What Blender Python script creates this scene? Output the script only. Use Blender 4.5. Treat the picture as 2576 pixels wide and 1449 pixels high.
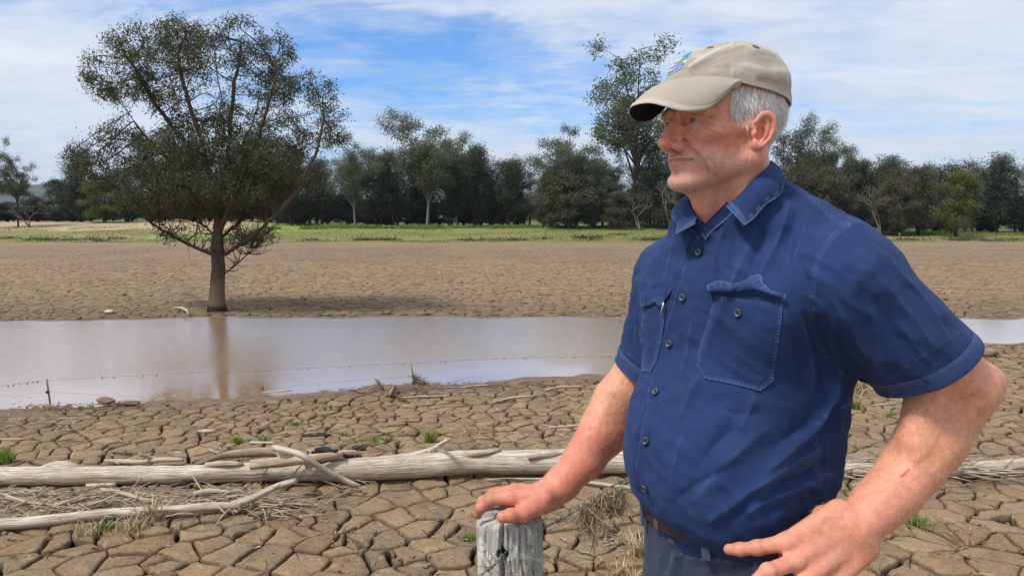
import bpy, math, random
import numpy as np
from mathutils import Vector, Matrix, noise
from mathutils.bvhtree import BVHTree
from mathutils.geometry import delaunay_2d_cdt

rng = np.random.default_rng(7)
random.seed(7)
for _o in list(bpy.data.objects):
    bpy.data.objects.remove(_o)
SC = bpy.context.scene
COL = SC.collection

# ------------------------------------------------------------------ camera
W0, H0, FPX = 2576.0, 1449.0, 1950.0
PITCH = math.atan(184.5 / FPX)
CAMZ = 1.5
cam_data = bpy.data.cameras.new('camera')
cam = bpy.data.objects.new('camera', cam_data)
COL.objects.link(cam)
cam.location = (0, 0, CAMZ)
cam.rotation_euler = (math.pi / 2 - PITCH, 0, 0)
cam_data.sensor_width = 36
cam_data.lens = 36 * FPX / W0
cam_data.clip_start = 0.05
cam_data.clip_end = 20000
SC.camera = cam
CF = np.array([0, math.cos(PITCH), -math.sin(PITCH)])
CU = np.array([0, math.sin(PITCH), math.cos(PITCH)])
CR = np.array([1.0, 0, 0])
C0 = np.array([0, 0, CAMZ])


def P(u, v, y):
    """point at world distance y seen at reference position u, v"""
    d = CF + (u - W0 / 2) / FPX * CR - (v - H0 / 2) / FPX * CU
    return C0 + d * (y / d[1])


def PZ(u, v, z):
    """point on the level plane z seen at u, v"""
    d = CF + (u - W0 / 2) / FPX * CR - (v - H0 / 2) / FPX * CU
    return C0 + d * ((z - CAMZ) / d[2])


def ray(u, v):
    d = CF + (u - W0 / 2) / FPX * CR - (v - H0 / 2) / FPX * CU
    return d / np.linalg.norm(d)


def uv_of(p):
    q = np.asarray(p, float) - C0
    dz = q @ CF
    return W0 / 2 + FPX * (q @ CR) / dz, H0 / 2 - FPX * (q @ CU) / dz


# ------------------------------------------------------------------ sun, sky, exposure
SUN_EL, SUN_AZ = math.radians(56), math.radians(-125)   # azimuth measured from +y towards +x
SUN_DIR = Vector((math.sin(SUN_AZ) * math.cos(SUN_EL), math.cos(SUN_AZ) * math.cos(SUN_EL), math.sin(SUN_EL)))
sd = bpy.data.lights.new('sun', 'SUN')
sd.energy = 3.1
sd.angle = math.radians(11)
sd.color = (1.0, 0.95, 0.88)
sun = bpy.data.objects.new('sun', sd)
COL.objects.link(sun)
sun.rotation_euler = SUN_DIR.to_track_quat('Z', 'Y').to_euler()
SC.view_settings.view_transform = 'Standard'
SC.view_settings.look = 'None'
SC.view_settings.exposure = 0.22
SC.view_settings.gamma = 1.0
SC.view_settings.use_curve_mapping = False
SC.cycles.max_bounces = 6
SC.cycles.transparent_max_bounces = 8
SC.cycles.caustics_reflective = False
SC.cycles.caustics_refractive = False


class NT:
    """tiny node-tree builder"""
    def __init__(self, tree):
        self.t = tree
        tree.nodes.clear()

    def n(self, kind, ins=None, **props):
        nd = self.t.nodes.new(kind)
        for k, v in props.items():
            setattr(nd, k, v)
        if ins:
            for k, v in ins.items():
                sock = nd.inputs[k]
                if isinstance(v, bpy.types.NodeSocket):
                    self.t.links.new(v, sock)
                else:
                    sock.default_value = v
        return nd

    def math(self, op, a, b=None, c=None, clamp=False):
        nd = self.t.nodes.new('ShaderNodeMath')
        nd.operation = op
        nd.use_clamp = clamp
        for i, v in enumerate((a, b, c)):
            if v is None:
                continue
            if isinstance(v, bpy.types.NodeSocket):
                self.t.links.new(v, nd.inputs[i])
            else:
                nd.inputs[i].default_value = v
        return nd.outputs[0]

    def noise(self, vec, scale, detail=3, rough=0.55, dist=0.0, out='Fac'):
        nd = self.n('ShaderNodeTexNoise', {'Scale': scale, 'Detail': detail, 'Roughness': rough, 'Distortion': dist})
        if vec is not None:
            self.t.links.new(vec, nd.inputs['Vector'])
        return nd.outputs[out]

    def ramp(self, fac, stops, interp='LINEAR'):
        nd = self.t.nodes.new('ShaderNodeValToRGB')
        nd.color_ramp.interpolation = interp
        el = nd.color_ramp.elements
        while len(el) > 1:
            el.remove(el[-1])
        first = True
        for pos, colr in stops:
            if not hasattr(colr, '__len__'):
                colr = (colr, colr, colr)
            e = el[0] if first else el.new(pos)
            e.position = pos
            e.color = (*colr[:3], 1)
            first = False
        self.t.links.new(fac, nd.inputs[0])
        return nd.outputs[0]

    def mix(self, fac, a, b, mode='MIX'):
        nd = self.t.nodes.new('ShaderNodeMix')
        nd.data_type = 'RGBA'
        nd.blend_type = mode
        for i, v in ((0, fac), (6, a), (7, b)):
            if isinstance(v, bpy.types.NodeSocket):
                self.t.links.new(v, nd.inputs[i])
            elif i == 0:
                nd.inputs[i].default_value = v
            else:
                nd.inputs[i].default_value = (*v[:3], 1)
        return nd.outputs[2]

    def bump(self, h, strength=0.5, dist=0.01, normal=None):
        nd = self.n('ShaderNodeBump', {'Height': h, 'Strength': strength, 'Distance': dist})
        if normal is not None:
            self.t.links.new(normal, nd.inputs['Normal'])
        return nd.outputs[0]

    def mapping(self, vec, scale=(1, 1, 1), rot=(0, 0, 0), loc=(0, 0, 0)):
        nd = self.n('ShaderNodeMapping', {'Vector': vec, 'Scale': scale, 'Rotation': rot, 'Location': loc})
        return nd.outputs[0]


MATS = {}


def material(name, build):
    """build(nt) returns dict of Principled inputs"""
    m = bpy.data.materials.new(name)
    m.use_nodes = True
    nt = NT(m.node_tree)
    ins = build(nt)
    disp = ins.pop('_disp', None)
    bs = nt.n('ShaderNodeBsdfPrincipled')
    for k, v in ins.items():
        sock = bs.inputs[k]
        if isinstance(v, bpy.types.NodeSocket):
            nt.t.links.new(v, sock)
        else:
            if hasattr(v, '__len__') and len(v) == 3 and sock.type == 'RGBA':
                v = (*v, 1)
            sock.default_value = v
    out = nt.n('ShaderNodeOutputMaterial')
    nt.t.links.new(bs.outputs[0], out.inputs[0])
    MATS[name] = m
    return m


def objco(nt):
    return nt.n('ShaderNodeTexCoord').outputs['Object']


def worldpos(nt):
    return nt.n('ShaderNodeNewGeometry').outputs['Position']


# world: Nishita sky with thin streaked cloud laid on a level cloud plane
world = bpy.data.worlds.new('World')
SC.world = world
world.use_nodes = True
nt = NT(world.node_tree)
sky = nt.n('ShaderNodeTexSky', sky_type='NISHITA', sun_disc=False, sun_elevation=SUN_EL,
           sun_rotation=SUN_AZ, altitude=0, air_density=1.0, dust_density=0.6, ozone_density=2.5)
gen = nt.n('ShaderNodeTexCoord').outputs['Generated']
sep = nt.n('ShaderNodeSeparateXYZ', {0: gen})
zc = nt.math('ADD', nt.math('MAXIMUM', sep.outputs[2], 0.0), 0.16)
px = nt.math('DIVIDE', sep.outputs[0], zc)
py = nt.math('DIVIDE', sep.outputs[1], zc)
pl = nt.n('ShaderNodeCombineXYZ', {0: px, 1: py, 2: 0.0}).outputs[0]
wob = nt.n('ShaderNodeTexNoise', {'Vector': pl, 'Scale': 1.1, 'Detail': 4.0, 'Roughness': 0.6}).outputs['Color']
wob = nt.n('ShaderNodeVectorMath', {0: wob, 1: (0.5, 0.5, 0.5)}, operation='SUBTRACT').outputs[0]
wob = nt.n('ShaderNodeVectorMath', {0: wob, 3: 1.5}, operation='SCALE').outputs[0]
plw = nt.n('ShaderNodeVectorMath', {0: pl, 1: wob}, operation='ADD').outputs[0]
m1 = nt.mapping(plw, scale=(0.75, 0.85, 1), rot=(0, 0, 0.5), loc=(0.2, 0.0, 0))
n1 = nt.noise(m1, 1.1, 7, 0.6, 0.3)
m2 = nt.mapping(pl, scale=(1.0, 1.9, 1), rot=(0, 0, 0.75), loc=(5, 2, 0))
n2 = nt.noise(m2, 2.6, 8, 0.66, 0.6)
n4 = nt.noise(nt.mapping(pl, scale=(1.6, 4.2, 1), rot=(0, 0, 0.6)), 4.5, 5, 0.6, 0.4)
cl = nt.math('ADD', nt.math('ADD', nt.math('MULTIPLY', n1, 0.50), nt.math('MULTIPLY', n2, 0.38)), nt.math('MULTIPLY', n4, 0.12))
for hx_, hy_, rx_, ry_, am_ in ((-0.30, 2.95, 1.0, 0.85, 0.25), (-1.10, 2.0, 0.6, 0.3, 0.20), (-1.1, 4.4, 0.8, 0.6, 0.10), (1.7, 3.4, 0.6, 0.5, 0.07), (0.25, 2.2, 0.5, 0.4, -0.10), (-1.2, 2.9, 0.4, 0.5, -0.06)):
    q_ = nt.n('ShaderNodeVectorMath', {0: plw, 1: (hx_, hy_, 0)}, operation='SUBTRACT').outputs[0]
    q_ = nt.n('ShaderNodeVectorMath', {0: q_, 1: (1 / rx_, 1 / ry_, 0)}, operation='MULTIPLY').outputs[0]
    l_ = nt.n('ShaderNodeVectorMath', {0: q_}, operation='LENGTH').outputs['Value']
    w_ = nt.n('ShaderNodeMapRange', {'Value': l_, 'From Min': 0.0, 'From Max': 1.4, 'To Min': am_, 'To Max': 0.0}, interpolation_type='SMOOTHSTEP').outputs[0]
    cl = nt.math('SUBTRACT', cl, w_)
cov = nt.ramp(cl, [(0.24, 0.0), (0.34, 0.30), (0.42, 0.70), (0.50, 0.92), (0.60, 1.0)])
# cloud thickness gives grey-white variation
n3 = nt.noise(nt.mapping(pl, scale=(0.8, 1.4, 1), rot=(0, 0, 0.6), loc=(9, 1, 0)), 2.0, 6, 0.62, 0.4)
ccol = nt.ramp(n3, [(0.3, (6.3, 7.1, 8.4)), (0.5, (7.4, 8.0, 9.0)), (0.7, (8.5, 8.8, 9.5))])
skyb = nt.mix(1.0, sky.outputs[0], (0.74, 1.19, 1.72), 'MULTIPLY')
mixc = nt.mix(cov, skyb, ccol)
bg = nt.n('ShaderNodeBackground', {'Color': mixc, 'Strength': 0.088})
wo = nt.n('ShaderNodeOutputWorld')
nt.t.links.new(bg.outputs[0], wo.inputs[0])


import time as _time
_T0 = _time.time()


def lap(s):
    print('LAP', s, round(_time.time() - _T0, 1))


# ------------------------------------------------------------------ objects
def tag(o, label=None, cat=None, group=None, kind=None):
    if label:
        o['label'] = label
    if cat:
        o['category'] = cat
    if group:
        o['group'] = group
    if kind:
        o['kind'] = kind
    return o


def empty(name, loc=(0, 0, 0), rz=0.0, label=None, cat=None, group=None):
    o = bpy.data.objects.new(name, None)
    COL.objects.link(o)
    o.location = loc
    o.rotation_euler = (0, 0, rz)
    o.empty_display_size = 0.1
    return tag(o, label, cat, group)


def mesh_np(name, verts, faces, smooth=True):
    """faces: list of int arrays (n,3)/(n,4), or one array"""
    verts = np.asarray(verts, np.float32)
    if isinstance(faces, np.ndarray):
        faces = [faces]
    faces = [np.asarray(f, np.int32) for f in faces if len(f)]
    me = bpy.data.meshes.new(name)
    nl = sum(f.size for f in faces)
    nf = sum(len(f) for f in faces)
    me.vertices.add(len(verts))
    me.vertices.foreach_set('co', verts.ravel())
    me.loops.add(nl)
    me.loops.foreach_set('vertex_index', np.concatenate([f.ravel() for f in faces]))
    me.polygons.add(nf)
    tot = np.concatenate([np.full(len(f), f.shape[1], np.int32) for f in faces])
    st = np.concatenate([[0], np.cumsum(tot)[:-1]]).astype(np.int32)
    me.polygons.foreach_set('loop_start', st)
    me.polygons.foreach_set('use_smooth', np.full(nf, smooth, bool))
    me.update(calc_edges=True)
    return me


def obj(name, me, mat=None, parent=None, loc=None):
    o = bpy.data.objects.new(name, me)
    COL.objects.link(o)
    if mat is not None and not me.materials:
        for m in (mat if isinstance(mat, (list, tuple)) else [mat]):
            me.materials.append(m)
    if parent is not None:
        o.parent = parent
        pl_ = Matrix.Identity(4)
        if loc is None:
            # geometry is given in world space: cancel the parent chain
            par = parent
            mw = Matrix.Identity(4)
            while par is not None:
                mw = Matrix.LocRotScale(par.location, par.rotation_euler, par.scale) @ mw
                par = par.parent
            o.matrix_local = mw.inverted()
    if loc is not None:
        o.location = loc
    return o


class MB:
    """collects pieces into one mesh"""
    def __init__(self):
        self.v, self.f3, self.f4, self.n = [], [], [], 0
        self.mi3, self.mi4 = [], []

    def add(self, v, f, mi=0):
        v = np.asarray(v, float)
        f = np.asarray(f, int)
        self.v.append(v)
        if f.shape[1] == 3:
            self.f3.append(f + self.n)
            self.mi3.append(np.full(len(f), mi))
        else:
            self.f4.append(f + self.n)
            self.mi4.append(np.full(len(f), mi))
        self.n += len(v)

    def mesh(self, name, smooth=True):
        fs, mi = [], []
        if self.f3:
            fs.append(np.concatenate(self.f3))
            mi += self.mi3
        if self.f4:
            fs.append(np.concatenate(self.f4))
            mi += self.mi4
        me = mesh_np(name, np.concatenate(self.v), fs, smooth)
        mi = np.concatenate(mi).astype(np.int32)
        if mi.any():
            me.polygons.foreach_set('material_index', mi)
        return me


def box_vf(c, s, R=None):
    c = np.asarray(c, float)
    s = np.asarray(s, float) / 2
    k = np.array([[x, y, z] for x in (-1, 1) for y in (-1, 1) for z in (-1, 1)], float) * s
    if R is not None:
        k = k @ np.asarray(R).T
    f = np.array([[0, 1, 3, 2], [4, 6, 7, 5], [0, 4, 5, 1], [2, 3, 7, 6], [0, 2, 6, 4], [1, 5, 7, 3]])
    return k + c, f


def frames(pts):
    pts = np.asarray(pts, float)
    t = np.gradient(pts, axis=0)
    t /= np.linalg.norm(t, axis=1)[:, None] + 1e-12
    up = np.array([0, 0, 1.0]) if abs(t[0][2]) < 0.9 else np.array([1.0, 0, 0])
    n = np.cross(t[0], up)
    n /= np.linalg.norm(n)
    N = [n]
    for i in range(1, len(pts)):
        n = N[-1] - t[i] * (N[-1] @ t[i])
        n /= np.linalg.norm(n) + 1e-12
        N.append(n)
    N = np.array(N)
    return t, N, np.cross(t, N)


def tube_vf(pts, rad, sides=8, rough=0.0, seed=0, caps=True, flat=1.0, twist=0.0, rfreq=3.0):
    pts = np.asarray(pts, float)
    n = len(pts)
    rad = np.broadcast_to(np.asarray(rad, float), (n,)).copy()
    t, N, B = frames(pts)
    a = np.linspace(0, 2 * np.pi, sides, endpoint=False)
    r = rad[:, None] * np.ones(sides)[None]
    if rough:
        g = np.random.default_rng(seed)
        k = g.normal(0, 1, (n, sides))
        r2 = g.normal(0, 1, (1, sides))
        r = r * (1 + rough * (0.45 * k + 0.8 * r2))
    aa = a[None] + twist * np.linspace(0, 1, n)[:, None]
    v = pts[:, None] + (np.cos(aa) * r)[..., None] * N[:, None] + (np.sin(aa) * r * flat)[..., None] * B[:, None]
    v = v.reshape(-1, 3)
    i = np.arange(n - 1)[:, None] * sides
    j = np.arange(sides)[None]
    j2 = (j + 1) % sides
    f = np.stack([i + j, i + j2, i + sides + j2, i + sides + j], -1).reshape(-1, 4)
    if caps:
        v = np.vstack([v, pts[0], pts[-1]])
        c0, c1 = n * sides, n * sides + 1
        jj = np.arange(sides)
        j2 = (jj + 1) % sides
        f3a = np.stack([j2, jj, np.full(sides, c0), np.full(sides, c0)], -1)
        f3b = np.stack([(n - 1) * sides + jj, (n - 1) * sides + j2, np.full(sides, c1), np.full(sides, c1)], -1)
        return v, f, np.vstack([f3a[:, :3], f3b[:, :3]])
    return v, f, np.zeros((0, 3), int)


def add_tube(mb, pts, rad, sides=8, **k):
    mi = k.pop('mi', 0)
    v, f, f3 = tube_vf(pts, rad, sides, **k)
    n0 = mb.n
    mb.add(v, f, mi)
    if len(f3):
        mb.f3.append(f3 + n0)
        mb.mi3.append(np.full(len(f3), mi))


def smooth_path(ctrl, n):
    """Catmull-Rom through control rows (any width)"""
    c = np.asarray(ctrl, float)
    if len(c) == 2:
        s = np.linspace(0, 1, n)[:, None]
        return c[0] * (1 - s) + c[1] * s
    c = np.vstack([2 * c[0] - c[1], c, 2 * c[-1] - c[-2]])
    m = len(c) - 3
    out = []
    for s in np.linspace(0, m - 1e-9, n):
        i = int(s)
        t = s - i
        p0, p1, p2, p3 = c[i], c[i + 1], c[i + 2], c[i + 3]
        out.append(0.5 * ((2 * p1) + (-p0 + p2) * t + (2 * p0 - 5 * p1 + 4 * p2 - p3) * t * t + (-p0 + 3 * p1 - 3 * p2 + p3) * t ** 3))
    return np.array(out)


def vnoise(p, scale=1.0, seed=0, octaves=3):
    """vectorised value noise in 3D, range about -1..1"""
    p = np.asarray(p, float)
    out = np.zeros(len(p))
    amp, tot = 1.0, 0.0
    for o in range(octaves):
        q = p * scale * (2.03 ** o) + 17.3 * (seed + 1) + 5.1 * o
        i = np.floor(q).astype(np.int64)
        f = q - i
        f = f * f * (3 - 2 * f)
        acc = 0
        for dx in (0, 1):
            for dy in (0, 1):
                for dz in (0, 1):
                    h = (i[:, 0] + dx) * 374761393 + (i[:, 1] + dy) * 668265263 + (i[:, 2] + dz) * 2147483647 + seed * 97
                    h = (h ^ (h >> 13)) * 1274126177
                    h = (h ^ (h >> 16)) & 0xffff
                    w = (f[:, 0] if dx else 1 - f[:, 0]) * (f[:, 1] if dy else 1 - f[:, 1]) * (f[:, 2] if dz else 1 - f[:, 2])
                    acc = acc + w * (h / 32767.5 - 1)
        out += amp * acc
        tot += amp
        amp *= 0.5
    return out / tot


def set_color(me, cols, name='tint'):
    """per-vertex colour attribute"""
    ca = me.color_attributes.new(name, 'FLOAT_COLOR', 'POINT')
    c = np.ones((len(me.vertices), 4), np.float32)
    c[:, :cols.shape[1]] = cols
    ca.data.foreach_set('color', c.ravel())


def tint_node(nt, name='tint'):
    return nt.n('ShaderNodeVertexColor', layer_name=name).outputs[0]
# ================================================================== land
BED = -1.70
WATER = -1.722
_near = [(-900, 1075), (-400, 1052), (0, 1031), (200, 1022), (400, 1009), (550, 998), (700, 990), (850, 981), (950, 973), (1050, 966), (1150, 961), (1300, 952), (1550, 943), (1800, 925), (2100, 895), (2300, 874), (2430, 863), (2576, 860), (3000, 852), (3600, 846)]
_far = [(-900, 815), (-300, 812), (0, 811), (300, 804), (560, 799), (800, 801), (1100, 797), (1300, 800), (1600, 799), (2000, 802), (2430, 803), (2576, 801), (3600, 802)]
_nw = np.array([PZ(u, v, WATER) for u, v in _near])
_fw = np.array([PZ(u, v, WATER) for u, v in _far])


def shore_n(x):
    return np.interp(x, _nw[:, 0], _nw[:, 1]) + 0.09 * np.sin(x * 1.7) + 0.05 * np.sin(x * 4.3 + 1) + 0.03 * np.sin(x * 9.1)


def shore_f(x):
    return np.interp(x, _fw[:, 0], _fw[:, 1]) + 0.12 * np.sin(x * 1.1) + 0.07 * np.sin(x * 3.1 + 2)


def sstep(a, b, x):
    t = np.clip((x - a) / (b - a), 0, 1)
    return t * t * (3 - 2 * t)


def pond_d(x, y):
    """positive outside the pond, metres to its shore measured along y"""
    return np.maximum(shore_n(x) - y, y - shore_f(x)) * -1.0 * -1.0


def bed_z(x, y):
    x = np.asarray(x, float)
    y = np.asarray(y, float)
    z = np.full(np.broadcast(x, y).shape, BED)
    inside = np.minimum(y - shore_n(x), shore_f(x) - y)            # >0 in the pond
    z = z - 0.022 * sstep(-0.7, 0.0, inside) - 0.35 * sstep(0.0, 2.0, inside)
    # far bank
    right = sstep(18, 45, x)
    top = -0.42 * (1 - right) + -1.45 * right
    z = z + (top - BED) * sstep(94, 113, y + 3 * np.sin(x * 0.06) + 1.5 * np.sin(x * 0.21))
    z = z + 0.05 * np.sin(x * 0.31 + 1) * np.sin(y * 0.23) * sstep(60, 90, y) * (1 - sstep(300, 600, y))
    z = z + 0.75 * sstep(0, 1, (-x - 30) / 14) * sstep(108, 122, y) * (1 - right)
    # bank under the man and the camera
    z = z + (0 - BED) * (1 - sstep(2.4, 5.4, y - 0.35 * np.abs(x) * 0))
    return z


def crack_mask(x, y):
    inside = np.minimum(y - shore_n(x), shore_f(x) - y)
    m = sstep(0.35, 0.6, -inside) * sstep(5.2, 5.6, y) * (1 - sstep(49, 51.5, y))
    lim = np.where(y < shore_n(x), 0.76 * y + 0.6, 0.70 * y + 0.4)
    m = m * (1 - sstep(lim, lim + 0.9, np.abs(x)))
    return m


# rows: fine near the shores
ys = [-30, -15, -8, -4, -2, 0, 1, 2.0, 2.4]
y_ = 2.4
while y_ < 420:
    y_ += max(0.07, 0.0065 * y_) if y_ < 30 else 0.011 * y_
    ys.append(y_)
ys += [480, 560, 680, 850, 1100, 1500, 2200, 3200]
ys = np.array(ys)
sx = np.linspace(-1, 1, 420)
YY = np.repeat(ys[:, None], len(sx), 1)
XX = sx[None] * (np.abs(YY) * 1.15 + 9)
ZZ = bed_z(XX, YY)
cm = crack_mask(XX, YY)
ZZ = ZZ - 0.13 * cm
gp = np.stack([XX.ravel(), YY.ravel(), ZZ.ravel()], 1)
rel = 0.012 * vnoise(gp * np.array([1, 1, 0]), 1.3, 2, 3) * (1 - cm.ravel()) * (gp[:, 1] > 5)
gp[:, 2] += np.where(np.abs(gp[:, 1]) < 60, rel, 0)
nx = len(sx)
i = np.arange(len(ys) - 1)[:, None] * nx
j = np.arange(nx - 1)[None]
gf = np.stack([i + j, i + j + 1, i + nx + j + 1, i + nx + j], -1).reshape(-1, 4)
gme = mesh_np('ground', gp, gf)

# ground colour: mud, wet margin, thin grass, sandy bank, far paddock
X_, Y_ = gp[:, 0], gp[:, 1]
MUD = np.array([0.258, 0.178, 0.103])
n1 = vnoise(gp * np.array([1, 1, 0]), 0.11, 3, 4)
n2 = vnoise(gp * np.array([0.25, 1, 0]), 0.5, 5, 3)
n3 = vnoise(gp * np.array([1, 0.4, 0]), 0.9, 8, 3)
gc = np.tile(MUD, (len(gp), 1)) * (1 + 0.10 * n1[:, None])


def gblend(w, colr):
    global gc
    w = np.clip(w, 0, 1)[:, None]
    gc = gc * (1 - w) + np.array(colr) * w


inside = np.minimum(Y_ - shore_n(X_), shore_f(X_) - Y_)
wet = sstep(-1.3, -0.15, inside) * np.where(Y_ > 18, 1, 1.0)
gblend(wet * 0.75, (0.140, 0.095, 0.070))
gblend(cm.ravel() * 0.9, (0.060, 0.038, 0.022))
gblend(sstep(60, 88, Y_ + 6 * n1) * 0.35, (0.255, 0.19, 0.115))
yy = Y_ + 5 * n1 + 2.5 * n2
left = 1 - sstep(15, 40, X_)
gblend(sstep(84, 96, yy) * (0.75 + 0.5 * n3) * (1 - 0.35 * sstep(20, 40, X_)), (0.175, 0.195, 0.055))
gblend(np.exp(-((Y_ - 93 - 2 * n2) / 3.5) ** 2) * 0.5 * (n3 > -0.1), (0.16, 0.12, 0.07))
gblend(sstep(106, 112, yy) * left * (0.8 + 0.3 * n3), (0.19, 0.27, 0.045))
gblend(sstep(0, 1, (-X_ - 34) / 10) * sstep(105.5, 107.5, Y_ + 1.5 * n2) * (1 - sstep(135, 140, Y_)) * np.clip(0.95 - 0.9 * np.clip(n3 - 0.15, 0, 1) * 2, 0, 1), (0.44, 0.315, 0.215))
gblend(np.exp(-((Y_ - 99 - 1.5 * n2) / 1.8) ** 2) * sstep(0, 1, (-X_ - 30) / 10) * np.clip(0.4 + n3, 0, 1), (0.38, 0.30, 0.17))
gblend(sstep(92, 100, yy) * sstep(22, 40, X_) * (0.6 + 0.5 * n2), (0.30, 0.225, 0.13))
gblend(sstep(112, 116, yy) * sstep(40, 52, X_), (0.10, 0.17, 0.02))
gblend(sstep(128, 150, Y_) * 0.9, (0.09, 0.105, 0.04))
gblend(sstep(300, 900, Y_) * 0.8, (0.08, 0.10, 0.06))
gblend((1 - sstep(3.4, 5.2, Y_)) * 0.5 * (0.6 + n3), (0.12, 0.13, 0.05))
set_color(gme, gc)


def _ground(nt):
    pos = worldpos(nt)
    t = tint_node(nt)
    flat = nt.mapping(pos, scale=(1, 1, 0.2))
    sep = nt.n('ShaderNodeSeparateXYZ', {0: pos})
    far = nt.n('ShaderNodeMapRange', {'Value': sep.outputs[1], 'From Min': 46.0, 'From Max': 51.0})
    ed = nt.n('ShaderNodeTexVoronoi', {'Vector': nt.n('ShaderNodeVectorMath', {0: flat, 1: nt.n('ShaderNodeTexNoise', {'Vector': flat, 'Scale': 1.2}).outputs['Color']}, operation='ADD').outputs[0], 'Scale': 2.3}, feature='DISTANCE_TO_EDGE').outputs['Distance']
    crack = nt.ramp(ed, [(0.0, 0.0), (0.05, 0.15), (0.11, 1.0)])
    patch = nt.ramp(nt.noise(flat, 0.16, 3, 0.6), [(0.35, 0.35), (0.6, 1.0)])
    # cracks only where the bed is bare mud: between 58 and about 85 m
    band = nt.n('ShaderNodeMapRange', {'Value': sep.outputs[1], 'From Min': 70.0, 'From Max': 92.0, 'To Min': 1.0, 'To Max': 0.0})
    k = nt.math('MULTIPLY', nt.math('MULTIPLY', far.outputs[0], band.outputs[0]), patch)
    cr = nt.mix(nt.math('MULTIPLY', nt.math('SUBTRACT', 1.0, crack), k), t, (0.07, 0.045, 0.03))
    m = nt.ramp(nt.noise(flat, 2.3, 5, 0.65), [(0.25, 0.74), (0.75, 1.22)])
    fine = nt.ramp(nt.noise(flat, 30, 4, 0.65), [(0.25, 0.8), (0.75, 1.16)])
    c = nt.mix(1.0, nt.mix(1.0, cr, m, 'MULTIPLY'), fine, 'MULTIPLY')
    h = nt.math('ADD', nt.math('MULTIPLY', nt.noise(flat, 5, 5, 0.6), 0.6), nt.math('MULTIPLY', nt.noise(flat, 40, 4, 0.6), 0.4))
    return {'Base Color': c, 'Roughness': 0.82, 'Specular IOR Level': 0.25, 'Normal': nt.bump(h, 0.7, 0.03)}


ground_mat = material('dried_lake_bed', _ground)
ground = obj('ground', gme, ground_mat)
tag(ground, kind='structure')

# ------------------------------------------------------------------ water
wx = np.linspace(-38, 44, 260)
rows_ = []
for t in np.linspace(0, 1, 24):
    yv = (shore_n(wx) - 0.4) * (1 - t) + (shore_f(wx) + 0.4) * t
    rows_.append(np.stack([wx, yv, np.full_like(wx, WATER)], 1))
wv = np.concatenate(rows_)
n = len(wx)
i = np.arange(23)[:, None] * n
j = np.arange(n - 1)[None]
wf = np.stack([i + j, i + j + 1, i + n + j + 1, i + n + j], -1).reshape(-1, 4)


def _water(nt):
    pos = worldpos(nt)
    w1 = nt.noise(nt.mapping(pos, scale=(1.0, 2.2, 1), rot=(0, 0, 0.5)), 5.0, 3, 0.6, 0.6)
    w2 = nt.noise(nt.mapping(pos, scale=(1.2, 2.6, 1), rot=(0, 0, -0.3)), 14.0, 3, 0.6, 0.4)
    sep = nt.n('ShaderNodeSeparateXYZ', {0: pos})
    # ruffled further out, nearly still along the near shore
    sh = nt.math('SUBTRACT', sep.outputs[1], nt.math('MULTIPLY', sep.outputs[0], 0.17))
    calm = nt.n('ShaderNodeMapRange', {'Value': nt.math('ADD', sh, nt.math('MULTIPLY', nt.noise(pos, 0.35, 3, 0.6), 4.0)), 'From Min': 16.6, 'From Max': 19.5, 'To Min': 0.10, 'To Max': 1.0}).outputs[0]
    rightcalm = nt.n('ShaderNodeMapRange', {'Value': sep.outputs[0], 'From Min': 3.0, 'From Max': 9.0, 'To Min': 1.0, 'To Max': 0.25}).outputs[0]
    h = nt.math('MULTIPLY', nt.math('ADD', w1, nt.math('MULTIPLY', w2, 0.9)), nt.math('MULTIPLY', calm, rightcalm))
    mud = nt.mix(nt.noise(pos, 0.4, 3, 0.6), (0.36, 0.235, 0.14), (0.42, 0.29, 0.185))
    return {'Base Color': mud, 'Roughness': 0.04, 'Specular IOR Level': 1.0, 'IOR': 1.8, 'Coat Weight': 1.0, 'Coat IOR': 1.6, 'Coat Roughness': 0.03, 'Coat Tint': (1.0, 0.965, 0.90), 'Specular Tint': (1.0, 0.97, 0.91), 'Normal': nt.bump(h, 0.35, 0.014), 'Coat Normal': nt.bump(h, 0.35, 0.014)}


water = obj('water', mesh_np('water', wv, wf), material('muddy_water', _water))
tag(water, kind='structure')

# ------------------------------------------------------------------ distant range
hx = np.linspace(-2600, 1900, 300)
hr = 60 + 44 * vnoise(np.stack([hx, 0 * hx, 0 * hx], 1), 0.0016, 4, 3) + 9 * vnoise(np.stack([hx, 0 * hx, 0 * hx], 1), 0.02, 5, 3)
hr = np.maximum(hr + 62 * np.exp(-((hx + 1650) / 500) ** 2), 18)
rows_ = []
for t, k in ((0, 0.0), (0.25, 0.35), (0.5, 0.68), (0.75, 0.9), (1.0, 1.0), (1.5, 0.9)):
    zz = -2 + hr * k + 5 * vnoise(np.stack([hx, 0 * hx + t * 400, 0 * hx], 1), 0.012, 6, 3)
    rows_.append(np.stack([hx, 2350 + 480 * t + 0 * hx, zz], 1))
hv = np.concatenate(rows_)
n = len(hx)
i = np.arange(5)[:, None] * n
j = np.arange(n - 1)[None]
hf = np.stack([i + j, i + j + 1, i + n + j + 1, i + n + j], -1).reshape(-1, 4)
hills = obj('hills', mesh_np('hills', hv, hf), material('forested_range', lambda nt: {
    'Base Color': nt.ramp(nt.noise(worldpos(nt), 0.02, 5, 0.7), [(0.3, (0.035, 0.052, 0.034)), (0.7, (0.085, 0.10, 0.065))]), 'Roughness': 0.9, 'Specular IOR Level': 0.1,
    'Normal': nt.bump(nt.noise(worldpos(nt), 0.04, 5, 0.7), 1.0, 14.0)}))
tag(hills, kind='structure')

# ------------------------------------------------------------------ cracked mud plates
def hash2(a, b):
    k = np.sin(a * 127.1 + b * 311.7) * 43758.5453
    return k - np.floor(k)


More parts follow.
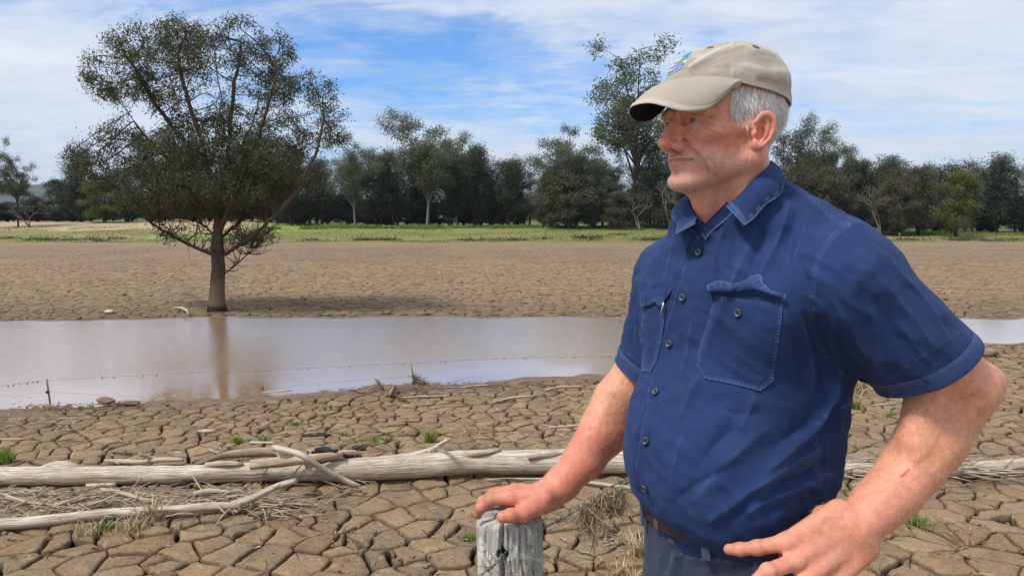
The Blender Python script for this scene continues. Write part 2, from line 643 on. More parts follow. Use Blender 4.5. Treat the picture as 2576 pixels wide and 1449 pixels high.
def edge_warp(x, y, amp, oc=3):
    p = np.stack([x, y, 0 * x], -1)
    a = vnoise(p, 5.0, 21, oc)
    b = vnoise(p, 5.0, 22, oc)
    return np.stack([x + amp * a, y + amp * b], -1)


def voronoi_cells(pts):
    vv, ee, ff, *_r = delaunay_2d_cdt([Vector(p) for p in pts], [], [], 0, 1e-7)
    V = np.array([tuple(v) for v in vv])
    T = np.array([list(f) for f in ff if len(f) == 3])
    A, B, C = V[T[:, 0]], V[T[:, 1]], V[T[:, 2]]
    d = 2 * (A[:, 0] * (B[:, 1] - C[:, 1]) + B[:, 0] * (C[:, 1] - A[:, 1]) + C[:, 0] * (A[:, 1] - B[:, 1]))
    a2, b2, c2 = (A ** 2).sum(1), (B ** 2).sum(1), (C ** 2).sum(1)
    ux = (a2 * (B[:, 1] - C[:, 1]) + b2 * (C[:, 1] - A[:, 1]) + c2 * (A[:, 1] - B[:, 1])) / d
    uy = (a2 * (C[:, 0] - B[:, 0]) + b2 * (A[:, 0] - C[:, 0]) + c2 * (B[:, 0] - A[:, 0])) / d
    cc = np.stack([ux, uy], 1)
    per = [[] for _ in range(len(V))]
    for k, t in enumerate(T.tolist()):
        for q in t:
            per[q].append(k)
    return V, per, cc


def jitter_pts(x0, x1, y0, y1, s, seed, ok):
    g = np.random.default_rng(seed)
    out = []
    r = 0
    y = y0
    while y < y1:
        sc = s(y)
        lo, hi = x0(y), x1(y)
        k = int((hi - lo) / sc) + 1
        xs_ = lo + (np.arange(k) + (0.5 if r % 2 else 0)) * sc + g.uniform(-0.5, 0.5, k) * sc
        yv = y + g.uniform(-0.46, 0.46, k) * sc
        out.append(np.stack([xs_, yv], 1))
        y += sc * 0.86
        r += 1
    p = np.concatenate(out)
    kk = vnoise(np.column_stack([p, 0 * p[:, 0]]), 0.55, seed, 2)
    ex = p[(kk > 0.12) & (g.random(len(p)) < 0.55)]
    p = np.vstack([p, ex + g.uniform(-0.22, 0.22, ex.shape) * 1.1])
    return p[g.random(len(p)) > 0.13]


class Plates:
    def __init__(self):
        self.mb = MB()
        self.cols = []


def plate_geo(poly, cen, lod, g, gapk):
    """poly: CCW corner list (k,2). returns verts, tris/quads, colours"""
    k = len(poly)
    seg = {0: 0.050, 1: 0.11, 2: 0.4}[lod]
    out = []
    for a in range(k):
        p, q = poly[a], poly[(a + 1) % k]
        L = np.linalg.norm(q - p)
        m = max(1, int(round(L / seg)))
        # the crack on this side has one width for both neighbours
        mid = (p + q) / 2
        gap = gapk * (0.22 + 1.7 * hash2(round(float(mid[0]), 3), round(float(mid[1]), 3)) ** 1.6)
        for s in range(m):
            out.append((*(p + (q - p) * s / m), gap))
    out = np.array(out)
    n = len(out)
    w = edge_warp(out[:, 0], out[:, 1], 0.045 if lod < 2 else 0.04, 3 if lod < 2 else 1)
    gap = out[:, 2]
    gap = (gap + np.roll(gap, 1)) / 2
    cen = w.mean(0)
    # inward offset along the outline normal
    tg = np.roll(w, -1, 0) - np.roll(w, 1, 0)
    nr = np.stack([-tg[:, 1], tg[:, 0]], 1)
    nr /= np.linalg.norm(nr, axis=1)[:, None] + 1e-9
    ring0 = w + nr * gap[:, None]
    tilt = g.normal(0, 0.012, 2)
    dz = g.normal(0, 0.006)

    flat = lod == 2 and (cen[1] > float(shore_f(cen[0])) + 1.6)

    def zt(p):
        if flat:
            return BED + dz + (p - cen) @ tilt
        return bed_z(p[:, 0], p[:, 1]) + dz + (p - cen) @ tilt
    rings = []
    base = ring0 + nr * 0.012
    rings.append(np.column_stack([base, (np.full(n, BED) if flat else bed_z(base[:, 0], base[:, 1])) - 0.135]))
    z0 = zt(ring0) - 0.014 - 0.006 * g.random(n) * (lod < 2)
    rings.append(np.column_stack([ring0, z0]))
    r1 = ring0 + nr * (0.014 + 0.012 * g.random(n))[:, None]
    rings.append(np.column_stack([r1, zt(r1) - 0.002 + (0.006 * vnoise(np.column_stack([r1, 0 * r1[:, 0]]), 9, 31, 2) if lod < 2 else 0)]))
    if lod == 0:
        for f in (0.76, 0.48, 0.22):
            r = cen + (r1 - cen) * f
            nz = vnoise(np.column_stack([r, 0 * r[:, 0]]), 7, 33, 3) * 0.022 + vnoise(np.column_stack([r, 0 * r[:, 0]]), 22, 34, 2) * 0.007
            rings.append(np.column_stack([r, zt(r) + 0.003 + nz]))
    elif lod == 1:
        r = cen + (r1 - cen) * 0.55
        rings.append(np.column_stack([r, zt(r) + 0.004 + vnoise(np.column_stack([r, 0 * r[:, 0]]), 6, 33, 2) * 0.012]))
    cz = zt(cen[None])[0] + 0.004
    V = np.vstack(rings + [[[cen[0], cen[1], cz]]])
    F = []
    m = len(rings)
    jj = np.arange(n)
    j2 = (jj + 1) % n
    Q = np.concatenate([np.stack([r * n + jj, r * n + j2, (r + 1) * n + j2, (r + 1) * n + jj], 1) for r in range(m - 1)])
    Tt = np.stack([(m - 1) * n + jj, (m - 1) * n + j2, np.full(n, m * n)], 1)
    tone = 1 + g.normal(0, 0.10)
    hue = g.normal(0, 0.02)
    damp_shade = np.clip(1 - (cen[1] - float(shore_f(cen[0]))) / 9, 0, 1) if lod == 2 else np.clip(1 - (float(shore_n(cen[0])) - cen[1]) / 2.2, 0, 1)
    tone *= 1 - 0.30 * damp_shade  # darker towards the pond: damp mud, plus shade put into the colour
    c = MUD * tone * np.array([1 + hue, 1, 1 - hue])
    C = np.tile(c, (len(V), 1))
    C[:n] = (0.05, 0.033, 0.022)                       # dark foot of the crack
    C[n:2 * n] = c * 0.72                              # broken edge, darker than the top
    return V, Q, Tt, C


def _plate(nt):
    pos = worldpos(nt)
    t = tint_node(nt)
    m = nt.ramp(nt.noise(pos, 3.2, 5, 0.68, 0.4), [(0.22, (0.72, 0.70, 0.68)), (0.5, (1.0, 1.0, 1.0)), (0.8, (1.24, 1.22, 1.20))])
    fine = nt.ramp(nt.noise(nt.mapping(pos, scale=(1, 1.7, 1)), 26, 5, 0.7), [(0.28, 0.72), (0.72, 1.2)])
    pit = nt.ramp(nt.noise(pos, 48, 2, 0.5), [(0.62, 1.0), (0.70, 0.42)])
    flake = nt.ramp(nt.noise(pos, 7.5, 3, 0.5, 0.2), [(0.60, 0.0), (0.64, 0.55)], 'LINEAR')
    c = nt.mix(1.0, nt.mix(1.0, t, m, 'MULTIPLY'), fine, 'MULTIPLY')
    c = nt.mix(0.7, c, pit, 'MULTIPLY')
    c = nt.mix(flake, c, (0.35, 0.26, 0.165))
    h = nt.math('ADD', nt.math('MULTIPLY', nt.noise(pos, 14, 6, 0.68), 1.0), nt.math('MULTIPLY', pit, 0.25))
    h = nt.math('ADD', h, nt.math('MULTIPLY', flake, 0.25))
    return {'Base Color': c, 'Roughness': 0.88, 'Specular IOR Level': 0.22, 'Normal': nt.bump(h, 1.0, 0.030)}


plate_mat = material('cracked_mud', _plate)


def run_plates():
    g = np.random.default_rng(40)
    near = jitter_pts(lambda y: -(y * 0.76 + 1.5), lambda y: y * 0.76 + 1.5, 4.6, 24, lambda y: 0.44 - 0.026 * min(max(y - 5, 0), 6.2), 41, None)
    far = jitter_pts(lambda y: -(y * 0.70 + 1.5), lambda y: y * 0.70 + 1.5, 22.5, 53, lambda y: 0.41 + 0.004 * (y - 24), 42, None)
    cand = []
    for pts, zone in ((near, 0), (far, 1)):
        V, per, cc = voronoi_cells(pts)
        for k in range(len(V)):
            t = per[k]
            if len(t) < 4:
                continue
            c = V[k]
            ins_ = min(c[1] - float(shore_n(c[0])), float(shore_f(c[0])) - c[1])
            if ins_ > -0.45:
                continue
            if (zone == 0) != (c[1] < float(shore_n(c[0]))):
                continue
            if c[1] < 5.4 or c[1] > 51:
                continue
            P_ = cc[t]
            if np.abs(P_ - c).max() > 1.3:
                continue
            a = np.arctan2(P_[:, 1] - c[1], P_[:, 0] - c[0])
            P_ = P_[np.argsort(a)]
            # drop nearly coincident corners
            keep = np.linalg.norm(P_ - np.roll(P_, 1, 0), axis=1) > 0.03
            P_ = P_[keep]
            if len(P_) >= 3:
                cand.append((c, P_))
    return cand, g


cells, g = run_plates()
# the plates that show largest: near ones inside the frame and not behind the man
def _vis(c):
    u, v = uv_of((c[0], c[1], BED))
    if not (-60 < u < 2640 and v < 1500):
        return 1e9
    pen = 0.0
    if 1640 < u < 2120:
        pen = 8
    return c[1] + pen


cells.sort(key=lambda t: _vis(t[0]))
field = MB()
fcols = []
for k, (c, P_) in enumerate(cells):
    d = c[1]
    lod = 0 if (k < 300 and d < 12.5) else (1 if d < 22 else 2)
    V, Q, T, C = plate_geo(P_, c, lod, g, 0.0140 if d < 22 else 0.0205)
    if k < 300:
        me = mesh_np('mud_plate', V, [Q, T])
        set_color(me, C)
        obj('mud_plate', me, plate_mat, ground)
    else:
        n0 = field.n
        field.add(V, Q)
        field.f3.append(T + n0)
        field.mi3.append(np.zeros(len(T)))
        fcols.append(C)
me = field.mesh('mud_plate_field')
set_color(me, np.concatenate(fcols))
o = obj('mud_plate_field', me, plate_mat, ground)
tag(o, kind='stuff')
lap('10_land')
# thin air between here and the range
V, F = box_vf((0, 1600, 100), (7700, 3500, 216))
hz_ = obj('haze', mesh_np('haze', V, F, False))
hm_ = bpy.data.materials.new('thin_air')
hm_.use_nodes = True
_n = NT(hm_.node_tree)
_v = _n.n('ShaderNodeVolumePrincipled', {'Color': (0.62, 0.74, 0.92, 1), 'Density': 0.00011, 'Anisotropy': 0.2})
_o = _n.n('ShaderNodeOutputMaterial')
_n.t.links.new(_v.outputs[0], _o.inputs['Volume'])
hz_.data.materials.append(hm_)
tag(hz_, kind='stuff')
# ================================================================== vegetation
def _leafmat(name, a, b, tr=0.25, rough=0.5):
    m = bpy.data.materials.new(name)
    m.use_nodes = True
    nt = NT(m.node_tree)
    t = tint_node(nt)
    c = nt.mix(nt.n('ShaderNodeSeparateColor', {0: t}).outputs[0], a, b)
    pr = nt.n('ShaderNodeBsdfPrincipled', {'Base Color': c, 'Roughness': rough, 'Specular IOR Level': 0.35})
    tl = nt.n('ShaderNodeBsdfTranslucent', {'Color': nt.mix(1.0, c, (1.5, 1.6, 0.9), 'MULTIPLY')})
    mx = nt.n('ShaderNodeMixShader', {0: tr, 1: pr.outputs[0], 2: tl.outputs[0]})
    out = nt.n('ShaderNodeOutputMaterial')
    nt.t.links.new(mx.outputs[0], out.inputs[0])
    return m


leaf_main = _leafmat('eucalypt_leaf', (0.028, 0.036, 0.018), (0.150, 0.150, 0.065))
leaf_dark = _leafmat('sheoak_foliage', (0.032, 0.046, 0.030), (0.105, 0.125, 0.072), 0.15, 0.7)
leaf_gum = _leafmat('gum_foliage', (0.045, 0.062, 0.034), (0.165, 0.190, 0.105), 0.2, 0.55)
leaf_brown = _leafmat('brownish_foliage', (0.050, 0.048, 0.028), (0.150, 0.135, 0.078), 0.15, 0.7)
leaf_bright = _leafmat('bright_foliage', (0.050, 0.070, 0.014), (0.160, 0.185, 0.045), 0.25, 0.5)
grass_mat = _leafmat('grass_blade', (0.085, 0.13, 0.02), (0.235, 0.315, 0.07), 0.3, 0.5)
dry_mat = _leafmat('dry_stem', (0.30, 0.215, 0.13), (0.62, 0.50, 0.33), 0.1, 0.8)


def _bark(a, b, band=None):
    def f(nt):
        pos = worldpos(nt)
        n = nt.noise(nt.mapping(pos, scale=(9, 9, 1.6)), 3.0, 5, 0.7)
        c = nt.ramp(n, [(0.3, a), (0.7, b)])
        if band:
            z = nt.n('ShaderNodeSeparateXYZ', {0: pos}).outputs[2]
            zz = nt.math('ADD', z, nt.math('MULTIPLY', nt.noise(nt.mapping(pos, scale=(14, 14, 2)), 2.0, 3, 0.6), 0.35))
            for z0, z1, colr, fac in band:
                w = nt.n('ShaderNodeMapRange', {'Value': zz, 'From Min': z0, 'From Max': z1, 'To Min': fac, 'To Max': 0.0}).outputs[0]
                c = nt.mix(w, c, nt.mix(n, colr, tuple(k * 1.5 for k in colr)))
        return {'Base Color': c, 'Roughness': 0.9, 'Specular IOR Level': 0.15, 'Normal': nt.bump(n, 0.9, 0.03)}
    return f


bark_main = material('rough_bark', _bark((0.035, 0.026, 0.020), (0.125, 0.095, 0.075),
                                         [(BED + 1.0, BED + 1.35, (0.125, 0.088, 0.060), 0.9), (BED + 0.30, BED + 0.42, (0.018, 0.013, 0.010), 0.95)]))
bark_dark = material('dark_bark', _bark((0.035, 0.028, 0.024), (0.10, 0.08, 0.065)))
bark_pale = material('pale_gum_bark', _bark((0.09, 0.08, 0.07), (0.26, 0.235, 0.21)))


def leaf_quads(cen, n_per, L, Wd, spread, g, droop=0.6, tone=None, dirs=None):
    """slender leaves scattered about each centre: kite-shaped faces"""
    n = len(cen) * n_per
    c = np.repeat(cen, n_per, 0) + g.normal(0, 1, (n, 3)) * spread
    d = g.normal(0, 1, (n, 3)) + np.array([0, 0, -droop * 1.6])
    d /= np.linalg.norm(d, axis=1)[:, None]
    s = np.cross(d, g.normal(0, 1, (n, 3)))
    s /= np.linalg.norm(s, axis=1)[:, None]
    ln = L * g.uniform(0.6, 1.3, (n, 1))
    w = Wd * g.uniform(0.7, 1.3, (n, 1))
    nn = np.cross(d, s)
    v = np.stack([c, c + d * ln * 0.45 + s * w * 0.5 + nn * ln * 0.06, c + d * ln, c + d * ln * 0.45 - s * w * 0.5 + nn * ln * 0.06], 1).reshape(-1, 3)
    f = np.arange(n * 4).reshape(-1, 4)
    t = g.beta(1.6, 3.0, n) if tone is None else np.clip(np.repeat(tone, n_per) + g.normal(0, 0.16, n), 0, 1)
    return v, f, np.repeat(t, 4)


def add_tint1(me, t):
    set_color(me, np.stack([t, t, t], 1))


# ------------------------------------------------------------------ the big tree standing by the water: space colonisation
def colonise(seeds, attr, step, infl, kill, iters, g):
    nodes = [np.array(s[0], float) for s in seeds]
    par = [s[1] for s in seeds]
    N = np.array(nodes)
    near_i = np.zeros(len(attr), int)
    near_d = np.full(len(attr), 1e9)

    def upd(a0):
        nonlocal near_i, near_d
        for k in range(a0, len(N), 200):
            D = np.linalg.norm(attr[:, None] - N[None, k:k + 200], axis=2)
            m = D.argmin(1)
            dm = D[np.arange(len(attr)), m]
            b = dm < near_d
            near_i = np.where(b, m + k, near_i)
            near_d = np.where(b, dm, near_d)
    upd(0)
    par = list(par)
    for _ in range(iters):
        act = (near_d < infl)
        if not act.any():
            break
        ids = near_i[act]
        dv = attr[act] - N[ids]
        dv /= np.linalg.norm(dv, axis=1)[:, None] + 1e-9
        acc = np.zeros_like(N)
        np.add.at(acc, ids, dv)
        u = np.unique(ids)
        d = acc[u] + g.normal(0, 0.12, (len(u), 3))
        nr = np.linalg.norm(d, axis=1)
        d = d / (nr[:, None] + 1e-9)
        new = N[u] + d * step
        n0 = len(N)
        N = np.vstack([N, new])
        par += u.tolist()
        upd(n0)
        keep = near_d > kill
        attr, near_i, near_d = attr[keep], near_i[keep], near_d[keep]
        if len(attr) == 0:
            break
    return N, np.array(par)


def branch_mesh(N, par, r_tip, power, rmax, sides_big=9, trunk_boost=None):
    n = len(N)
    ch_ = [[] for _ in range(n)]
    for k in range(n):
        if par[k] >= 0:
            ch_[par[k]].append(k)
    order = []
    st = [k for k in range(n) if par[k] < 0]
    while st:
        k = st.pop()
        order.append(k)
        st += ch_[k]
    w = np.zeros(n)
    for k in reversed(order):
        w[k] = r_tip ** power if not ch_[k] else sum(w[c] for c in ch_[k])
    R = np.minimum(w ** (1 / power), rmax)
    mb = MB()
    # walk chains
    root = [k for k in range(n) if par[k] < 0]
    stack = [(k, [k]) for k in root]
    stack = [([k]) for k in root]
    while stack:
        chain = stack.pop()
        k = chain[-1]
        while ch_[k]:
            cs = sorted(ch_[k], key=lambda c: -R[c])
            for c in cs[1:]:
                stack.append([k, c])
            k = cs[0]
            chain.append(k)
        pts = N[chain]
        rr = R[chain].copy()
        if len(chain) > 1 and R[chain[0]] > R[chain[1]] * 1.3 and chain[0] not in root:
            rr[0] = R[chain[1]]
        if len(pts) < 2:
            continue
        if trunk_boost is not None and chain[0] in root:
            rr = trunk_boost(pts, rr)
        sides = sides_big + 5 if rr.max() > 0.12 else (6 if rr.max() > 0.03 else 3)
        add_tube(mb, pts, rr, sides, rough=0.10 if rr.max() > 0.05 else 0.0, seed=len(chain), caps=False)
    return mb, R, ch_


TY = 25.6
big = empty('tree', tuple(PZ(550, 786, BED)), 0, 'large spreading eucalypt standing alone on cracked mud at the water edge', 'tree')
g = np.random.default_rng(77)
seeds = []


def limb(pts, start, dy=0.0, n=None):
    """pts (u, v, depth offset). returns index of last node"""
    c = [P(u, v, TY + d) for u, v, d in pts]
    if start is not None:
        c = [seeds[start][0]] + c
    L = sum(np.linalg.norm(np.array(c[k + 1]) - np.array(c[k])) for k in range(len(c) - 1))
    q = smooth_path(c, max(3, int(L / 0.28)))
    k0 = 0
    idx = []
    for k, p in enumerate(q):
        if start is not None and k == 0:
            continue
        p = p + (g.normal(0, 0.025, 3) if start is not None else 0)
        seeds.append((p, (start if start is not None else -1) if not idx else idx[-1]))
        idx.append(len(seeds) - 1)
    return idx


trunk = limb([(548, 790, 0), (547, 740, 0), (550, 690, 0), (549, 640, 0), (548, 600, 0.05)], None)


def nearest_on(idx, v):
    return min(idx, key=lambda k: abs(uv_of(seeds[k][0])[1] - v))


a1 = limb([(548, 540, 0.1), (532, 450, 0.0), (503, 350, -.2), (475, 250, -.3), (445, 158, -.3)], trunk[-1])
a2 = limb([(566, 520, .4), (574, 430, .8), (578, 330, .9), (592, 220, .9), (606, 110, .8)], trunk[-1])
a3 = limb([(590, 500, -.4), (628, 400, -.8), (668, 290, -1.0), (700, 190, -1.0)], trunk[-1])
b1 = limb([(610, 612, -.3), (660, 572, -.7), (712, 522, -1.1), (762, 455, -1.4), (795, 385, -1.5), (815, 300, -1.4)], nearest_on(trunk, 655))
b2 = limb([(600, 662, .4), (640, 625, .8), (668, 590, 1.0)], nearest_on(trunk, 690))
b3 = limb([(505, 630, .2), (455, 603, .5), (412, 583, .8), (378, 558, 1.0), (352, 530, 1.1)], nearest_on(trunk, 655))
b4 = limb([(490, 470, .6), (420, 400, 1.2), (350, 320, 1.6), (290, 245, 1.8)], nearest_on(a1, 545))
b5 = limb([(480, 500, -.8), (400, 440, -1.4), (320, 400, -1.9), (255, 375, -2.1)], nearest_on(a1, 560))
b6 = limb([(610, 555, .8), (670, 500, 1.4), (720, 420, 1.8), (760, 330, 1.9)], nearest_on(trunk, 610))
b7 = limb([(440, 330, .5), (380, 240, .6), (330, 160, .5)], nearest_on(a1, 420))
b8 = limb([(600, 380, 1.6), (640, 300, 2.0), (660, 200, 2.0)], nearest_on(a2, 440))
b9 = limb([(520, 420, 1.6), (480, 330, 2.2), (430, 240, 2.4)], nearest_on(a2, 500))
b10 = limb([(560, 460, -1.4), (540, 350, -2.0), (560, 250, -2.1)], nearest_on(a3, 500))
b11 = limb([(500, 560, .9), (440, 545, 1.3), (400, 520, 1.6)], nearest_on(trunk, 610))
lobes = [(450, 92, 100, 40, 0), (610, 88, 112, 40, 0), (690, 125, 55, 55, 0), (330, 115, 75, 42, 0), (255, 185, 42, 68, 0), (400, 150, 120, 50, 0), (560, 150, 140, 60, 0),
         (780, 215, 55, 35, -1.2), (830, 270, 50, 45, -1.2), (855, 330, 18, 40, -1.2), (760, 330, 80, 60, -.8), (300, 345, 70, 30, 1), (220, 380, 44, 30, 1), (290, 425, 100, 40, .6), (420, 470, 120, 62, 0),
         (480, 265, 120, 55, 0), (620, 270, 105, 55, 0), (520, 370, 120, 60, 0), (650, 380, 120, 70, 0), (750, 440, 75, 50, -.5), (620, 490, 110, 50, 0), (350, 500, 70, 35, .5), (500, 515, 100, 25, 0),
         (655, 590, 40, 20, 0.8), (440, 590, 40, 10, 0.6), (700, 220, 40, 50, 0), (360, 220, 60, 40, 0.5), (600, 535, 40, 18, .5), (560, 470, 190, 75, 0), (430, 400, 120, 60, .5), (700, 400, 70, 60, -1), (330, 460, 70, 45, .8)]
att = []
for (u, v, rx, ry, dy) in lobes:
    n = int(rx * ry / 42 * 2.1) + 16
    rxm = rx * TY / FPX
    rym = ry * TY / FPX
    c = P(u, v, TY + dy)
    dep = min(max(rxm * 1.1, 1.1), 2.4)
    q = g.normal(0, 1, (n, 3))
    q /= np.linalg.norm(q, axis=1)[:, None]
    q *= g.uniform(0.25, 1.0, (n, 1)) ** 0.4
    att.append(c + q * np.array([rxm, dep, rym]))
att = np.concatenate(att)
# knock holes in the crown so the sky shows
hn = vnoise(att, 0.75, 91, 2)
att = att[hn > -0.20]
N, par = colonise([(s[0], s[1]) for s in seeds], att, 0.17, 2.6, 0.24, 60, g)


def boost(pts, rr):
    z = pts[:, 2] - BED
    rr = rr.copy()
    rr = np.maximum(rr, np.interp(z, [0, 0.25, 0.6, 1.5, 2.4], [0.34, 0.255, 0.225, 0.205, 0.18]) * (z < 2.5))
    return rr


mb, R, ch_ = branch_mesh(N, par, 0.0095, 2.35, 0.19, trunk_boost=boost)
# root flare
for k in range(9):
    a = k * 0.7 + 0.2
    c = np.array(seeds[0][0])
    q = [c + np.array([math.cos(a) * r_, math.sin(a) * r_, h_]) for r_, h_ in ((0.12, 0.42), (0.20, 0.18), (0.33, 0.02), (0.46, -0.05))]
    add_tube(mb, smooth_path(q, 7), [0.08, 0.085, 0.08, 0.07, 0.06, 0.05, 0.03], 7, rough=0.1, seed=k, caps=False)
# dead twigs low on the trunk and the lowest limbs
for k in range(150):
    src = seeds[g.choice(b1[:4] + b2 + b3[:6] + trunk[8:] + b11)][0]
    d = np.array([g.normal(0, 1), g.normal(0, .7), abs(g.normal(.5, .5))])
    d /= np.linalg.norm(d)
    L = g.uniform(.35, 1.15)
    q = smooth_path([src, src + d * L * .5 + g.normal(0, .06, 3), src + d * L + np.array([0, 0, .15])], 6)
    add_tube(mb, q, np.linspace(.018, .005, 6), 4, caps=False)
    for s in range(3):
        e = q[2 + s] + g.normal(0, .22, 3) + [0, 0, .12]
        add_tube(mb, np.array([q[2 + s], (q[2 + s] + e) / 2 + [0, 0, .02], e]), [.009, .006, .004], 3, caps=False)
obj('trunk', mb.mesh('trunk'), bark_main, big)
tips = np.array([k for k in range(len(N)) if R[k] < 0.0170])
tips = tips[vnoise(N[tips], 0.80, 93, 3) > -0.10]
cen_ = N[tips]
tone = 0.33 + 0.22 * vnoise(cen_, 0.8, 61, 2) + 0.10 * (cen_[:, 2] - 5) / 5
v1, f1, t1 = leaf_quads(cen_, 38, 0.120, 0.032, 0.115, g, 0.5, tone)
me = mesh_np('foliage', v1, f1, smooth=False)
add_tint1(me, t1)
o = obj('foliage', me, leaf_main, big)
tag(o, kind='stuff')
print('BIGTREE nodes', len(N), 'leaves', len(f1))


# ------------------------------------------------------------------ background trees: prototypes
def make_proto(kind, seed, H=16.0, Wd=8.0):
    """returns (trunk mesh, crown mesh, bark, leaf) with base at the origin"""
    g = np.random.default_rng(seed)
    mb = MB()
    cl, sp, tone = [], [], []
    if kind == 'sheoak':                      # tall dark feathery column with spires
        stems = g.integers(2, 4)
        for s in range(stems):
            x0, y0 = g.normal(0, Wd * 0.13, 2)
            hh = H * g.uniform(0.78, 1.0)
            pts = smooth_path([(x0 * 0.5, y0 * 0.5, 0), (x0, y0, hh * 0.4), (x0 * 1.5 + g.normal(0, .3), y0 * 1.5, hh * 0.97)], 9)
            add_tube(mb, pts, np.linspace(0.20, 0.03, 9), 6, caps=False)
            nb = int(hh * 4.2)
            for b in range(nb):
                t = 0.16 + 0.84 * (b / nb)
                p = pts[int(t * 8)] * (1 - (t * 8) % 1) + pts[min(8, int(t * 8) + 1)] * ((t * 8) % 1)
                a = g.uniform(0, 6.28)
                L = Wd * 0.42 * (1.15 - t) ** 0.55 * g.uniform(0.5, 1.25)
                e = p + np.array([math.cos(a) * L, math.sin(a) * L, L * g.uniform(0.25, 0.9)])
                add_tube(mb, np.array([p, (p + e) / 2 + [0, 0, -0.1], e]), [0.05, 0.035, 0.012], 3, caps=False)
                for k in range(8):
                    q = p + (e - p) * g.uniform(0.35, 1.12)
                    cl.append(q)
                    sp.append(0.32 + 0.1 * L)
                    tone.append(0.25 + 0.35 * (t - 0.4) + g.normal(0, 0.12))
        per, LL, WW, dr = 9, 0.55, 0.085, -0.15
        bark, leaf = bark_dark, leaf_dark
    elif kind in ('gum', 'opengum'):
        trunkH = H * (0.34 if kind == 'gum' else 0.42)
        lean = g.normal(0, 0.5, 2)
        tp = smooth_path([(0, 0, 0), (lean[0] * .4, lean[1] * .4, trunkH * .5), (lean[0], lean[1], trunkH)], 6)
        add_tube(mb, tp, np.linspace(H * 0.013, H * 0.008, 6), 8, rough=.05, seed=seed, caps=False)
        nl = 13 if kind == 'gum' else 14
        for l in range(nl):
            a = l * 2.4 + g.uniform(0, 0.8)
            t = g.uniform(0.6, 1.0)
            st = tp[int(t * 5)]
            top = H * (0.45 + 0.5 * (l / nl)) if l else H * 0.97
            rad = Wd * 0.5 * g.uniform(0.45, 1.0) * (1.15 - 0.55 * (top / H - 0.5) * 2 * 0.8)
            e = np.array([math.cos(a) * rad, math.sin(a) * rad, top - 0.4])
            m_ = st * 0.45 + e * 0.55 + np.array([0, 0, -0.3 + H * 0.03]) - np.array([e[0], e[1], 0]) * 0.15
            pts = smooth_path([st, m_, e], 7)
            add_tube(mb, pts, np.linspace(H * 0.006, 0.02, 7), 5, caps=False)
            for s in range(5):
                b = pts[g.integers(3, 7)]
                q = b + g.normal(0, 1, 3) * np.array([Wd * .12, Wd * .12, H * 0.035]) + [0, 0, 0.3]
                add_tube(mb, np.array([b, (b + q) / 2 + [0, 0, .15], q]), [0.05, 0.03, 0.012], 3, caps=False)
                R_ = g.uniform(0.65, 1.25) * Wd / 9 * (0.78 if kind == 'opengum' else 1)
                for k in range(int((24 if kind == 'gum' else 17) * R_ + 5)):
                    w_ = g.normal(0, 1, 3)
                    w_ /= np.linalg.norm(w_)
                    w_ *= g.uniform(0.3, 1.0)
                    cl.append(q + w_ * R_ * np.array([1.0, 1.0, 1.0]) + [0, 0, 0.1])
                    sp.append(0.34)
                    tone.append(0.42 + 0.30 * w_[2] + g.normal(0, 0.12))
        per, LL, WW, dr = 14, 0.30, 0.10, 0.5
        bark, leaf = (bark_pale if kind == 'gum' else bark_dark), leaf_gum
    else:                                     # 'bushy': rounded crown nearly to the ground, several stems
        for s in range(5):
            a = g.uniform(0, 6.28)
            e = np.array([math.cos(a) * Wd * .25, math.sin(a) * Wd * .25, H * g.uniform(.6, .9)])
            pts = smooth_path([(0, 0, 0), e * [.3, .3, .35] + g.normal(0, .15, 3) * [1, 1, 0], e], 8)
            add_tube(mb, pts, np.linspace(0.17, 0.03, 8), 6, caps=False)
        nl = 60
        for l in range(nl):
            t = g.random()
            a = g.uniform(0, 6.28)
            prof = math.sin(math.pi * (0.12 + 0.86 * t)) ** 0.6
            rr = Wd * 0.5 * prof * g.uniform(0.25, 0.92)
            c = np.array([math.cos(a) * rr, math.sin(a) * rr, H * (0.13 + 0.80 * t)])
            R_ = g.uniform(0.7, 1.3) * Wd / 8
            add_tube(mb, np.array([c * [.15, .15, .75], c]), [0.05, 0.015], 3, caps=False)
            for k in range(20):
                w_ = g.normal(0, 1, 3)
                w_ /= np.linalg.norm(w_)
                w_ *= g.uniform(0.35, 1.0)
                cl.append(c + w_ * R_ * np.array([1.0, 1.0, 0.75]))
                sp.append(0.22)
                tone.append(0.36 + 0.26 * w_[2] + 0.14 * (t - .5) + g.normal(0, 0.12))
        per, LL, WW, dr = 12, 0.34, 0.085, 0.4
        bark, leaf = bark_dark, leaf_brown
    cl = np.array(cl)
    tone = np.clip(np.array(tone), 0, 1)
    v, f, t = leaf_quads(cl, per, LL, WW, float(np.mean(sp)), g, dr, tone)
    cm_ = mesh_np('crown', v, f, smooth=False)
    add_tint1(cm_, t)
    return mb.mesh('trunk'), cm_, bark, leaf


PROTO = {}
for kind, cnt, H_, W_ in (('sheoak', 4, 16, 6.5), ('gum', 3, 17, 10), ('opengum', 2, 18, 9), ('bushy', 4, 9, 7.5)):
    for k in range(cnt):
        PROTO[(kind, k)] = (*make_proto(kind, 300 + k * 7 + len(kind), H_, W_), H_, W_)


class LeafVariants:
    cache = {}


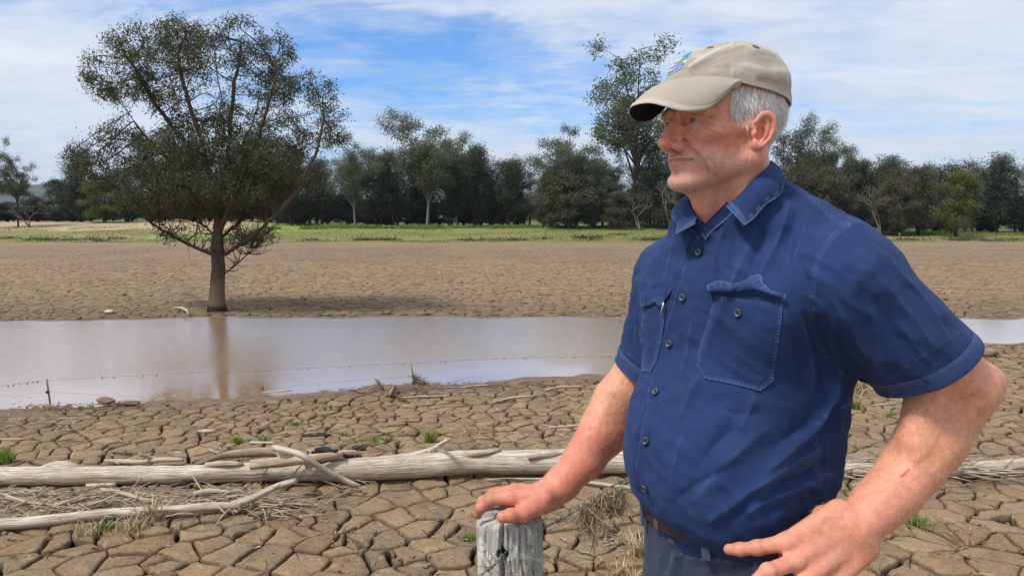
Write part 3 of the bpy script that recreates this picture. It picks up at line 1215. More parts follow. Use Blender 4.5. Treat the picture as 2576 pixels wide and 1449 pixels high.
def place_tree(u, vb, vt, w, kind, var, label, y=None, leaf=None, name='tree', group=None, rot=None, mirror=False):
    tm, cm_, bark, lf, H_, W_ = PROTO[(kind, var)]
    if y is None:
        y = 118
    base = P(u, vb, y)
    gz = float(bed_z(base[0], y))
    base[2] = gz
    top = P(u, vt, y)[2]
    sc = (top - gz) / H_ * {'sheoak': 1.06, 'gum': 1.0, 'opengum': 0.97, 'bushy': 1.02}[kind]
    sw = (w * y / FPX) / W_ * 1.15
    r = empty(name, tuple(base), 0, label, 'tree', group)
    r.scale = (sw, sw, sc)
    r.rotation_euler = (0, 0, (rot if rot is not None else (u * 0.37) % 6.28))
    a = bpy.data.objects.new('trunk', tm)
    COL.objects.link(a)
    a.parent = r
    if not tm.materials:
        tm.materials.append(bark)
    b = bpy.data.objects.new('crown', cm_)
    COL.objects.link(b)
    b.parent = r
    if not cm_.materials:
        cm_.materials.append(lf)
    b['kind'] = 'stuff'
    if leaf is not None:
        b.material_slots[0].link = 'OBJECT'
        b.material_slots[0].material = leaf
    return r


GT = 'trees lining the far side of the dry lake bed'
TREES = [
    # u, vbase, vtop, width, kind, var, label, y, leaf
    (45, 556, 382, 78, 'opengum', 0, 'slender gum with a tall bare trunk and small crown, far left of the tree line', 112, None),
    (-30, 560, 330, 90, 'gum', 1, 'gum cut off by the left picture edge, its branch tips reaching in', 110, None),
    (20, 562, 508, 110, 'bushy', 0, 'low dark scrub tree at the foot of the slender left gum', 126, leaf_dark),
    (95, 560, 492, 80, 'bushy', 1, 'rounded olive tree right of the slender left gum, against the blue range', 128, leaf_dark),
    (150, 560, 452, 100, 'bushy', 2, 'dark round tree in front of the blue range, left of the tall sheoak', 126, leaf_dark),
    (208, 560, 385, 90, 'sheoak', 0, 'tall sheoak left of the big lone tree, showing feathery top', 124, None),
    (262, 566, 455, 125, 'bushy', 3, 'bright olive green bushy tree low at the left behind the lone tree', 119, leaf_bright),
    (330, 566, 420, 110, 'sheoak', 1, 'sheoak half hidden behind the lower left of the lone tree', 128, None),
    (415, 566, 350, 130, 'gum', 0, 'gum crown seen through the left limbs of the lone tree', 132, None),
    (500, 566, 370, 110, 'sheoak', 2, 'sheoak standing behind the left of the lone tree trunk', 126, None),
    (590, 566, 360, 120, 'sheoak', 3, 'sheoak standing behind the right of the lone tree trunk', 128, None),
    (665, 566, 335, 130, 'gum', 2, 'gum behind the right limbs of the lone tree', 134, None),
    (735, 566, 395, 100, 'sheoak', 0, 'dark sheoak at the lower right edge of the lone tree', 124, None),
    (800, 566, 388, 95, 'sheoak', 1, 'thin dark sheoak just right of the lone tree', 126, None),
    (893, 566, 345, 120, 'gum', 1, 'pale trunked gum with a domed crown, first right of the lone tree', 120, None),
    (950, 566, 380, 90, 'sheoak', 2, 'narrow sheoak right of the pale domed gum', 126, None),
    (1000, 566, 366, 110, 'sheoak', 3, 'broad dark sheoak with small spires, left of the tallest middle gum', 123, None),
    (1075, 566, 290, 180, 'gum', 0, 'tallest middle gum with white forked trunk and spreading cloud crown', 118, None),
    (1062, 566, 375, 80, 'sheoak', 1, 'dark sheoak behind the white forked trunk', 128, None),
    (1150, 566, 335, 130, 'gum', 2, 'flat topped gum just right of the tallest middle gum', 127, None),
    (1130, 566, 385, 90, 'sheoak', 2, 'sheoak tucked under the flat topped gum', 122, None),
    (1195, 566, 372, 95, 'sheoak', 0, 'dense pointed sheoak right of the flat topped gum', 122, None),
    (1240, 566, 400, 80, 'sheoak', 3, 'shorter sheoak filling beside the dense pointed one', 126, None),
    (1285, 566, 392, 90, 'sheoak', 1, 'airy sheoak in the dip of the skyline, middle of the view', 122, None),
    (1330, 568, 425, 90, 'sheoak', 2, 'low airy sheoak right of the skyline dip', 124, None),
    (1428, 604, 315, 150, 'gum', 1, 'tall leafy gum with dark base left of the cap brim', 112, None),
    (1385, 575, 430, 110, 'bushy', 0, 'brown green spreading tree left of the tall leafy gum', 113, leaf_brown),
    (1430, 603, 425, 165, 'bushy', 1, 'wide brown crowned tree with short dark trunk, left of the man', 108, leaf_brown),
    (1515, 600, 370, 120, 'opengum', 1, 'mid height gum between the leafy gum and the tall bare limbed gum', 114, None),
    (1495, 602, 470, 100, 'bushy', 2, 'dark green lower tree left of the thick trunk', 109, leaf_dark),
    (1590, 600, 98, 235, 'opengum', 0, 'very tall gum with open bare limbs rising left of the cap', 112, None),
    (1555, 600, 480, 90, 'bushy', 3, 'scrubby tree with pale branches at the foot of the very tall gum', 107, leaf_brown),
    (1640, 600, 330, 130, 'sheoak', 3, 'dark tree behind the cap brim and nose', 118, None),
    (1660, 602, 420, 140, 'bushy', 0, 'dark bushy tree behind the chin with bare pale branches', 110, leaf_dark),
    (1720, 600, 380, 120, 'sheoak', 0, 'sheoak hidden behind the face', 118, None),
    (1800, 600, 360, 120, 'sheoak', 1, 'sheoak hidden behind the neck', 120, None),
    (1965, 590, 322, 100, 'sheoak', 2, 'dense dark green tree right behind the collar', 113, leaf_dark),
    (2045, 590, 305, 115, 'gum', 0, 'gum with layered cloud crown right of the collar', 118, None),
    (2110, 590, 352, 110, 'gum', 2, 'spreading gum top right of the layered gum', 122, None),
    (2000, 590, 400, 110, 'bushy', 1, 'brown tree above the back of the shoulder', 111, leaf_brown),
    (2080, 590, 420, 120, 'bushy', 2, 'brown green tree above the shoulder seam', 111, leaf_brown),
    (2155, 590, 400, 120, 'bushy', 3, 'broad dark tree right of the shoulder', 114, leaf_dark),
    (2190, 590, 425, 100, 'bushy', 0, 'dark tree standing behind the grey twiggy tree', 116, leaf_dark),
    (2265, 588, 392, 110, 'opengum', 1, 'tall brownish gum with pointed top, right of the shoulder', 113, leaf_brown),
    (2240, 588, 440, 120, 'bushy', 1, 'greyish brown twiggy tree with thin stems right of the shoulder', 109, leaf_brown),
    (2310, 588, 420, 110, 'bushy', 2, 'rounded brown tree left of the olive paddock tree', 111, leaf_brown),
    (2405, 594, 430, 120, 'bushy', 3, 'lone olive green paddock tree at the right, trunk showing', 106, leaf_bright),
    (2370, 580, 405, 100, 'sheoak', 1, 'dark sheoak behind the olive paddock tree, left side', 118, None),
    (2440, 580, 395, 110, 'sheoak', 3, 'dark sheoak behind the olive paddock tree, right side', 120, None),
    (2500, 580, 395, 110, 'sheoak', 0, 'tall dark sheoak near the right picture edge', 118, None),
    (2560, 580, 415, 110, 'sheoak', 2, 'dark sheoak at the right picture edge', 117, None),
    (2640, 580, 400, 120, 'sheoak', 3, 'dark sheoak just beyond the right picture edge', 117, None),
]
for k in range(7):
    TREES.append((-120 - k * 95, 562, 360 + (k * 37) % 60, 110, ('sheoak', 'gum', 'bushy')[k % 3], k % 3, 'tree continuing the line beyond the left picture edge, number %s outward' % ('first', 'second', 'third', 'fourth', 'fifth', 'sixth', 'seventh')[k], 119 + k % 5, None))
    TREES.append((2720 + k * 90, 582, 400 + (k * 29) % 50, 115, ('sheoak', 'bushy', 'sheoak')[k % 3], k % 4, 'tree continuing the line beyond the right picture edge, number %s outward' % ('first', 'second', 'third', 'fourth', 'fifth', 'sixth', 'seventh')[k], 116 + k % 5, None))
for t in TREES:
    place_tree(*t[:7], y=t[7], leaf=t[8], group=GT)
g = np.random.default_rng(191)
for k in range(20):
    u = 690 + k * 95 + g.uniform(-14, 14)
    if 1335 < u < 1400:
        continue
    vt = 400 + g.uniform(-14, 26) + (14 if u > 1900 else 0)
    place_tree(u, 570, vt, g.uniform(85, 120), 'sheoak', int(k * 7 % 4), 'dark sheoak in the back row closing the tree line', y=136 + g.uniform(-4, 5), group='sheoaks in the back row of the tree line', rot=k * 2.1)
# dim understorey that closes the gaps between the trunks
g = np.random.default_rng(91)
UG = 'dark understorey scrub between the tree trunks'
for k in range(30):
    u = -60 + k * 49 + g.uniform(-12, 12) if k < 30 else 0
    place_tree(u, 566, 566 - g.uniform(45, 82) * (0.6 if u < 190 else 1), g.uniform(75, 110), 'bushy', int(k % 4), 'dark scrub thicket between the tree trunks behind the grass', y=133 + g.uniform(-3, 4), leaf=leaf_dark, name='shrub', group=UG, rot=k * 1.3)
for k in range(11):
    u = 1480 + k * 108 + g.uniform(-12, 12)
    place_tree(u, 585, 585 - g.uniform(80, 120), g.uniform(90, 120), 'bushy', int(k % 4), 'dark scrub thicket between the tree trunks behind the grass', y=127 + g.uniform(-3, 4), leaf=leaf_dark, name='shrub', group=UG, rot=k * 1.3)


# bare pale limbs low among the trees
def bare_tree(u, v, h, w, label, seed, y, mat=None):
    g = np.random.default_rng(seed)
    b = P(u, v, y)
    b[2] = float(bed_z(b[0], y))
    r = empty('bare_tree', tuple(b), 0, label, 'tree')
    Hh = h * y / FPX
    Ww = w * y / FPX
    mb = MB()

    def rec(p, d, L, rad, dep):
        e = p + d * L
        m_ = (p + e) / 2 + g.normal(0, L * 0.07, 3)
        add_tube(mb, smooth_path([p, m_, e], 5), np.linspace(rad, rad * 0.6, 5), 4, caps=False)
        if dep == 0:
            return
        for _ in range(g.integers(2, 4)):
            nd = d + g.normal(0, 0.45, 3) * np.array([Ww / Hh * 1.0, 1, 1])
            nd[2] = max(nd[2], -0.15)
            nd /= np.linalg.norm(nd)
            rec(e, nd, L * g.uniform(0.55, 0.8), rad * 0.6, dep - 1)
    for s in range(2):
        rec(b, np.array([g.normal(0, .5), g.normal(0, .3), 1.0]), Hh * 0.36, 0.13, 5)
    obj('trunk', mb.mesh('trunk'), mat or bark_pale, r)


bare_tree(1690, 603, 120, 120, 'leafless pale tree with twisted limbs below the man\'s chin', 5, 106)
bare_tree(1610, 600, 90, 130, 'leafless pale shrub tree with tangled limbs left of the collar', 9, 106)
bare_tree(2215, 590, 130, 90, 'leafless brown tree with thin upright stems right of the shoulder', 12, 108)
bare_tree(75, 556, 60, 90, 'fallen looking grey limbs on the far left bank', 15, 111)

# ------------------------------------------------------------------ grass on the far bank
def blades(pts, h, w, g, lean=0.35, per=1, tone=None, taper=True):
    n = len(pts)
    a = g.uniform(0, 2 * np.pi, n)
    s = np.stack([np.cos(a), np.sin(a), 0 * a], 1) * (w * g.uniform(.6, 1.3, n))[:, None]
    hh = h * g.uniform(0.5, 1.2, n)
    ln = g.normal(0, lean, (n, 2)) * hh[:, None]
    mid = pts + np.column_stack([ln * 0.35, hh * 0.6])
    top = pts + np.column_stack([ln, hh])
    V = np.stack([pts - s, pts + s, mid + s * .7, mid - s * .7, top], 1).reshape(-1, 3)
    b = np.arange(n)[:, None] * 5
    Q = b + np.array([0, 1, 2, 3])
    T = b + np.array([3, 2, 4])
    t = g.beta(2, 2.2, n) if tone is None else np.clip(tone + g.normal(0, .12, n), 0, 1)
    return V, Q, T, np.repeat(t, 5)


def grass_obj(name, pts, h, w, seed, mat=None, lean=.35, tone=None, parent=None):
    g = np.random.default_rng(seed)
    V, Q, T, t = blades(pts, h, w, g, lean, tone=tone)
    me = mesh_np(name, V, [Q, T], smooth=False)
    add_tint1(me, t)
    return obj(name, me, mat or grass_mat, parent)


g = np.random.default_rng(8)
n = 26000
x = g.uniform(-85, 45, n)
y = 111 + np.abs(g.normal(0, 3.6, n))
k = vnoise(np.stack([x, y * 2, 0 * x], 1), 0.16, 3, 3)
m = (k > -0.12) & (x > -36)
x, y, k = x[m], y[m], k[m]
pts = np.stack([x, y, bed_z(x, y) - 0.03], 1)
o = grass_obj('tall_grass', pts, 0.30 + 0.55 * np.clip(k + .15, 0, 1), 0.12, 4, tone=0.45 + 0.3 * k)
tag(o, 'strip of tall bright green weeds along the crest of the far bank', 'grass', kind='stuff')
n = 42000
x = g.uniform(-90, 100, n)
y = g.uniform(90, 112, n)
k = vnoise(np.stack([x, y * 2, 0 * x], 1), 0.2, 13, 3)
m = k > -0.05
x, y, k = x[m], y[m], k[m]
pts = np.stack([x, y, bed_z(x, y) - 0.02], 1)
o = grass_obj('low_grass', pts, 0.10 + 0.10 * np.clip(k, 0, 1), 0.06, 5, tone=0.35 + 0.2 * k)
tag(o, 'thin low grass spreading on the far edge of the mud', 'grass', kind='stuff')
n = 9000
x = g.uniform(42, 110, n)
y = g.uniform(111, 122, n)
pts = np.stack([x, y, bed_z(x, y) - 0.02], 1)
o = grass_obj('yellow_green_grass', pts, 0.45, 0.12, 6, tone=0.55)
tag(o, 'yellow green grass strip below the trees at the far right', 'grass', kind='stuff')
# low leafy bumps along the mud edge
n = 60
for k in range(1):
    x = g.uniform(-70, 70, n)
    y = g.normal(95.5, 1.4, n)
    mb = []
    pts = []
    for a, b in zip(x, y):
        c = np.array([a, b, float(bed_z(a, b))])
        q = g.normal(0, 1, (90, 3)) * np.array([0.8, .35, .16])
        q[:, 2] = np.abs(q[:, 2])
        pts.append(c + q)
    pts = np.concatenate(pts)
    v, f, t = leaf_quads(pts, 2, 0.22, 0.09, 0.03, g, 0)
    me = mesh_np('flood_litter', v, f, smooth=False)
    add_tint1(me, t * 0.7)
    tag(obj('flood_litter', me, leaf_brown), 'brown line of flood litter along the far grass edge', 'flood litter', kind='stuff')
lap('20_trees')
# ================================================================== implicit modelling tools
def smin(a, b, k):
    if k <= 0:
        return np.minimum(a, b)
    h = np.maximum(k - np.abs(a - b), 0) / k
    return np.minimum(a, b) - h * h * k * 0.25


def smax(a, b, k):
    return -smin(-a, -b, k)


def s_ell(p, c, r, R=None):
    q = p - np.asarray(c, p.dtype)
    if R is not None:
        q = q @ np.asarray(R, p.dtype)          # columns of R are the local axes
    r = np.asarray(r, p.dtype)
    a = q / r
    k0 = np.sqrt((a * a).sum(1)) + 1e-9
    k1 = np.sqrt(((a / r) ** 2).sum(1)) + 1e-9
    return k0 * (k0 - 1) / k1


def s_cap(p, a, b, ra, rb):
    a = np.asarray(a, p.dtype)
    b = np.asarray(b, p.dtype)
    ba = b - a
    t = np.clip(((p - a) @ ba) / (ba @ ba + 1e-12), 0, 1)
    d = np.sqrt(((p - a - t[:, None] * ba) ** 2).sum(1))
    return d - (ra + (rb - ra) * t)


def s_chain(p, pts, rads, k=0.0):
    d = None
    for i in range(len(pts) - 1):
        e = s_cap(p, pts[i], pts[i + 1], rads[i], rads[i + 1])
        d = e if d is None else smin(d, e, k)
    return d


def poly_dist(p, pts):
    d = None
    for i in range(len(pts) - 1):
        e = s_cap(p, pts[i], pts[i + 1], 0.0, 0.0)
        d = e if d is None else np.minimum(d, e)
    return d


def g_bump(p, c, s, R=None):
    q = p - np.asarray(c, p.dtype)
    if R is not None:
        q = q @ np.asarray(R, p.dtype)
    q = q / np.asarray(s, p.dtype)
    return np.exp(-(q * q).sum(1))


def rot_axes(d, up=(0, 0, 1)):
    """columns: direction d, side, up"""
    d = np.asarray(d, float)
    d = d / np.linalg.norm(d)
    s = np.cross(up, d)
    s /= np.linalg.norm(s)
    return np.stack([d, s, np.cross(d, s)], 1)


def polygonise(fn, lo, hi, h, B=8):
    """surface nets of fn(points) inside the box lo..hi, sparse block evaluation"""
    lo = np.asarray(lo, float)
    hi = np.asarray(hi, float)
    nb = np.ceil((hi - lo) / (h * B)).astype(int)
    n = nb * B + 1
    vals = np.full(n, 1e3, np.float32)
    # coarse pass
    gi = np.stack(np.meshgrid(*[np.arange(k) for k in nb], indexing='ij'), -1).reshape(-1, 3)
    cen = (lo + (gi + 0.5) * B * h).astype(np.float32)
    dc = fn(cen)
    keep = np.abs(dc) < h * B * 0.87 * 1.9 + 0.004 * 0
    for b, dv in zip(gi[~keep], dc[~keep]):
        s = b * B
        vals[s[0]:s[0] + B + 1, s[1]:s[1] + B + 1, s[2]:s[2] + B + 1] = dv
    gi = gi[keep]
    loc = np.stack(np.meshgrid(*[np.arange(B + 1)] * 3, indexing='ij'), -1).reshape(-1, 3)
    for c in range(0, len(gi), 400):
        blk = gi[c:c + 400]
        idx = blk[:, None] * B + loc[None]
        pts = (lo + idx.reshape(-1, 3) * h).astype(np.float32)
        dv = fn(pts)
        ii = idx.reshape(-1, 3)
        vals[ii[:, 0], ii[:, 1], ii[:, 2]] = dv
    ins = vals < 0
    cnt = np.zeros(np.array(n) - 1, np.int8)
    for dx in (0, 1):
        for dy in (0, 1):
            for dz in (0, 1):
                cnt += ins[dx:n[0] - 1 + dx, dy:n[1] - 1 + dy, dz:n[2] - 1 + dz]
    act = np.argwhere((cnt > 0) & (cnt < 8))
    vid = np.full(np.array(n) - 1, -1, np.int64)
    vid[act[:, 0], act[:, 1], act[:, 2]] = np.arange(len(act))
    pos = np.zeros((len(act), 3))
    num = np.zeros(len(act))
    cor = [(x, y, z) for x in (0, 1) for y in (0, 1) for z in (0, 1)]
    cv = {c: vals[act[:, 0] + c[0], act[:, 1] + c[1], act[:, 2] + c[2]].astype(float) for c in cor}
    for c in cor:
        for ax in range(3):
            if c[ax] == 0:
                e = list(c)
                e[ax] = 1
                e = tuple(e)
                a, b = cv[c], cv[e]
                m = (a < 0) != (b < 0)
                t = np.where(m, a / np.where(m, a - b, 1), 0)
                q = np.tile(np.array(c, float), (len(act), 1))
                q[:, ax] += t
                pos += np.where(m[:, None], q, 0)
                num += m
    V = lo + (act + pos / num[:, None]) * h
    F = []
    for ax in range(3):
        o1, o2 = [(1, 2), (2, 0), (0, 1)][ax]
        a = ins
        sl0 = [slice(None)] * 3
        sl1 = [slice(None)] * 3
        sl0[ax] = slice(0, n[ax] - 1)
        sl1[ax] = slice(1, n[ax])
        A, Bv = a[tuple(sl0)], a[tuple(sl1)]
        for sign in (True, False):
            e = np.argwhere(A & ~Bv) if sign else np.argwhere(~A & Bv)
            e = e[(e[:, o1] > 0) & (e[:, o2] > 0) & (e[:, o1] < n[o1] - 1) & (e[:, o2] < n[o2] - 1)]
            q = []
            for d1, d2 in ((-1, -1), (0, -1), (0, 0), (-1, 0)):
                k = e.copy()
                k[:, o1] += d1
                k[:, o2] += d2
                q.append(vid[k[:, 0], k[:, 1], k[:, 2]])
            q = np.stack(q, 1)
            F.append(q if sign else q[:, ::-1])
    F = np.concatenate(F)
    F = F[(F >= 0).all(1)]
    return V, F


def grid_neighbours_smooth(V, F, it=1, lam=0.5):
    n = len(V)
    e = np.concatenate([F[:, [0, 1]], F[:, [1, 2]], F[:, [2, 3]], F[:, [3, 0]]])
    e = np.concatenate([e, e[:, ::-1]])
    deg = np.bincount(e[:, 0], minlength=n).astype(float)
    for _ in range(it):
        acc = np.stack([np.bincount(e[:, 0], weights=V[e[:, 1], k], minlength=n) for k in range(3)], 1)
        V = V + lam * (acc / np.maximum(deg, 1)[:, None] - V)
    return V


def vert_normals(V, F):
    n = np.cross(V[F[:, 2]] - V[F[:, 0]], V[F[:, 3 if F.shape[1] > 3 else 1]] - V[F[:, 1 if F.shape[1] > 3 else 0]])
    N = np.zeros_like(V)
    for k in range(F.shape[1]):
        for c in range(3):
            N[:, c] += np.bincount(F[:, k], weights=n[:, c], minlength=len(V))
    return N / (np.linalg.norm(N, axis=1)[:, None] + 1e-12)
lap('40_sdf')
# ================================================================== driftwood, posts, wire, tufts
def _wood(a, b, c3, dark=(0.10, 0.07, 0.05)):
    def f(nt):
        co = nt.n('ShaderNodeTexCoord').outputs['UV']
        pos = worldpos(nt)
        t = tint_node(nt)                                  # r: along the grain, g: around
        sp = nt.n('ShaderNodeSeparateColor', {0: t})
        vec = nt.n('ShaderNodeCombineXYZ', {0: nt.math('MULTIPLY', sp.outputs[0], 6.0), 1: nt.math('MULTIPLY', sp.outputs[1], 46.0), 2: nt.math('MULTIPLY', nt.noise(pos, 2.5, 2, 0.5), 3.0)}).outputs[0]
        g1 = nt.noise(vec, 1.0, 6, 0.68, 0.5)
        vec2 = nt.n('ShaderNodeCombineXYZ', {0: nt.math('MULTIPLY', sp.outputs[0], 3.0), 1: nt.math('MULTIPLY', sp.outputs[1], 110.0), 2: nt.noise(pos, 4.0, 2, 0.5)}).outputs[0]
        g2 = nt.noise(vec2, 1.0, 4, 0.7)
        blot = nt.noise(pos, 3.0, 4, 0.6)
        c = nt.mix(nt.ramp(blot, [(0.35, 0.0), (0.65, 1.0)]), a, b)
        c = nt.mix(nt.ramp(g1, [(0.43, 0.85), (0.53, 0.0)]), c, c3)
        c = nt.mix(nt.ramp(g2, [(0.35, 0.9), (0.43, 0.0)]), c, dark)
        h = nt.math('ADD', nt.math('MULTIPLY', g1, 1.0), nt.math('MULTIPLY', g2, 0.7))
        return {'Base Color': c, 'Roughness': 0.85, 'Specular IOR Level': 0.2, 'Normal': nt.bump(h, 0.8, 0.012)}
    return f


wood_pale = material('bleached_driftwood', _wood((0.52, 0.44, 0.345), (0.70, 0.64, 0.55), (0.36, 0.27, 0.19)))
wood_tan = material('tan_driftwood', _wood((0.50, 0.40, 0.29), (0.62, 0.52, 0.40), (0.33, 0.23, 0.15)))
wood_brown = material('brown_driftwood', _wood((0.26, 0.19, 0.13), (0.36, 0.28, 0.20), (0.15, 0.10, 0.065)))
wood_char = material('charred_wood', _wood((0.022, 0.021, 0.022), (0.055, 0.052, 0.052), (0.012, 0.012, 0.012), (0.006, 0.006, 0.006)))


def grain_tube(mb, pts, rad, sides=10, rough=0.06, seed=0, flat=1.0, cols=None, knots=0.0, cut=True):
    g = np.random.default_rng(seed)
    pts = np.asarray(pts, float)
    rad = np.asarray(rad, float) * np.ones(len(pts))
    v, f, f3 = tube_vf(pts, rad, sides, rough=0, caps=cut, flat=flat)
    n = len(pts)
    s = np.concatenate([[0], np.cumsum(np.linalg.norm(np.diff(pts, axis=0), axis=1))])
    body_v = v[:n * sides].reshape(n, sides, 3)
    ctr = pts[:, None]
    dirv = body_v - ctr
    pn = body_v.reshape(-1, 3) + seed * 3.1
    nz = vnoise(pn * np.array([1, 1, 1]), 2.2 / max(rad.mean() * 6, .05), seed % 50, 3).reshape(n, sides)
    ridge = vnoise(np.stack([np.repeat(np.arange(sides) * 1.7, n).reshape(sides, n).T.ravel(), np.repeat(s, sides) * 1.2, np.zeros(n * sides)], 1), 1.0, seed % 40 + 3, 2).reshape(n, sides)
    body_v = ctr + dirv * (1 + rough * 1.6 * nz + rough * 0.9 * ridge)[..., None]
    v[:n * sides] = body_v.reshape(-1, 3)
    v[:, 2] = np.maximum(v[:, 2], BED - 0.03)
    n0 = mb.n
    mb.add(v, f)
    if len(f3):
        mb.f3.append(f3 + n0)
        mb.mi3.append(np.zeros(len(f3)))
    c = np.zeros((len(v), 3))
    ang = np.arange(sides) / sides
    ang = np.abs(ang * 2 - 1)
    c[:n * sides, 0] = np.repeat(s, sides) * 0.35 + seed * 0.37
    c[:n * sides, 1] = np.tile(ang * 0.35, n) * max(rad.mean() / 0.12, 0.35)
    c[n * sides:] = (s[-1] * .35, .2, 0)
    if cols is not None:
        cols.append(c)
    return mb


def stick(name, label, path, r, mat, seed=1, n=None, sides=10, cat='driftwood', rough=0.07, lift=None, branches=(), z=None, group=None, kinds='thing', parent=None):
    """path in reference positions (u, v[, height above the bed]); r list of radii in metres"""
    pts = []
    for k, q in enumerate(path):
        rr = r[min(k, len(r) - 1)]
        h = q[2] if len(q) > 2 else rr * 0.85
        pts.append(PZ(q[0], q[1], BED + h))
    pts = np.array(pts)
    L = np.linalg.norm(np.diff(pts, axis=0), axis=1).sum()
    m = n or max(6, int(L / 0.09))
    data = smooth_path(np.column_stack([pts, np.interp(np.arange(len(pts)), np.linspace(0, len(pts) - 1, len(r)), r)]), m)
    g = np.random.default_rng(seed)
    P3, R3 = data[:, :3], np.maximum(data[:, 3], 0.002)
    P3 = P3 + np.cumsum(g.normal(0, 0.0045, P3.shape), axis=0) * (R3.mean() / 0.03) ** 0.5 * np.array([1, 1, .3])
    mb = MB()
    cols = []
    grain_tube(mb, P3, R3, sides, rough, seed, cols=cols)
    for bi, (bp, br_) in enumerate(branches):
        bpts = np.array([PZ(q[0], q[1], BED + q[2]) for q in bp])
        d2 = smooth_path(np.column_stack([bpts, np.linspace(br_[0], br_[1], len(bpts))]), max(5, int(np.linalg.norm(bpts[-1] - bpts[0]) / .07)))
        grain_tube(mb, d2[:, :3], d2[:, 3], max(6, sides - 2), rough, seed + 11 + bi, cols=cols)
    me = mb.mesh(name)
    set_color(me, np.concatenate(cols))
    o = obj(name, me, mat, parent)
    if parent is None:
        tag(o, label, cat, group)
    return o


# the long trunk lying across the view
logo = stick('driftwood_log', 'long bleached tree trunk lying across the whole mud, thickest before the waist of the man',
             [(-900, 1262, .10), (-500, 1228, .12), (-160, 1206, .12), (0, 1197, .12), (150, 1196, .12), (330, 1196, .12), (500, 1193, .125), (640, 1190, .13), (760, 1188, .14), (900, 1183, .15), (1100, 1174, .155), (1300, 1168, .155), (1480, 1166, .15), (1640, 1172, .15), (1760, 1180, .14)],
             [.07, .09, .105, .112, .115, .105, .108, .112, .118, .134, .146, .144, .140, .130, .12], wood_pale, 3, sides=22, rough=0.075)
stick('bulge', '', [(95, 1186, .16), (150, 1176, .20), (205, 1184, .17)], [.05, .085, .05], wood_pale, 71, sides=12, parent=logo)
stick('stub', '', [(1150, 1146, .27), (1215, 1138, .32), (1262, 1129, .34)], [.05, .035, .022], wood_pale, 72, sides=9, parent=logo)
stick('stub', '', [(1330, 1150, .27), (1400, 1138, .29), (1440, 1134, .28)], [.03, .05, .035], wood_pale, 73, sides=9, parent=logo)
stick('forked_branch', 'white forked branch tip sticking up behind the long trunk', [(985, 1148, .20), (1040, 1143, .24), (1085, 1132, .30), (1108, 1118, .42), (1133, 1103, .62)], [.02, .032, .036, .03, .022], wood_pale, 5, sides=9,
      branches=[([(1085, 1133, .30), (1115, 1138, .25), (1130, 1144, .2)], (.04, .016)), ([(1085, 1133, .30), (1050, 1147, .2), (1020, 1152, .14)], (.03, .012))])
stick('driftwood_branch', 'thin smooth branch running low across the front left, sunlit pale end at the left edge', [(-600, 1372, .05), (-140, 1330, .06), (0, 1316, .06), (120, 1305, .065), (250, 1293, .07), (380, 1282, .09), (500, 1272, .10), (600, 1268, .10)],
      [.05, .062, .060, .056, .055, .050, .046, .036], wood_pale, 8, sides=14, branches=[([(585, 1270, .09), (640, 1250, .16), (700, 1222, .26), (744, 1209, .34)], (.045, .030)), ([(690, 1228, .24), (704, 1218, .32)], (.02, .012))])
stick('cut_branch', 'thick sawn off branch lying on top of the long trunk', [(630, 1170, .29), (700, 1163, .33), (780, 1155, .36), (860, 1143, .36)], [.058, .056, .052, .040], wood_tan, 12, sides=14)
stick('driftwood_branch', 'pale crooked branch crossing over the long trunk down to the right', [(686, 1124, .62), (730, 1134, .60), (770, 1150, .55), (812, 1180, .38), (860, 1204, .18), (908, 1226, .06)], [.035, .036, .040, .036, .036, .030], wood_pale, 14, sides=10,
      branches=[([(745, 1140, .58), (720, 1150, .5), (700, 1146, .5)], (.02, .012))])
stick('driftwood_branch', 'brown curved branch behind the cut one', [(505, 1166, .06), (560, 1146, .12), (640, 1138, .16), (700, 1137, .18), (770, 1143, .2)], [.018, .045, .062, .055, .040], wood_brown, 16, sides=12)
stick('driftwood_stick', 'straight thin tan stick behind the curved brown branch', [(545, 1148, .05), (620, 1141, .08), (700, 1132, .12)], [.012, .014, .013], wood_tan, 17, sides=6)
stick('charred_branch', 'black burnt branch lying across the top of the long trunk', [(795, 1130, .40), (820, 1132, .42), (850, 1143, .36), (882, 1150, .28), (905, 1150, .2)], [.020, .040, .030, .028, .020], wood_char, 18, sides=9,
      branches=[([(815, 1132, .42), (785, 1138, .34)], (.03, .015)), ([(830, 1135, .40), (850, 1132, .44)], (.02, .014))])
stick('driftwood_branch', 'pale branch resting behind the black burnt one', [(760, 1160, .30), (820, 1148, .33), (880, 1138, .35), (905, 1140, .3)], [.04, .05, .034, .02], wood_tan, 19, sides=10)
stick('driftwood_branch', 'knobbly forked branch just behind the left part of the trunk', [(262, 1158, .05), (310, 1160, .06), (360, 1162, .07), (410, 1157, .08), (458, 1157, .08)], [.018, .034, .030, .034, .026], wood_tan, 21, sides=9,
      branches=[([(402, 1158, .07), (380, 1150, .12), (350, 1143, .2)], (.026, .02))])
stick('driftwood_stick', 'short thick tan piece leaning on the back of the trunk', [(520, 1168, .23), (560, 1166, .26), (610, 1168, .24)], [.03, .035, .025], wood_tan, 22, sides=9)
stick('driftwood_stick', 'short white sawn stick in front of the long trunk', [(216, 1221, .03), (292, 1218, .03)], [.028, .028], wood_pale, 24, sides=8)
stick('driftwood_stick', 'white flat stick lying in the middle of the mud', [(498, 1084, .02), (520, 1085, .03), (542, 1084, .02)], [.012, .035, .018], wood_pale, 25, sides=7)
stick('driftwood_stick', 'pale stick lying beside two green tufts behind the trunk', [(632, 1113, .02), (690, 1114, .02)], [.02, .018], wood_pale, 26, sides=7)
stick('driftwood_stick', 'thin pale stick at the left edge behind the trunk', [(-20, 1106, .02), (66, 1104, .02)], [.016, .014], wood_pale, 27, sides=6)
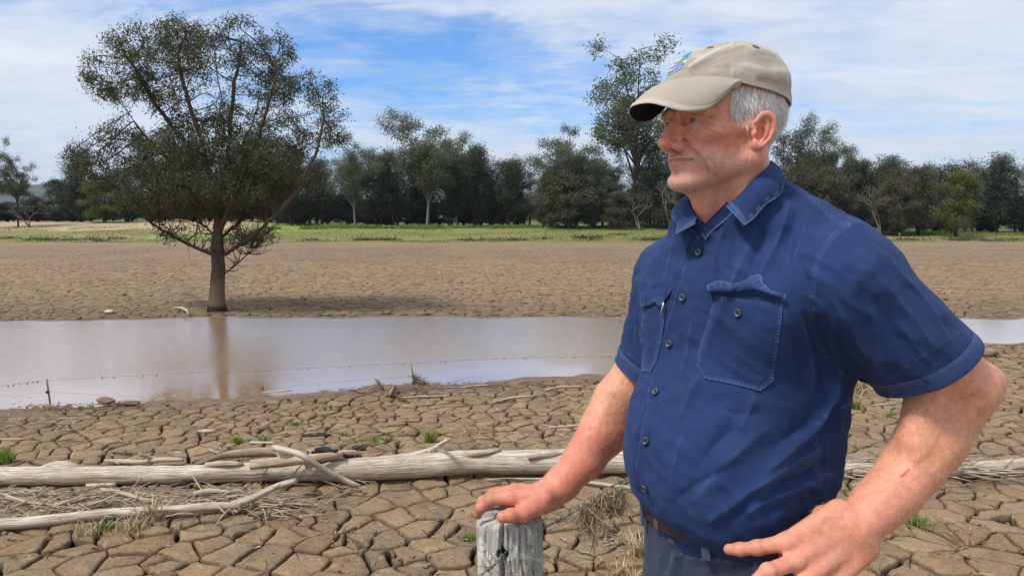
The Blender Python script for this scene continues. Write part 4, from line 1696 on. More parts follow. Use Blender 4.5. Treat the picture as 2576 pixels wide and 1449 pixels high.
stick('curled_root', 'white curled root with a short upright prong', [(527, 1128, .03), (540, 1137, .03), (556, 1136, .05), (560, 1128, .08), (548, 1124, .10), (575, 1122, .04), (588, 1123, .03)], [.012, .013, .016, .012, .010, .009, .008], wood_pale, 28, sides=6,
      branches=[([(553, 1126, .08), (554, 1116, .15)], (.014, .012))])
stick('driftwood_stick', 'long thin cane in front of the forearm, pale and straight', [(1225, 1205, .02), (1330, 1203, .02), (1400, 1206, .02), (1470, 1212, .03), (1590, 1229, .05)], [.008, .012, .018, .024, .026], wood_pale, 29, sides=6)
stick('driftwood_stick', 'thin bent stick between the trunk and the post', [(1228, 1208, .03), (1275, 1203, .03), (1320, 1207, .03)], [.007, .009, .007], wood_tan, 30, sides=5)
for k, (pp, rr, lab) in enumerate([
    ([(1000, 1000, .03), (1060, 998, .03), (1130, 995, .03)], .018, 'thin tan stick lying near the water edge left of the arm'),
    ([(1240, 1012, .03), (1290, 1000, .04), (1350, 995, .04)], .022, 'pale crooked stick on the mud left of the forearm'),
    ([(1160, 975, .03), (1190, 971, .04), (1240, 968, .03)], .018, 'thin grey stick along the water edge'),
    ([(1370, 982, .03), (1410, 972, .05), (1470, 972, .04)], .02, 'tan branch near the elbow of the far arm'),
    ([(1380, 1075, .02), (1430, 1072, .02), (1490, 1068, .02)], .016, 'faint pale stick left of the forearm, midway'),
    ([(990, 1060, .02), (1050, 1058, .02)], .016, 'small pale stick on the mud above the trunk'),
    ([(660, 988, .03), (700, 984, .03), (735, 982, .03)], .018, 'flat tan stick at the water edge below the tree reflection'),
    ([(390, 1008, .06), (405, 1004, .09), (416, 1002, .12)], .014, 'tiny stick poking from the shore'),
    ([(150, 1053, .02), (195, 1052, .02)], .016, 'pale stick on the mud at the far left'),
    ([(1010, 1020, .02), (1090, 1017, .02)], .013, 'thin pale twig across the mud, middle'),
    ([(640, 1060, .02), (660, 1058, .02)], .013, 'small pale chip of wood, middle left'),
    ([(2200, 1020, .02), (2260, 1012, .02)], .015, 'grey stick on the mud seen inside the crook of the near arm')]):
    stick('driftwood_stick', lab, pp, [rr * .7, rr, rr * .6], wood_tan if k % 2 else wood_pale, 100 + k, sides=6)

# pale heap of split wood running behind the near arm at the right
R_ = stick('driftwood_log', 'grey broken trunk with splintered pale strands at the right behind the forearm', [(2085, 1178, .08), (2180, 1180, .09), (2300, 1183, .09), (2440, 1180, .10), (2600, 1168, .09), (2760, 1158, .09)], [.05, .075, .085, .09, .08, .07], wood_tan, 33, sides=14, rough=.14)
g = np.random.default_rng(34)
mb = MB()
cols = []
for k in range(150):
    u = g.uniform(2080, 2620)
    v = 1180 + g.normal(0, 9)
    h = g.uniform(0.02, 0.22)
    a = PZ(u, v, BED + h)
    L = g.uniform(.12, .6)
    d = np.array([1, g.normal(0, .35), g.normal(0, .12)])
    grain_tube(mb, smooth_path([a, a + d * L * .5 + g.normal(0, .01, 3), a + d * L], 4), [.006, .009, .008, .003], 4, 0.05, k, cols=cols, cut=False)
me = mb.mesh('splinters')
set_color(me, np.concatenate(cols))
tag(obj('splinters', me, wood_pale, R_), kind='stuff')

# flood-dropped twigs, uncountable
def twig_pile(name, label, spots, n, seed, mat, Lr=(.10, .5), rr=(.003, .009), tilt=.12, main=None, parent=None):
    g = np.random.default_rng(seed)
    mb = MB()
    cols = []
    for k in range(n):
        u0, v0, su, sv = spots[g.integers(0, len(spots))]
        p = PZ(u0 + g.normal(0, su), v0 + g.normal(0, sv), BED + abs(g.normal(0, .035)) + .01)
        a = g.normal(0, .6) if g.random() < .7 else g.uniform(0, 6.28)
        L = g.uniform(*Lr) * (0.6 if g.random() < .6 else 1)
        d = np.array([math.cos(a), math.sin(a), g.normal(0, tilt)])
        b = g.normal(0, .08, 3) * L
        r0 = g.uniform(*rr)
        grain_tube(mb, smooth_path([p, p + d * L * .5 + b, p + d * L], 4), [r0, r0, r0 * .8, r0 * .4], 4, 0, k % 90, cols=cols, cut=False)
    me = mb.mesh(name)
    set_color(me, np.concatenate(cols))
    o = obj(name, me, mat, parent)
    tag(o, label, 'twigs', kind='stuff')
    return o


twig_pile('twig_litter', 'tangled litter of pale twigs beside the thin front branch', [(60, 1265, 70, 14), (200, 1262, 90, 12), (330, 1250, 70, 16), (480, 1262, 70, 12), (600, 1268, 60, 10), (690, 1275, 40, 12), (120, 1285, 90, 10), (330, 1275, 60, 8)], 300, 50, wood_tan, (.12, .8), (.003, .011))
twig_pile('pale_twig_litter', 'scattered white twigs in the front left litter', [(250, 1255, 130, 18), (620, 1262, 90, 16), (60, 1240, 60, 12), (560, 1240, 60, 8)], 240, 51, wood_pale)
twig_pile('twig_litter_over_trunk', 'thin twigs and roots hanging where the branches cross the trunk', [(760, 1180, 45, 16), (720, 1200, 40, 12), (830, 1200, 40, 10)], 120, 52, wood_tan, (.15, .6), (.003, .010), .5)
twig_pile('scattered_chips', 'small chips and twigs scattered over the cracked mud', [(k * 175 + 60, 1040 + 46 * (k % 3), 90, 26) for k in range(9)] + [(2250, 1100, 120, 80), (2450, 1000, 80, 60), (1450, 1010, 60, 20), (1150, 985, 150, 8), (900, 1330, 200, 30), (2400, 1300, 120, 60), (1500, 1380, 60, 20)], 420, 53, wood_pale, (.04, .22), (.003, .009), .05)
twig_pile('shore_litter', 'line of brown litter along the near water edge', [(130, 1024, 60, 3), (900, 982, 60, 3), (1050, 975, 50, 5), (1250, 965, 90, 3), (300, 1016, 40, 2)], 300, 54, wood_brown, (.05, .25), (.004, .012), .2)
for k, (lab, pts_, r) in enumerate([
    ('forked thin grey stick in the left twig litter', [(0, 1240, .06), (40, 1254, .08), (90, 1266, .05), (150, 1270, .04)], .018),
    ('long thin stick leaning up to the left in the litter', [(0, 1288, .03), (50, 1268, .09), (105, 1240, .18)], .014),
    ('bent brown stick rising right in the litter', [(180, 1280, .05), (250, 1262, .10), (300, 1240, .22)], .016),
    ('tan stick crossing above the front branch', [(255, 1230, .08), (310, 1240, .08), (370, 1256, .06), (440, 1262, .05)], .026),
    ('weathered stub lying in the left litter', [(135, 1272, .05), (180, 1262, .07), (225, 1252, .07)], .032),
    ('pale flat root piece in the litter right of the middle', [(475, 1246, .04), (520, 1234, .08), (560, 1236, .08), (600, 1242, .05)], .030),
    ('thin stick arching over the litter at the right', [(600, 1262, .05), (680, 1268, .09), (760, 1268, .04)], .010),
    ('short stick standing in the right litter', [(700, 1272, .03), (716, 1262, .12), (724, 1250, .2)], .012)]):
    stick('driftwood_stick', lab, pts_, [r * .7, r, r * .8, r * .4], wood_tan, 140 + k, sides=7)


def lump(name, label, cat, c, r, mat, seed, sub=3, parent=None, amp=0.3):
    import bmesh
    bm = bmesh.new()
    bmesh.ops.create_icosphere(bm, subdivisions=sub, radius=1.0)
    V = np.array([tuple(v.co) for v in bm.verts])
    F = np.array([[l.vert.index for l in f.loops] for f in bm.faces])
    bm.free()
    nz = vnoise(V + seed, 1.6, seed % 30, 3)
    V = V * (1 + amp * nz)[:, None] * np.asarray(r) + np.asarray(c)
    me = mesh_np(name, V, F)
    set_color(me, np.column_stack([V[:, 0] * .5, V[:, 2] * 2, V[:, 1]]))
    o = obj(name, me, mat, parent)
    if parent is None:
        tag(o, label, cat)
    return o


lump('burnt_knot', 'dark burnt knot of wood on the mud before the trunk', 'driftwood', PZ(470, 1216, BED + .05), (.085, .06, .06), wood_char, 4)
lump('brown_knot', 'small brown knot beside the burnt one', 'driftwood', PZ(496, 1222, BED + .035), (.045, .04, .04), wood_brown, 5)
lump('burnt_bark', 'flat black sheet of burnt bark far behind the trunk', 'bark', PZ(795, 1094, BED + .01), (.20, .10, .02), wood_char, 6)
lump('wood_block', 'pale wood block on the far shore left of the tree', 'driftwood', PZ(275, 784, BED + .06), (.17, .10, .07), wood_pale, 7, amp=.15)
lump('driftwood_stump', 'brown stump of matted wood on the shore left of the fence stake', 'driftwood', PZ(266, 1008, BED + .07), (.15, .08, .065), wood_brown, 9)
lump('driftwood_stump', 'low brown mound of matted wood at the shore, next to the stump', 'driftwood', PZ(325, 1013, BED + .03), (.20, .08, .045), wood_brown, 10)
lump('clod_mound', 'brown clod of mud and roots by the right water edge', 'mud clod', PZ(2478, 886, BED + .08), (.28, .2, .11), wood_brown, 11)
stick('driftwood_stick', 'white crooked root lying at the foot of the lone tree', [(435, 774, .05), (455, 775, .12), (468, 782, .16), (472, 792, .06)], [.02, .04, .035, .02], wood_pale, 60, sides=6)
stick('driftwood_stump', 'pointed pale stump standing on the near shore', [(985, 994, 0), (988, 985, .12), (992, 972, .30), (990, 967, .36)], [.05, .05, .035, .008], wood_pale, 61, sides=9)


# ---- tufts
def tuft(u, v, wpx, hpx, label, seed, mat=None, n=60, tone=.6, name='grass_tuft', cat='grass tuft', group=None):
    g = np.random.default_rng(seed)
    c = PZ(u, v, BED)
    sc = c[1] / FPX
    pts = c + g.normal(0, 1, (n, 3)) * np.array([wpx * sc * .30, wpx * sc * .25, 0])
    pts[:, 2] = BED - .01
    V, Q, T, t = blades(pts, hpx * sc, 0.0045 + hpx * sc * .03, g, .45, tone=tone)
    me = mesh_np(name, V, [Q, T], smooth=False)
    add_tint1(me, t)
    return tag(obj(name, me, mat or grass_mat), label, cat, group)


for k, (u, v, w, h, lab) in enumerate([
    (14, 1165, 26, 42, 'tall green weed at the left picture edge'), (217, 1028, 34, 14, 'green tuft on the shore left of the stump'), (132, 1107, 12, 8, 'tiny green tuft at the left'),
    (322, 1141, 16, 12, 'small bright tuft left of the knobbly branch'), (597, 1112, 20, 22, 'upright green weed right of the curled root'), (664, 1108, 28, 18, 'bright green tuft beside the pale stick'),
    (737, 1070, 28, 14, 'bright green tuft alone above the trunk'), (862, 1122, 18, 8, 'faint green tuft behind the burnt branch'), (912, 1113, 26, 10, 'green tuft left of the long flat one'),
    (952, 1108, 30, 14, 'bright green tuft above the trunk, taller of the two side by side'), (980, 1106, 20, 10, 'low green tuft right of the taller bright one above the trunk'), (1082, 1110, 20, 32, 'dark green weed above the forked branch'), (1424, 1036, 26, 9, 'faint green tuft left of the forearm, middle'),
    (1328, 1052, 14, 12, 'faint tuft left of the forearm'), (440, 1270, 36, 12, 'green tuft between the litter and the front branch'), (332, 1318, 22, 16, 'green tuft before the front branch'),
    (265, 1330, 46, 22, 'olive weed clump before the front branch'), (35, 1402, 22, 10, 'small green weed on the left front plate'), (1180, 1358, 36, 24, 'green weed left of the fence post'),
    (762, 1198, 34, 46, 'green weed growing under the crossing branches'), (700, 1204, 40, 20, 'dark green weed at the foot of the trunk'), (2300, 1318, 66, 22, 'bright green tuft right of the near forearm'),
    (2122, 1168, 60, 8, 'green tuft beside the grey broken trunk'), (2238, 1050, 12, 20, 'tiny upright weed inside the crook of the near arm'), (2150, 1030, 16, 30, 'olive weed behind the shirt at the armpit'),
    (2070, 1140, 20, 10, 'green bits behind the lower back')]):
    tuft(u, v, w, h, lab, 200 + k, n=int(20 + w * h * .08))
for k, (u, v, w, h, lab) in enumerate([(225, 1340, 70, 32, 'dry brown grass clump before the front branch'), (330, 1335, 60, 40, 'dry brown tangled grass in front of the thin branch'), (385, 1310, 34, 60, 'dry upright stems through the front branch'),
                                       (745, 1190, 60, 50, 'dry grass hanging where branches cross the trunk'), (118, 1030, 60, 16, 'dry grass at the foot of the fence stake'), (2155, 990, 34, 50, 'dry reddish weed behind the armpit'),
                                       (2450, 888, 60, 14, 'dry weed at the right water edge'), (1175, 1090, 34, 18, 'sparse dry twiggy plant left of the arm'), (1605, 1400, 40, 60, 'dry weed beside the trousers'), (1560, 1449, 60, 40, 'dry tangled grass at the bottom, left of the trousers')]):
    tuft(u, v, w, h, lab, 240 + k, mat=dry_mat, n=90, tone=.5, name='dry_grass_clump', cat='dry grass')
# clods
g = np.random.default_rng(61)
mb = MB()
for k in range(500):
    y = 5.8 + 12 * g.random() ** 1.6
    x = g.uniform(-.72, .72) * y
    if y > float(shore_n(x)) - .4:
        continue
    r = g.uniform(.006, .022)
    V, F = box_vf((x, y, BED + .01), (r * 2.2, r * 1.8, r), np.array(Matrix.Rotation(g.uniform(0, 3), 3, 'Z')))
    V += g.normal(0, r * .25, V.shape)
    mb.add(V, F)
me = mb.mesh('loose_clods', smooth=False)
set_color(me, np.tile(MUD * 1.15, (len(me.vertices), 1)))
tag(obj('loose_clods', me, plate_mat), 'small loose clods lying on the mud plates', 'clods', kind='stuff')

# ------------------------------------------------------------------ stakes and wires by the water
metal_dark = material('dull_steel', lambda nt: {'Base Color': nt.ramp(nt.noise(worldpos(nt), 60, 3, .6), [(.3, (.10, .09, .085)), (.7, (.26, .25, .24))]), 'Metallic': .4, 'Roughness': .6})
litter_mat = dry_mat
s1 = empty('fence_stake', tuple(PZ(124, 1022, BED)), 0, 'thin dark steel fence stake standing at the left water edge', 'fence stake')
mb = MB()
b, t = PZ(127, 1021, BED - .05), PZ(117, 953, BED)
t = P(117, 953, b[1])
add_tube(mb, np.array([b, t]), .016, 6)
obj('stake', mb.mesh('stake'), metal_dark, s1)
c = P(120, 986, b[1])
v, f = box_vf(c, (.045, .045, .04))
obj('insulator', mesh_np('insulator', v, f, False), material('black_plastic', lambda nt: {'Base Color': (.012, .012, .013), 'Roughness': .4}), s1)
s2b, s2t = PZ(1042, 972, BED - .05), None
s2t = P(1034, 914, s2b[1])
s2 = empty('fence_stake', tuple(s2b), 0, 'thin fence stake in the water edge with flood debris caught at its foot', 'fence stake')
mb = MB()
add_tube(mb, np.array([s2b, s2t]), .014, 6)
obj('stake', mb.mesh('stake'), metal_dark, s2)
g = np.random.default_rng(63)
mb = MB()
cols = []
for k in range(700):
    t_ = g.random()
    u = 1040 + 62 * t_ ** 1.3
    top = 932 + 42 * t_ ** .45
    v_ = g.uniform(top, 982)
    p = P(u + g.normal(0, 3), v_, s2b[1] + g.normal(0, .06))
    d = np.array([g.normal(.5, .5), g.normal(0, .4), g.normal(-.5, .4)])
    L = g.uniform(.05, .22)
    grain_tube(mb, smooth_path([p, p + d * L * .5 + g.normal(0, .012, 3), p + d * L], 4), [.006] * 4, 3, 0, k % 80, cols=cols, cut=False)
me = mb.mesh('flood_debris')
set_color(me, np.concatenate(cols))
tag(obj('flood_debris', me, wood_brown), 'brown clump of flood debris wrapped round the foot of the middle stake', 'flood debris', kind='stuff')
for k, (lab, u0, v0, u1, v1) in enumerate([('dead twiggy sapling leaning at the shore, left of the debris stake', 968, 982, 946, 953), ('small spiky twig standing in the water right of the tree reflection', 662, 978, 660, 966)]):
    mb = MB()
    a = PZ(u0, v0, BED)
    g = np.random.default_rng(70 + k)
    for q in range(16 - 8 * k):
        e = P(u1 + g.normal(0, 6), v1 + g.uniform(-3, 12), a[1] + g.normal(0, .05))
        add_tube(mb, smooth_path([a + g.normal(0, .01, 3), (a + e) / 2 + g.normal(0, .02, 3), e], 5), [.006, .006, .005, .004, .003], 4, caps=False)
    me = mb.mesh('dead_sapling')
    set_color(me, np.full((len(me.vertices), 3), .3))
    tag(obj('dead_sapling', me, wood_brown), lab, 'dead sapling')

# wires strung between stakes with bits of debris hanging
yw = b[1]
top_w = smooth_path([P(-220, 985, yw + .2), P(0, 971, yw), P(118, 957, yw), P(400, 942, yw + .7), P(750, 927, yw + 1.4), P(1036, 913, s2b[1]), P(1300, 900, s2b[1] + .5), P(1600, 895, s2b[1] + .9), P(1900, 890, s2b[1] + 1.2)], 120)
mb = MB()
add_tube(mb, top_w, .0022, 4, caps=False)
obj_w = tag(obj('electric_wire', mb.mesh('electric_wire'), metal_dark), 'sagging top fence wire over the water with bits of weed hanging', 'fence wire')
mb = MB()
g = np.random.default_rng(64)
for k in range(52):
    i_ = g.integers(8, 112)
    p = top_w[i_] + (top_w[i_ + 1] - top_w[i_]) * g.random()
    L = g.uniform(.012, .045)
    add_tube(mb, np.array([p + [0, 0, .006], p + [g.normal(0, .005), 0, -L * .5], p + [g.normal(0, .01), 0, -L]]), [.006, .010, .003], 5)
me = mb.mesh('caught_weed')
set_color(me, np.full((len(me.vertices), 3), .3))
tag(obj('caught_weed', me, wood_brown, obj_w), kind='stuff')
mb = MB()
add_tube(mb, smooth_path([P(-200, 1015, yw), P(0, 997, yw), P(120, 987, yw), P(250, 993, yw), P(370, 1000, yw - .1)], 40), .002, 4, caps=False)
add_tube(mb, smooth_path([P(560, 990, yw + .6), P(800, 965, yw + 1.2), P(1036, 946, s2b[1])], 30), .002, 4, caps=False)
tag(obj('electric_wire', mb.mesh('electric_wire'), metal_dark), 'lower slack fence wire near the water edge', 'fence wire')

# far paddock fence posts
FG = 'small far fence posts along the grass edge'
for k, (u, v) in enumerate([(680, 603), (762, 605), (845, 606), (992, 603), (1065, 600), (1210, 601), (1322, 604), (1372, 600), (1480, 606), (2222, 592), (2262, 600)]):
    c = PZ(u, v + 2, BED)
    y = c[1]
    mb = MB()
    zb = float(bed_z(c[0], y))
    h = .75 if k != 7 else 1.05
    add_tube(mb, np.array([[c[0], y, zb - .1], [c[0] + .02, y, zb + h * .5], [c[0] + .04, y, zb + h]]), [.075, .07, .06], 6)
    me = mb.mesh('fence_post')
    set_color(me, np.random.default_rng(k).random((len(me.vertices), 3)) * .3)
    tag(obj('fence_post', me, wood_brown), 'small weathered fence post far off along the edge of grass and mud', 'fence post', FG)

# ------------------------------------------------------------------ the old hardwood post under his hand
PC = P(1282, 1300, 1.400)
PTOP = P(1282, 1272, 1.40)[2]
PR = 0.0600


def post_sdf(p):
    p = p.astype(np.float64)
    q = p - np.array([PC[0], PC[1], 0])
    q[:, 0] -= 0.004 * (q[:, 2] - PTOP) / -0.3
    th = np.arctan2(q[:, 1], q[:, 0])
    rad = np.sqrt(q[:, 0] ** 2 + q[:, 1] ** 2)
    R = PR * (1 + 0.03 * np.cos(4 * th + .6) + 0.02 * np.cos(3 * th + 2))
    # long splits
    for t0, wd, dp, zt, zb in ((-1.86, .050, .020, 1.0, -.4), (-1.20, .030, .008, 1.0, .2), (-2.45, .030, .009, 1.0, -.2), (-0.75, .028, .007, 1.0, -.3), (-2.85, .03, .008, 1.0, .1), (-1.60, .022, .006, 1.0, .6), (.3, .03, .01, 1, -.5), (1.4, .04, .015, 1, -.5), (2.5, .03, .01, 1, -.5)):
        wob_ = 0.05 * np.sin(q[:, 2] * 22 + t0 * 3) + 0.03 * np.sin(q[:, 2] * 61)
        R = R - dp * np.exp(-((th - t0 - wob_) / wd) ** 2)
    P4 = np.column_stack([np.cos(th) * 1.6, np.sin(th) * 1.6, q[:, 2] * 1.6])
    R = R + 0.0028 * vnoise(P4, 9, 5, 3) + 0.0010 * vnoise(P4 * np.array([3, 3, .6]), 14, 8, 2)
    d = (rad - R) * 0.8
    topz = PTOP - 0.010 - 6.0 * np.clip(rad - 0.022, 0, 1) ** 2 - 0.012 * np.exp(-((th + 3.0) / .5) ** 2) * (rad > .03) + 0.003 * vnoise(P4, 12, 9, 2)
    d = smax(d, (q[:, 2] - topz), 0.008)
    d = smax(d, -0.25 - q[:, 2], .004)
    # bored wire hole
    h0 = P(1262, 1394, 1.34) - np.array([PC[0], PC[1], 0])
    h1 = h0 + np.array([0.004, 0.07, -.01])
    e = s_cap(q, h0 + [0, -.02, 0], h1, .0115, .0105)
    q2 = q.copy()
    d = smax(d, -e, .002)
    return d.astype(np.float32)


pv, pf = polygonise(post_sdf, (PC[0] - .085, PC[1] - .085, -0.30), (PC[0] + .085, PC[1] + .085, PTOP + .02), 0.0024)
pme = mesh_np('fence_post', pv, pf)


def _post(nt):
    pos = worldpos(nt)
    g1 = nt.noise(nt.mapping(pos, scale=(26, 26, 2.2)), 3.0, 6, .7, .3)
    g2 = nt.noise(nt.mapping(pos, scale=(70, 70, 5)), 3.0, 4, .7)
    c = nt.ramp(g1, [(.25, (.12, .105, .095)), (.40, (.34, .32, .29)), (.6, (.50, .48, .445)), (.8, (.60, .58, .55))])
    c = nt.mix(nt.ramp(g2, [(.32, .7), (.42, 0.)]), c, (.05, .042, .036))
    # crusted lichen, pale green-white, denser at the left edge and right half
    l1 = nt.noise(nt.mapping(pos, scale=(1, 1, .75)), 46, 6, .68, .5)
    l2 = nt.noise(pos, 11, 3, .6)
    xs_ = nt.n('ShaderNodeSeparateXYZ', {0: pos})
    m = nt.math('ADD', nt.math('MULTIPLY', l1, .62), nt.math('MULTIPLY', l2, .48))
    lz = nt.n('ShaderNodeMapRange', {'Value': xs_.outputs[2], 'From Min': PTOP - .10, 'From Max': PTOP - .02, 'To Min': 0.0, 'To Max': .09}).outputs[0]
    m = nt.math('SUBTRACT', m, lz)
    lw = nt.ramp(m, [(.515, 0.), (.53, 1.)])
    lc = nt.ramp(nt.noise(pos, 160, 3, .6), [(.3, (.40, .42, .31)), (.5, (.58, .59, .50)), (.7, (.70, .70, .63))])
    c = nt.mix(lw, c, lc)
    h = nt.math('ADD', nt.math('ADD', nt.math('MULTIPLY', g1, 1.), nt.math('MULTIPLY', g2, .5)), nt.math('MULTIPLY', lw, nt.math('ADD', .25, nt.math('MULTIPLY', nt.noise(pos, 200, 2, .5), .5))))
    return {'Base Color': c, 'Roughness': .9, 'Specular IOR Level': .2, 'Normal': nt.bump(h, .9, .0035)}


post = obj('fence_post', pme, material('weathered_lichen_wood', _post))
tag(post, 'old grey split fence post with crusted lichen and a wire hole, under his hand', 'fence post')

galv = material('galvanised_wire', lambda nt: {'Base Color': nt.ramp(nt.noise(worldpos(nt), 90, 3, .6), [(.35, (.10, .10, .095)), (.65, (.36, .37, .37))]), 'Metallic': .6, 'Roughness': .5})


def barbed(name, path, label, barbs, seed):
    g = np.random.default_rng(seed)
    L = np.linalg.norm(np.diff(path, axis=0), axis=1).sum()
    n = int(L / .0035)
    c = smooth_path(path, n)
    t, N_, B_ = frames(c)
    r = empty(name, (0, 0, 0), 0, label, 'barbed wire')
    mb = MB()
    for ph in (0, math.pi):
        a = np.arange(n) * .0035 / .026 * 2 * math.pi + ph
        q = c + (np.cos(a) * .0014)[:, None] * N_ + (np.sin(a) * .0014)[:, None] * B_
        add_tube(mb, q, .00115, 5, caps=False)
    obj('strand', mb.mesh('strand'), galv, r)
    for f_ in barbs:
        k = int(f_ * (n - 1))
        mb = MB()
        ring = []
        for s in range(26):
            a = s * .75
            ring.append(c[k] + t[k] * (s - 13) * .00055 + (math.cos(a) * N_[k] + math.sin(a) * B_[k]) * .0034)
        add_tube(mb, np.array(ring), .0010, 5)
        for s in range(4):
            a = s * 1.6 + .4 + g.uniform(-.3, .3)
            d = math.cos(a) * N_[k] + math.sin(a) * B_[k] + t[k] * (.4 if s % 2 else -.4)
            add_tube(mb, np.array([c[k] + d * .003, c[k] + d * .017]), [.0011, .0005], 5)
        obj('barb', mb.mesh('barb'), galv, r)
    return r


wirep = [P(1268, 1395, 1.345), P(1288, 1382, 1.40), P(1362, 1331, 1.44), P(1425, 1298, 1.50), P(1485, 1262, 1.57), P(1530, 1228, 1.62), P(1590, 1198, 1.68), P(1700, 1140, 1.80)]
barbed('barbed_wire', wirep[2:], 'twisted barbed wire running from the post up behind the shirt', (.14, .33, .52, .72, .9), 3)
wirel = [P(1262, 1396, 1.352), P(1262, 1400, 1.334), P(1245, 1418, 1.325), P(1222, 1436, 1.322), P(1190, 1462, 1.325), P(1120, 1520, 1.33)]
barbed('barbed_wire', wirel, 'twisted barbed wire coming out of the post hole toward lower left', (.12, .55), 4)

# matted dry weed hanging on the wire, with a scrap of white plastic
g = np.random.default_rng(66)
mb = MB()
for k in range(1300):
    t_ = g.random()
    u = 1468 + 95 * t_
    y = 1.555 + .075 * t_
    vt = 1262 - 40 * t_
    gap = abs(t_ - .48) < .08
    d_ = (75 * math.exp(-((t_ - .16) / .13) ** 2) + 45 * math.exp(-((t_ - .82) / .16) ** 2)) * g.random() ** .8 * (0.3 if gap else 1)
    L = g.uniform(.010, .040)
    p = P(u + g.normal(0, 3), vt + d_ - 6 * g.random(), y + g.normal(0, .010))
    d = np.array([g.normal(0, .5), g.normal(0, .4), -1.0])
    a = g.uniform(0, 6.28)
    add_tube(mb, smooth_path([p, p + d * L * .4 + g.normal(0, .005, 3), p + d * L * .7 + g.normal(0, .007, 3), p + d * L], 5), g.uniform(.0004, .0009), 3, caps=False)
for k in range(9):
    p = P(1482 + g.uniform(-8, 40), 1275 + g.uniform(0, 40), 1.56)
    e = p + np.array([g.normal(0, .012), 0, -g.uniform(.04, .09)])
    add_tube(mb, smooth_path([p, (p + e) / 2 + g.normal(0, .007, 3), e], 7), .0011, 4, caps=False)
me = mb.mesh('caught_weed')
set_color(me, np.repeat(g.random((len(me.vertices) // 15 + 1, 1)), 15, 0)[:len(me.vertices)] * np.ones(3))
tag(obj('caught_weed', me, dry_mat), 'matted dry flood weed hanging on the barbed wire between post and shirt', 'dried weed', kind='stuff')
us = smooth_path([(1543, 1252, 1.60), (1546, 1266, 1.598), (1540, 1280, 1.596), (1524, 1297, 1.594)], 14)
V = []
for k, (u, v, y) in enumerate(us):
    w = np.interp(k, [0, 4, 9, 13], [4, 9, 11, 3])
    for s in (-1, -.3, .4, 1):
        V.append(P(u + s * w * .8, v + s * w * .35, y + .004 * math.sin(k * .9 + s * 2)))
V = np.array(V)
i = np.arange(13)[:, None] * 4
j = np.arange(3)[None]
F = np.stack([i + j, i + j + 1, i + j + 5, i + j + 4], -1).reshape(-1, 4)
n_ = len(V)
Nn = vert_normals(V, F)
me = mesh_np('plastic_scrap', np.vstack([V, V - Nn * .0006]), np.vstack([F, F[:, ::-1] + n_]))
tag(obj('plastic_scrap', me, material('white_plastic_film', lambda nt: {'Base Color': (.75, .75, .74), 'Roughness': .45})), 'scrap of white plastic caught in the wire weed', 'plastic scrap')
lap('30_debris')
# ================================================================== the man: skin
HPHI = math.radians(66)
HF = np.array([-math.sin(HPHI), -math.cos(HPHI), 0])      # where the face looks
HL = np.array([math.cos(HPHI), -math.sin(HPHI), 0])       # his left, towards the camera
HU = np.array([0, 0, 1.0])
_e = P(1745, 298, 1.15)
HO = np.array([0.3310, 1.22, _e[2]])
HM = np.stack([HL, HF, HU], 1)                              # head mm frame (left, forward, up) -> world


def hw(p):
    return HO + (np.atleast_2d(p) * 0.001) @ HM.T


def warp(p):
    """the lower face is a little shorter than the working proportions"""
    p = np.array(p)
    z = p[:, 2]
    p[:, 2] = np.where(z < -42, -42 + (z + 42) * 1.2, z)
    return p


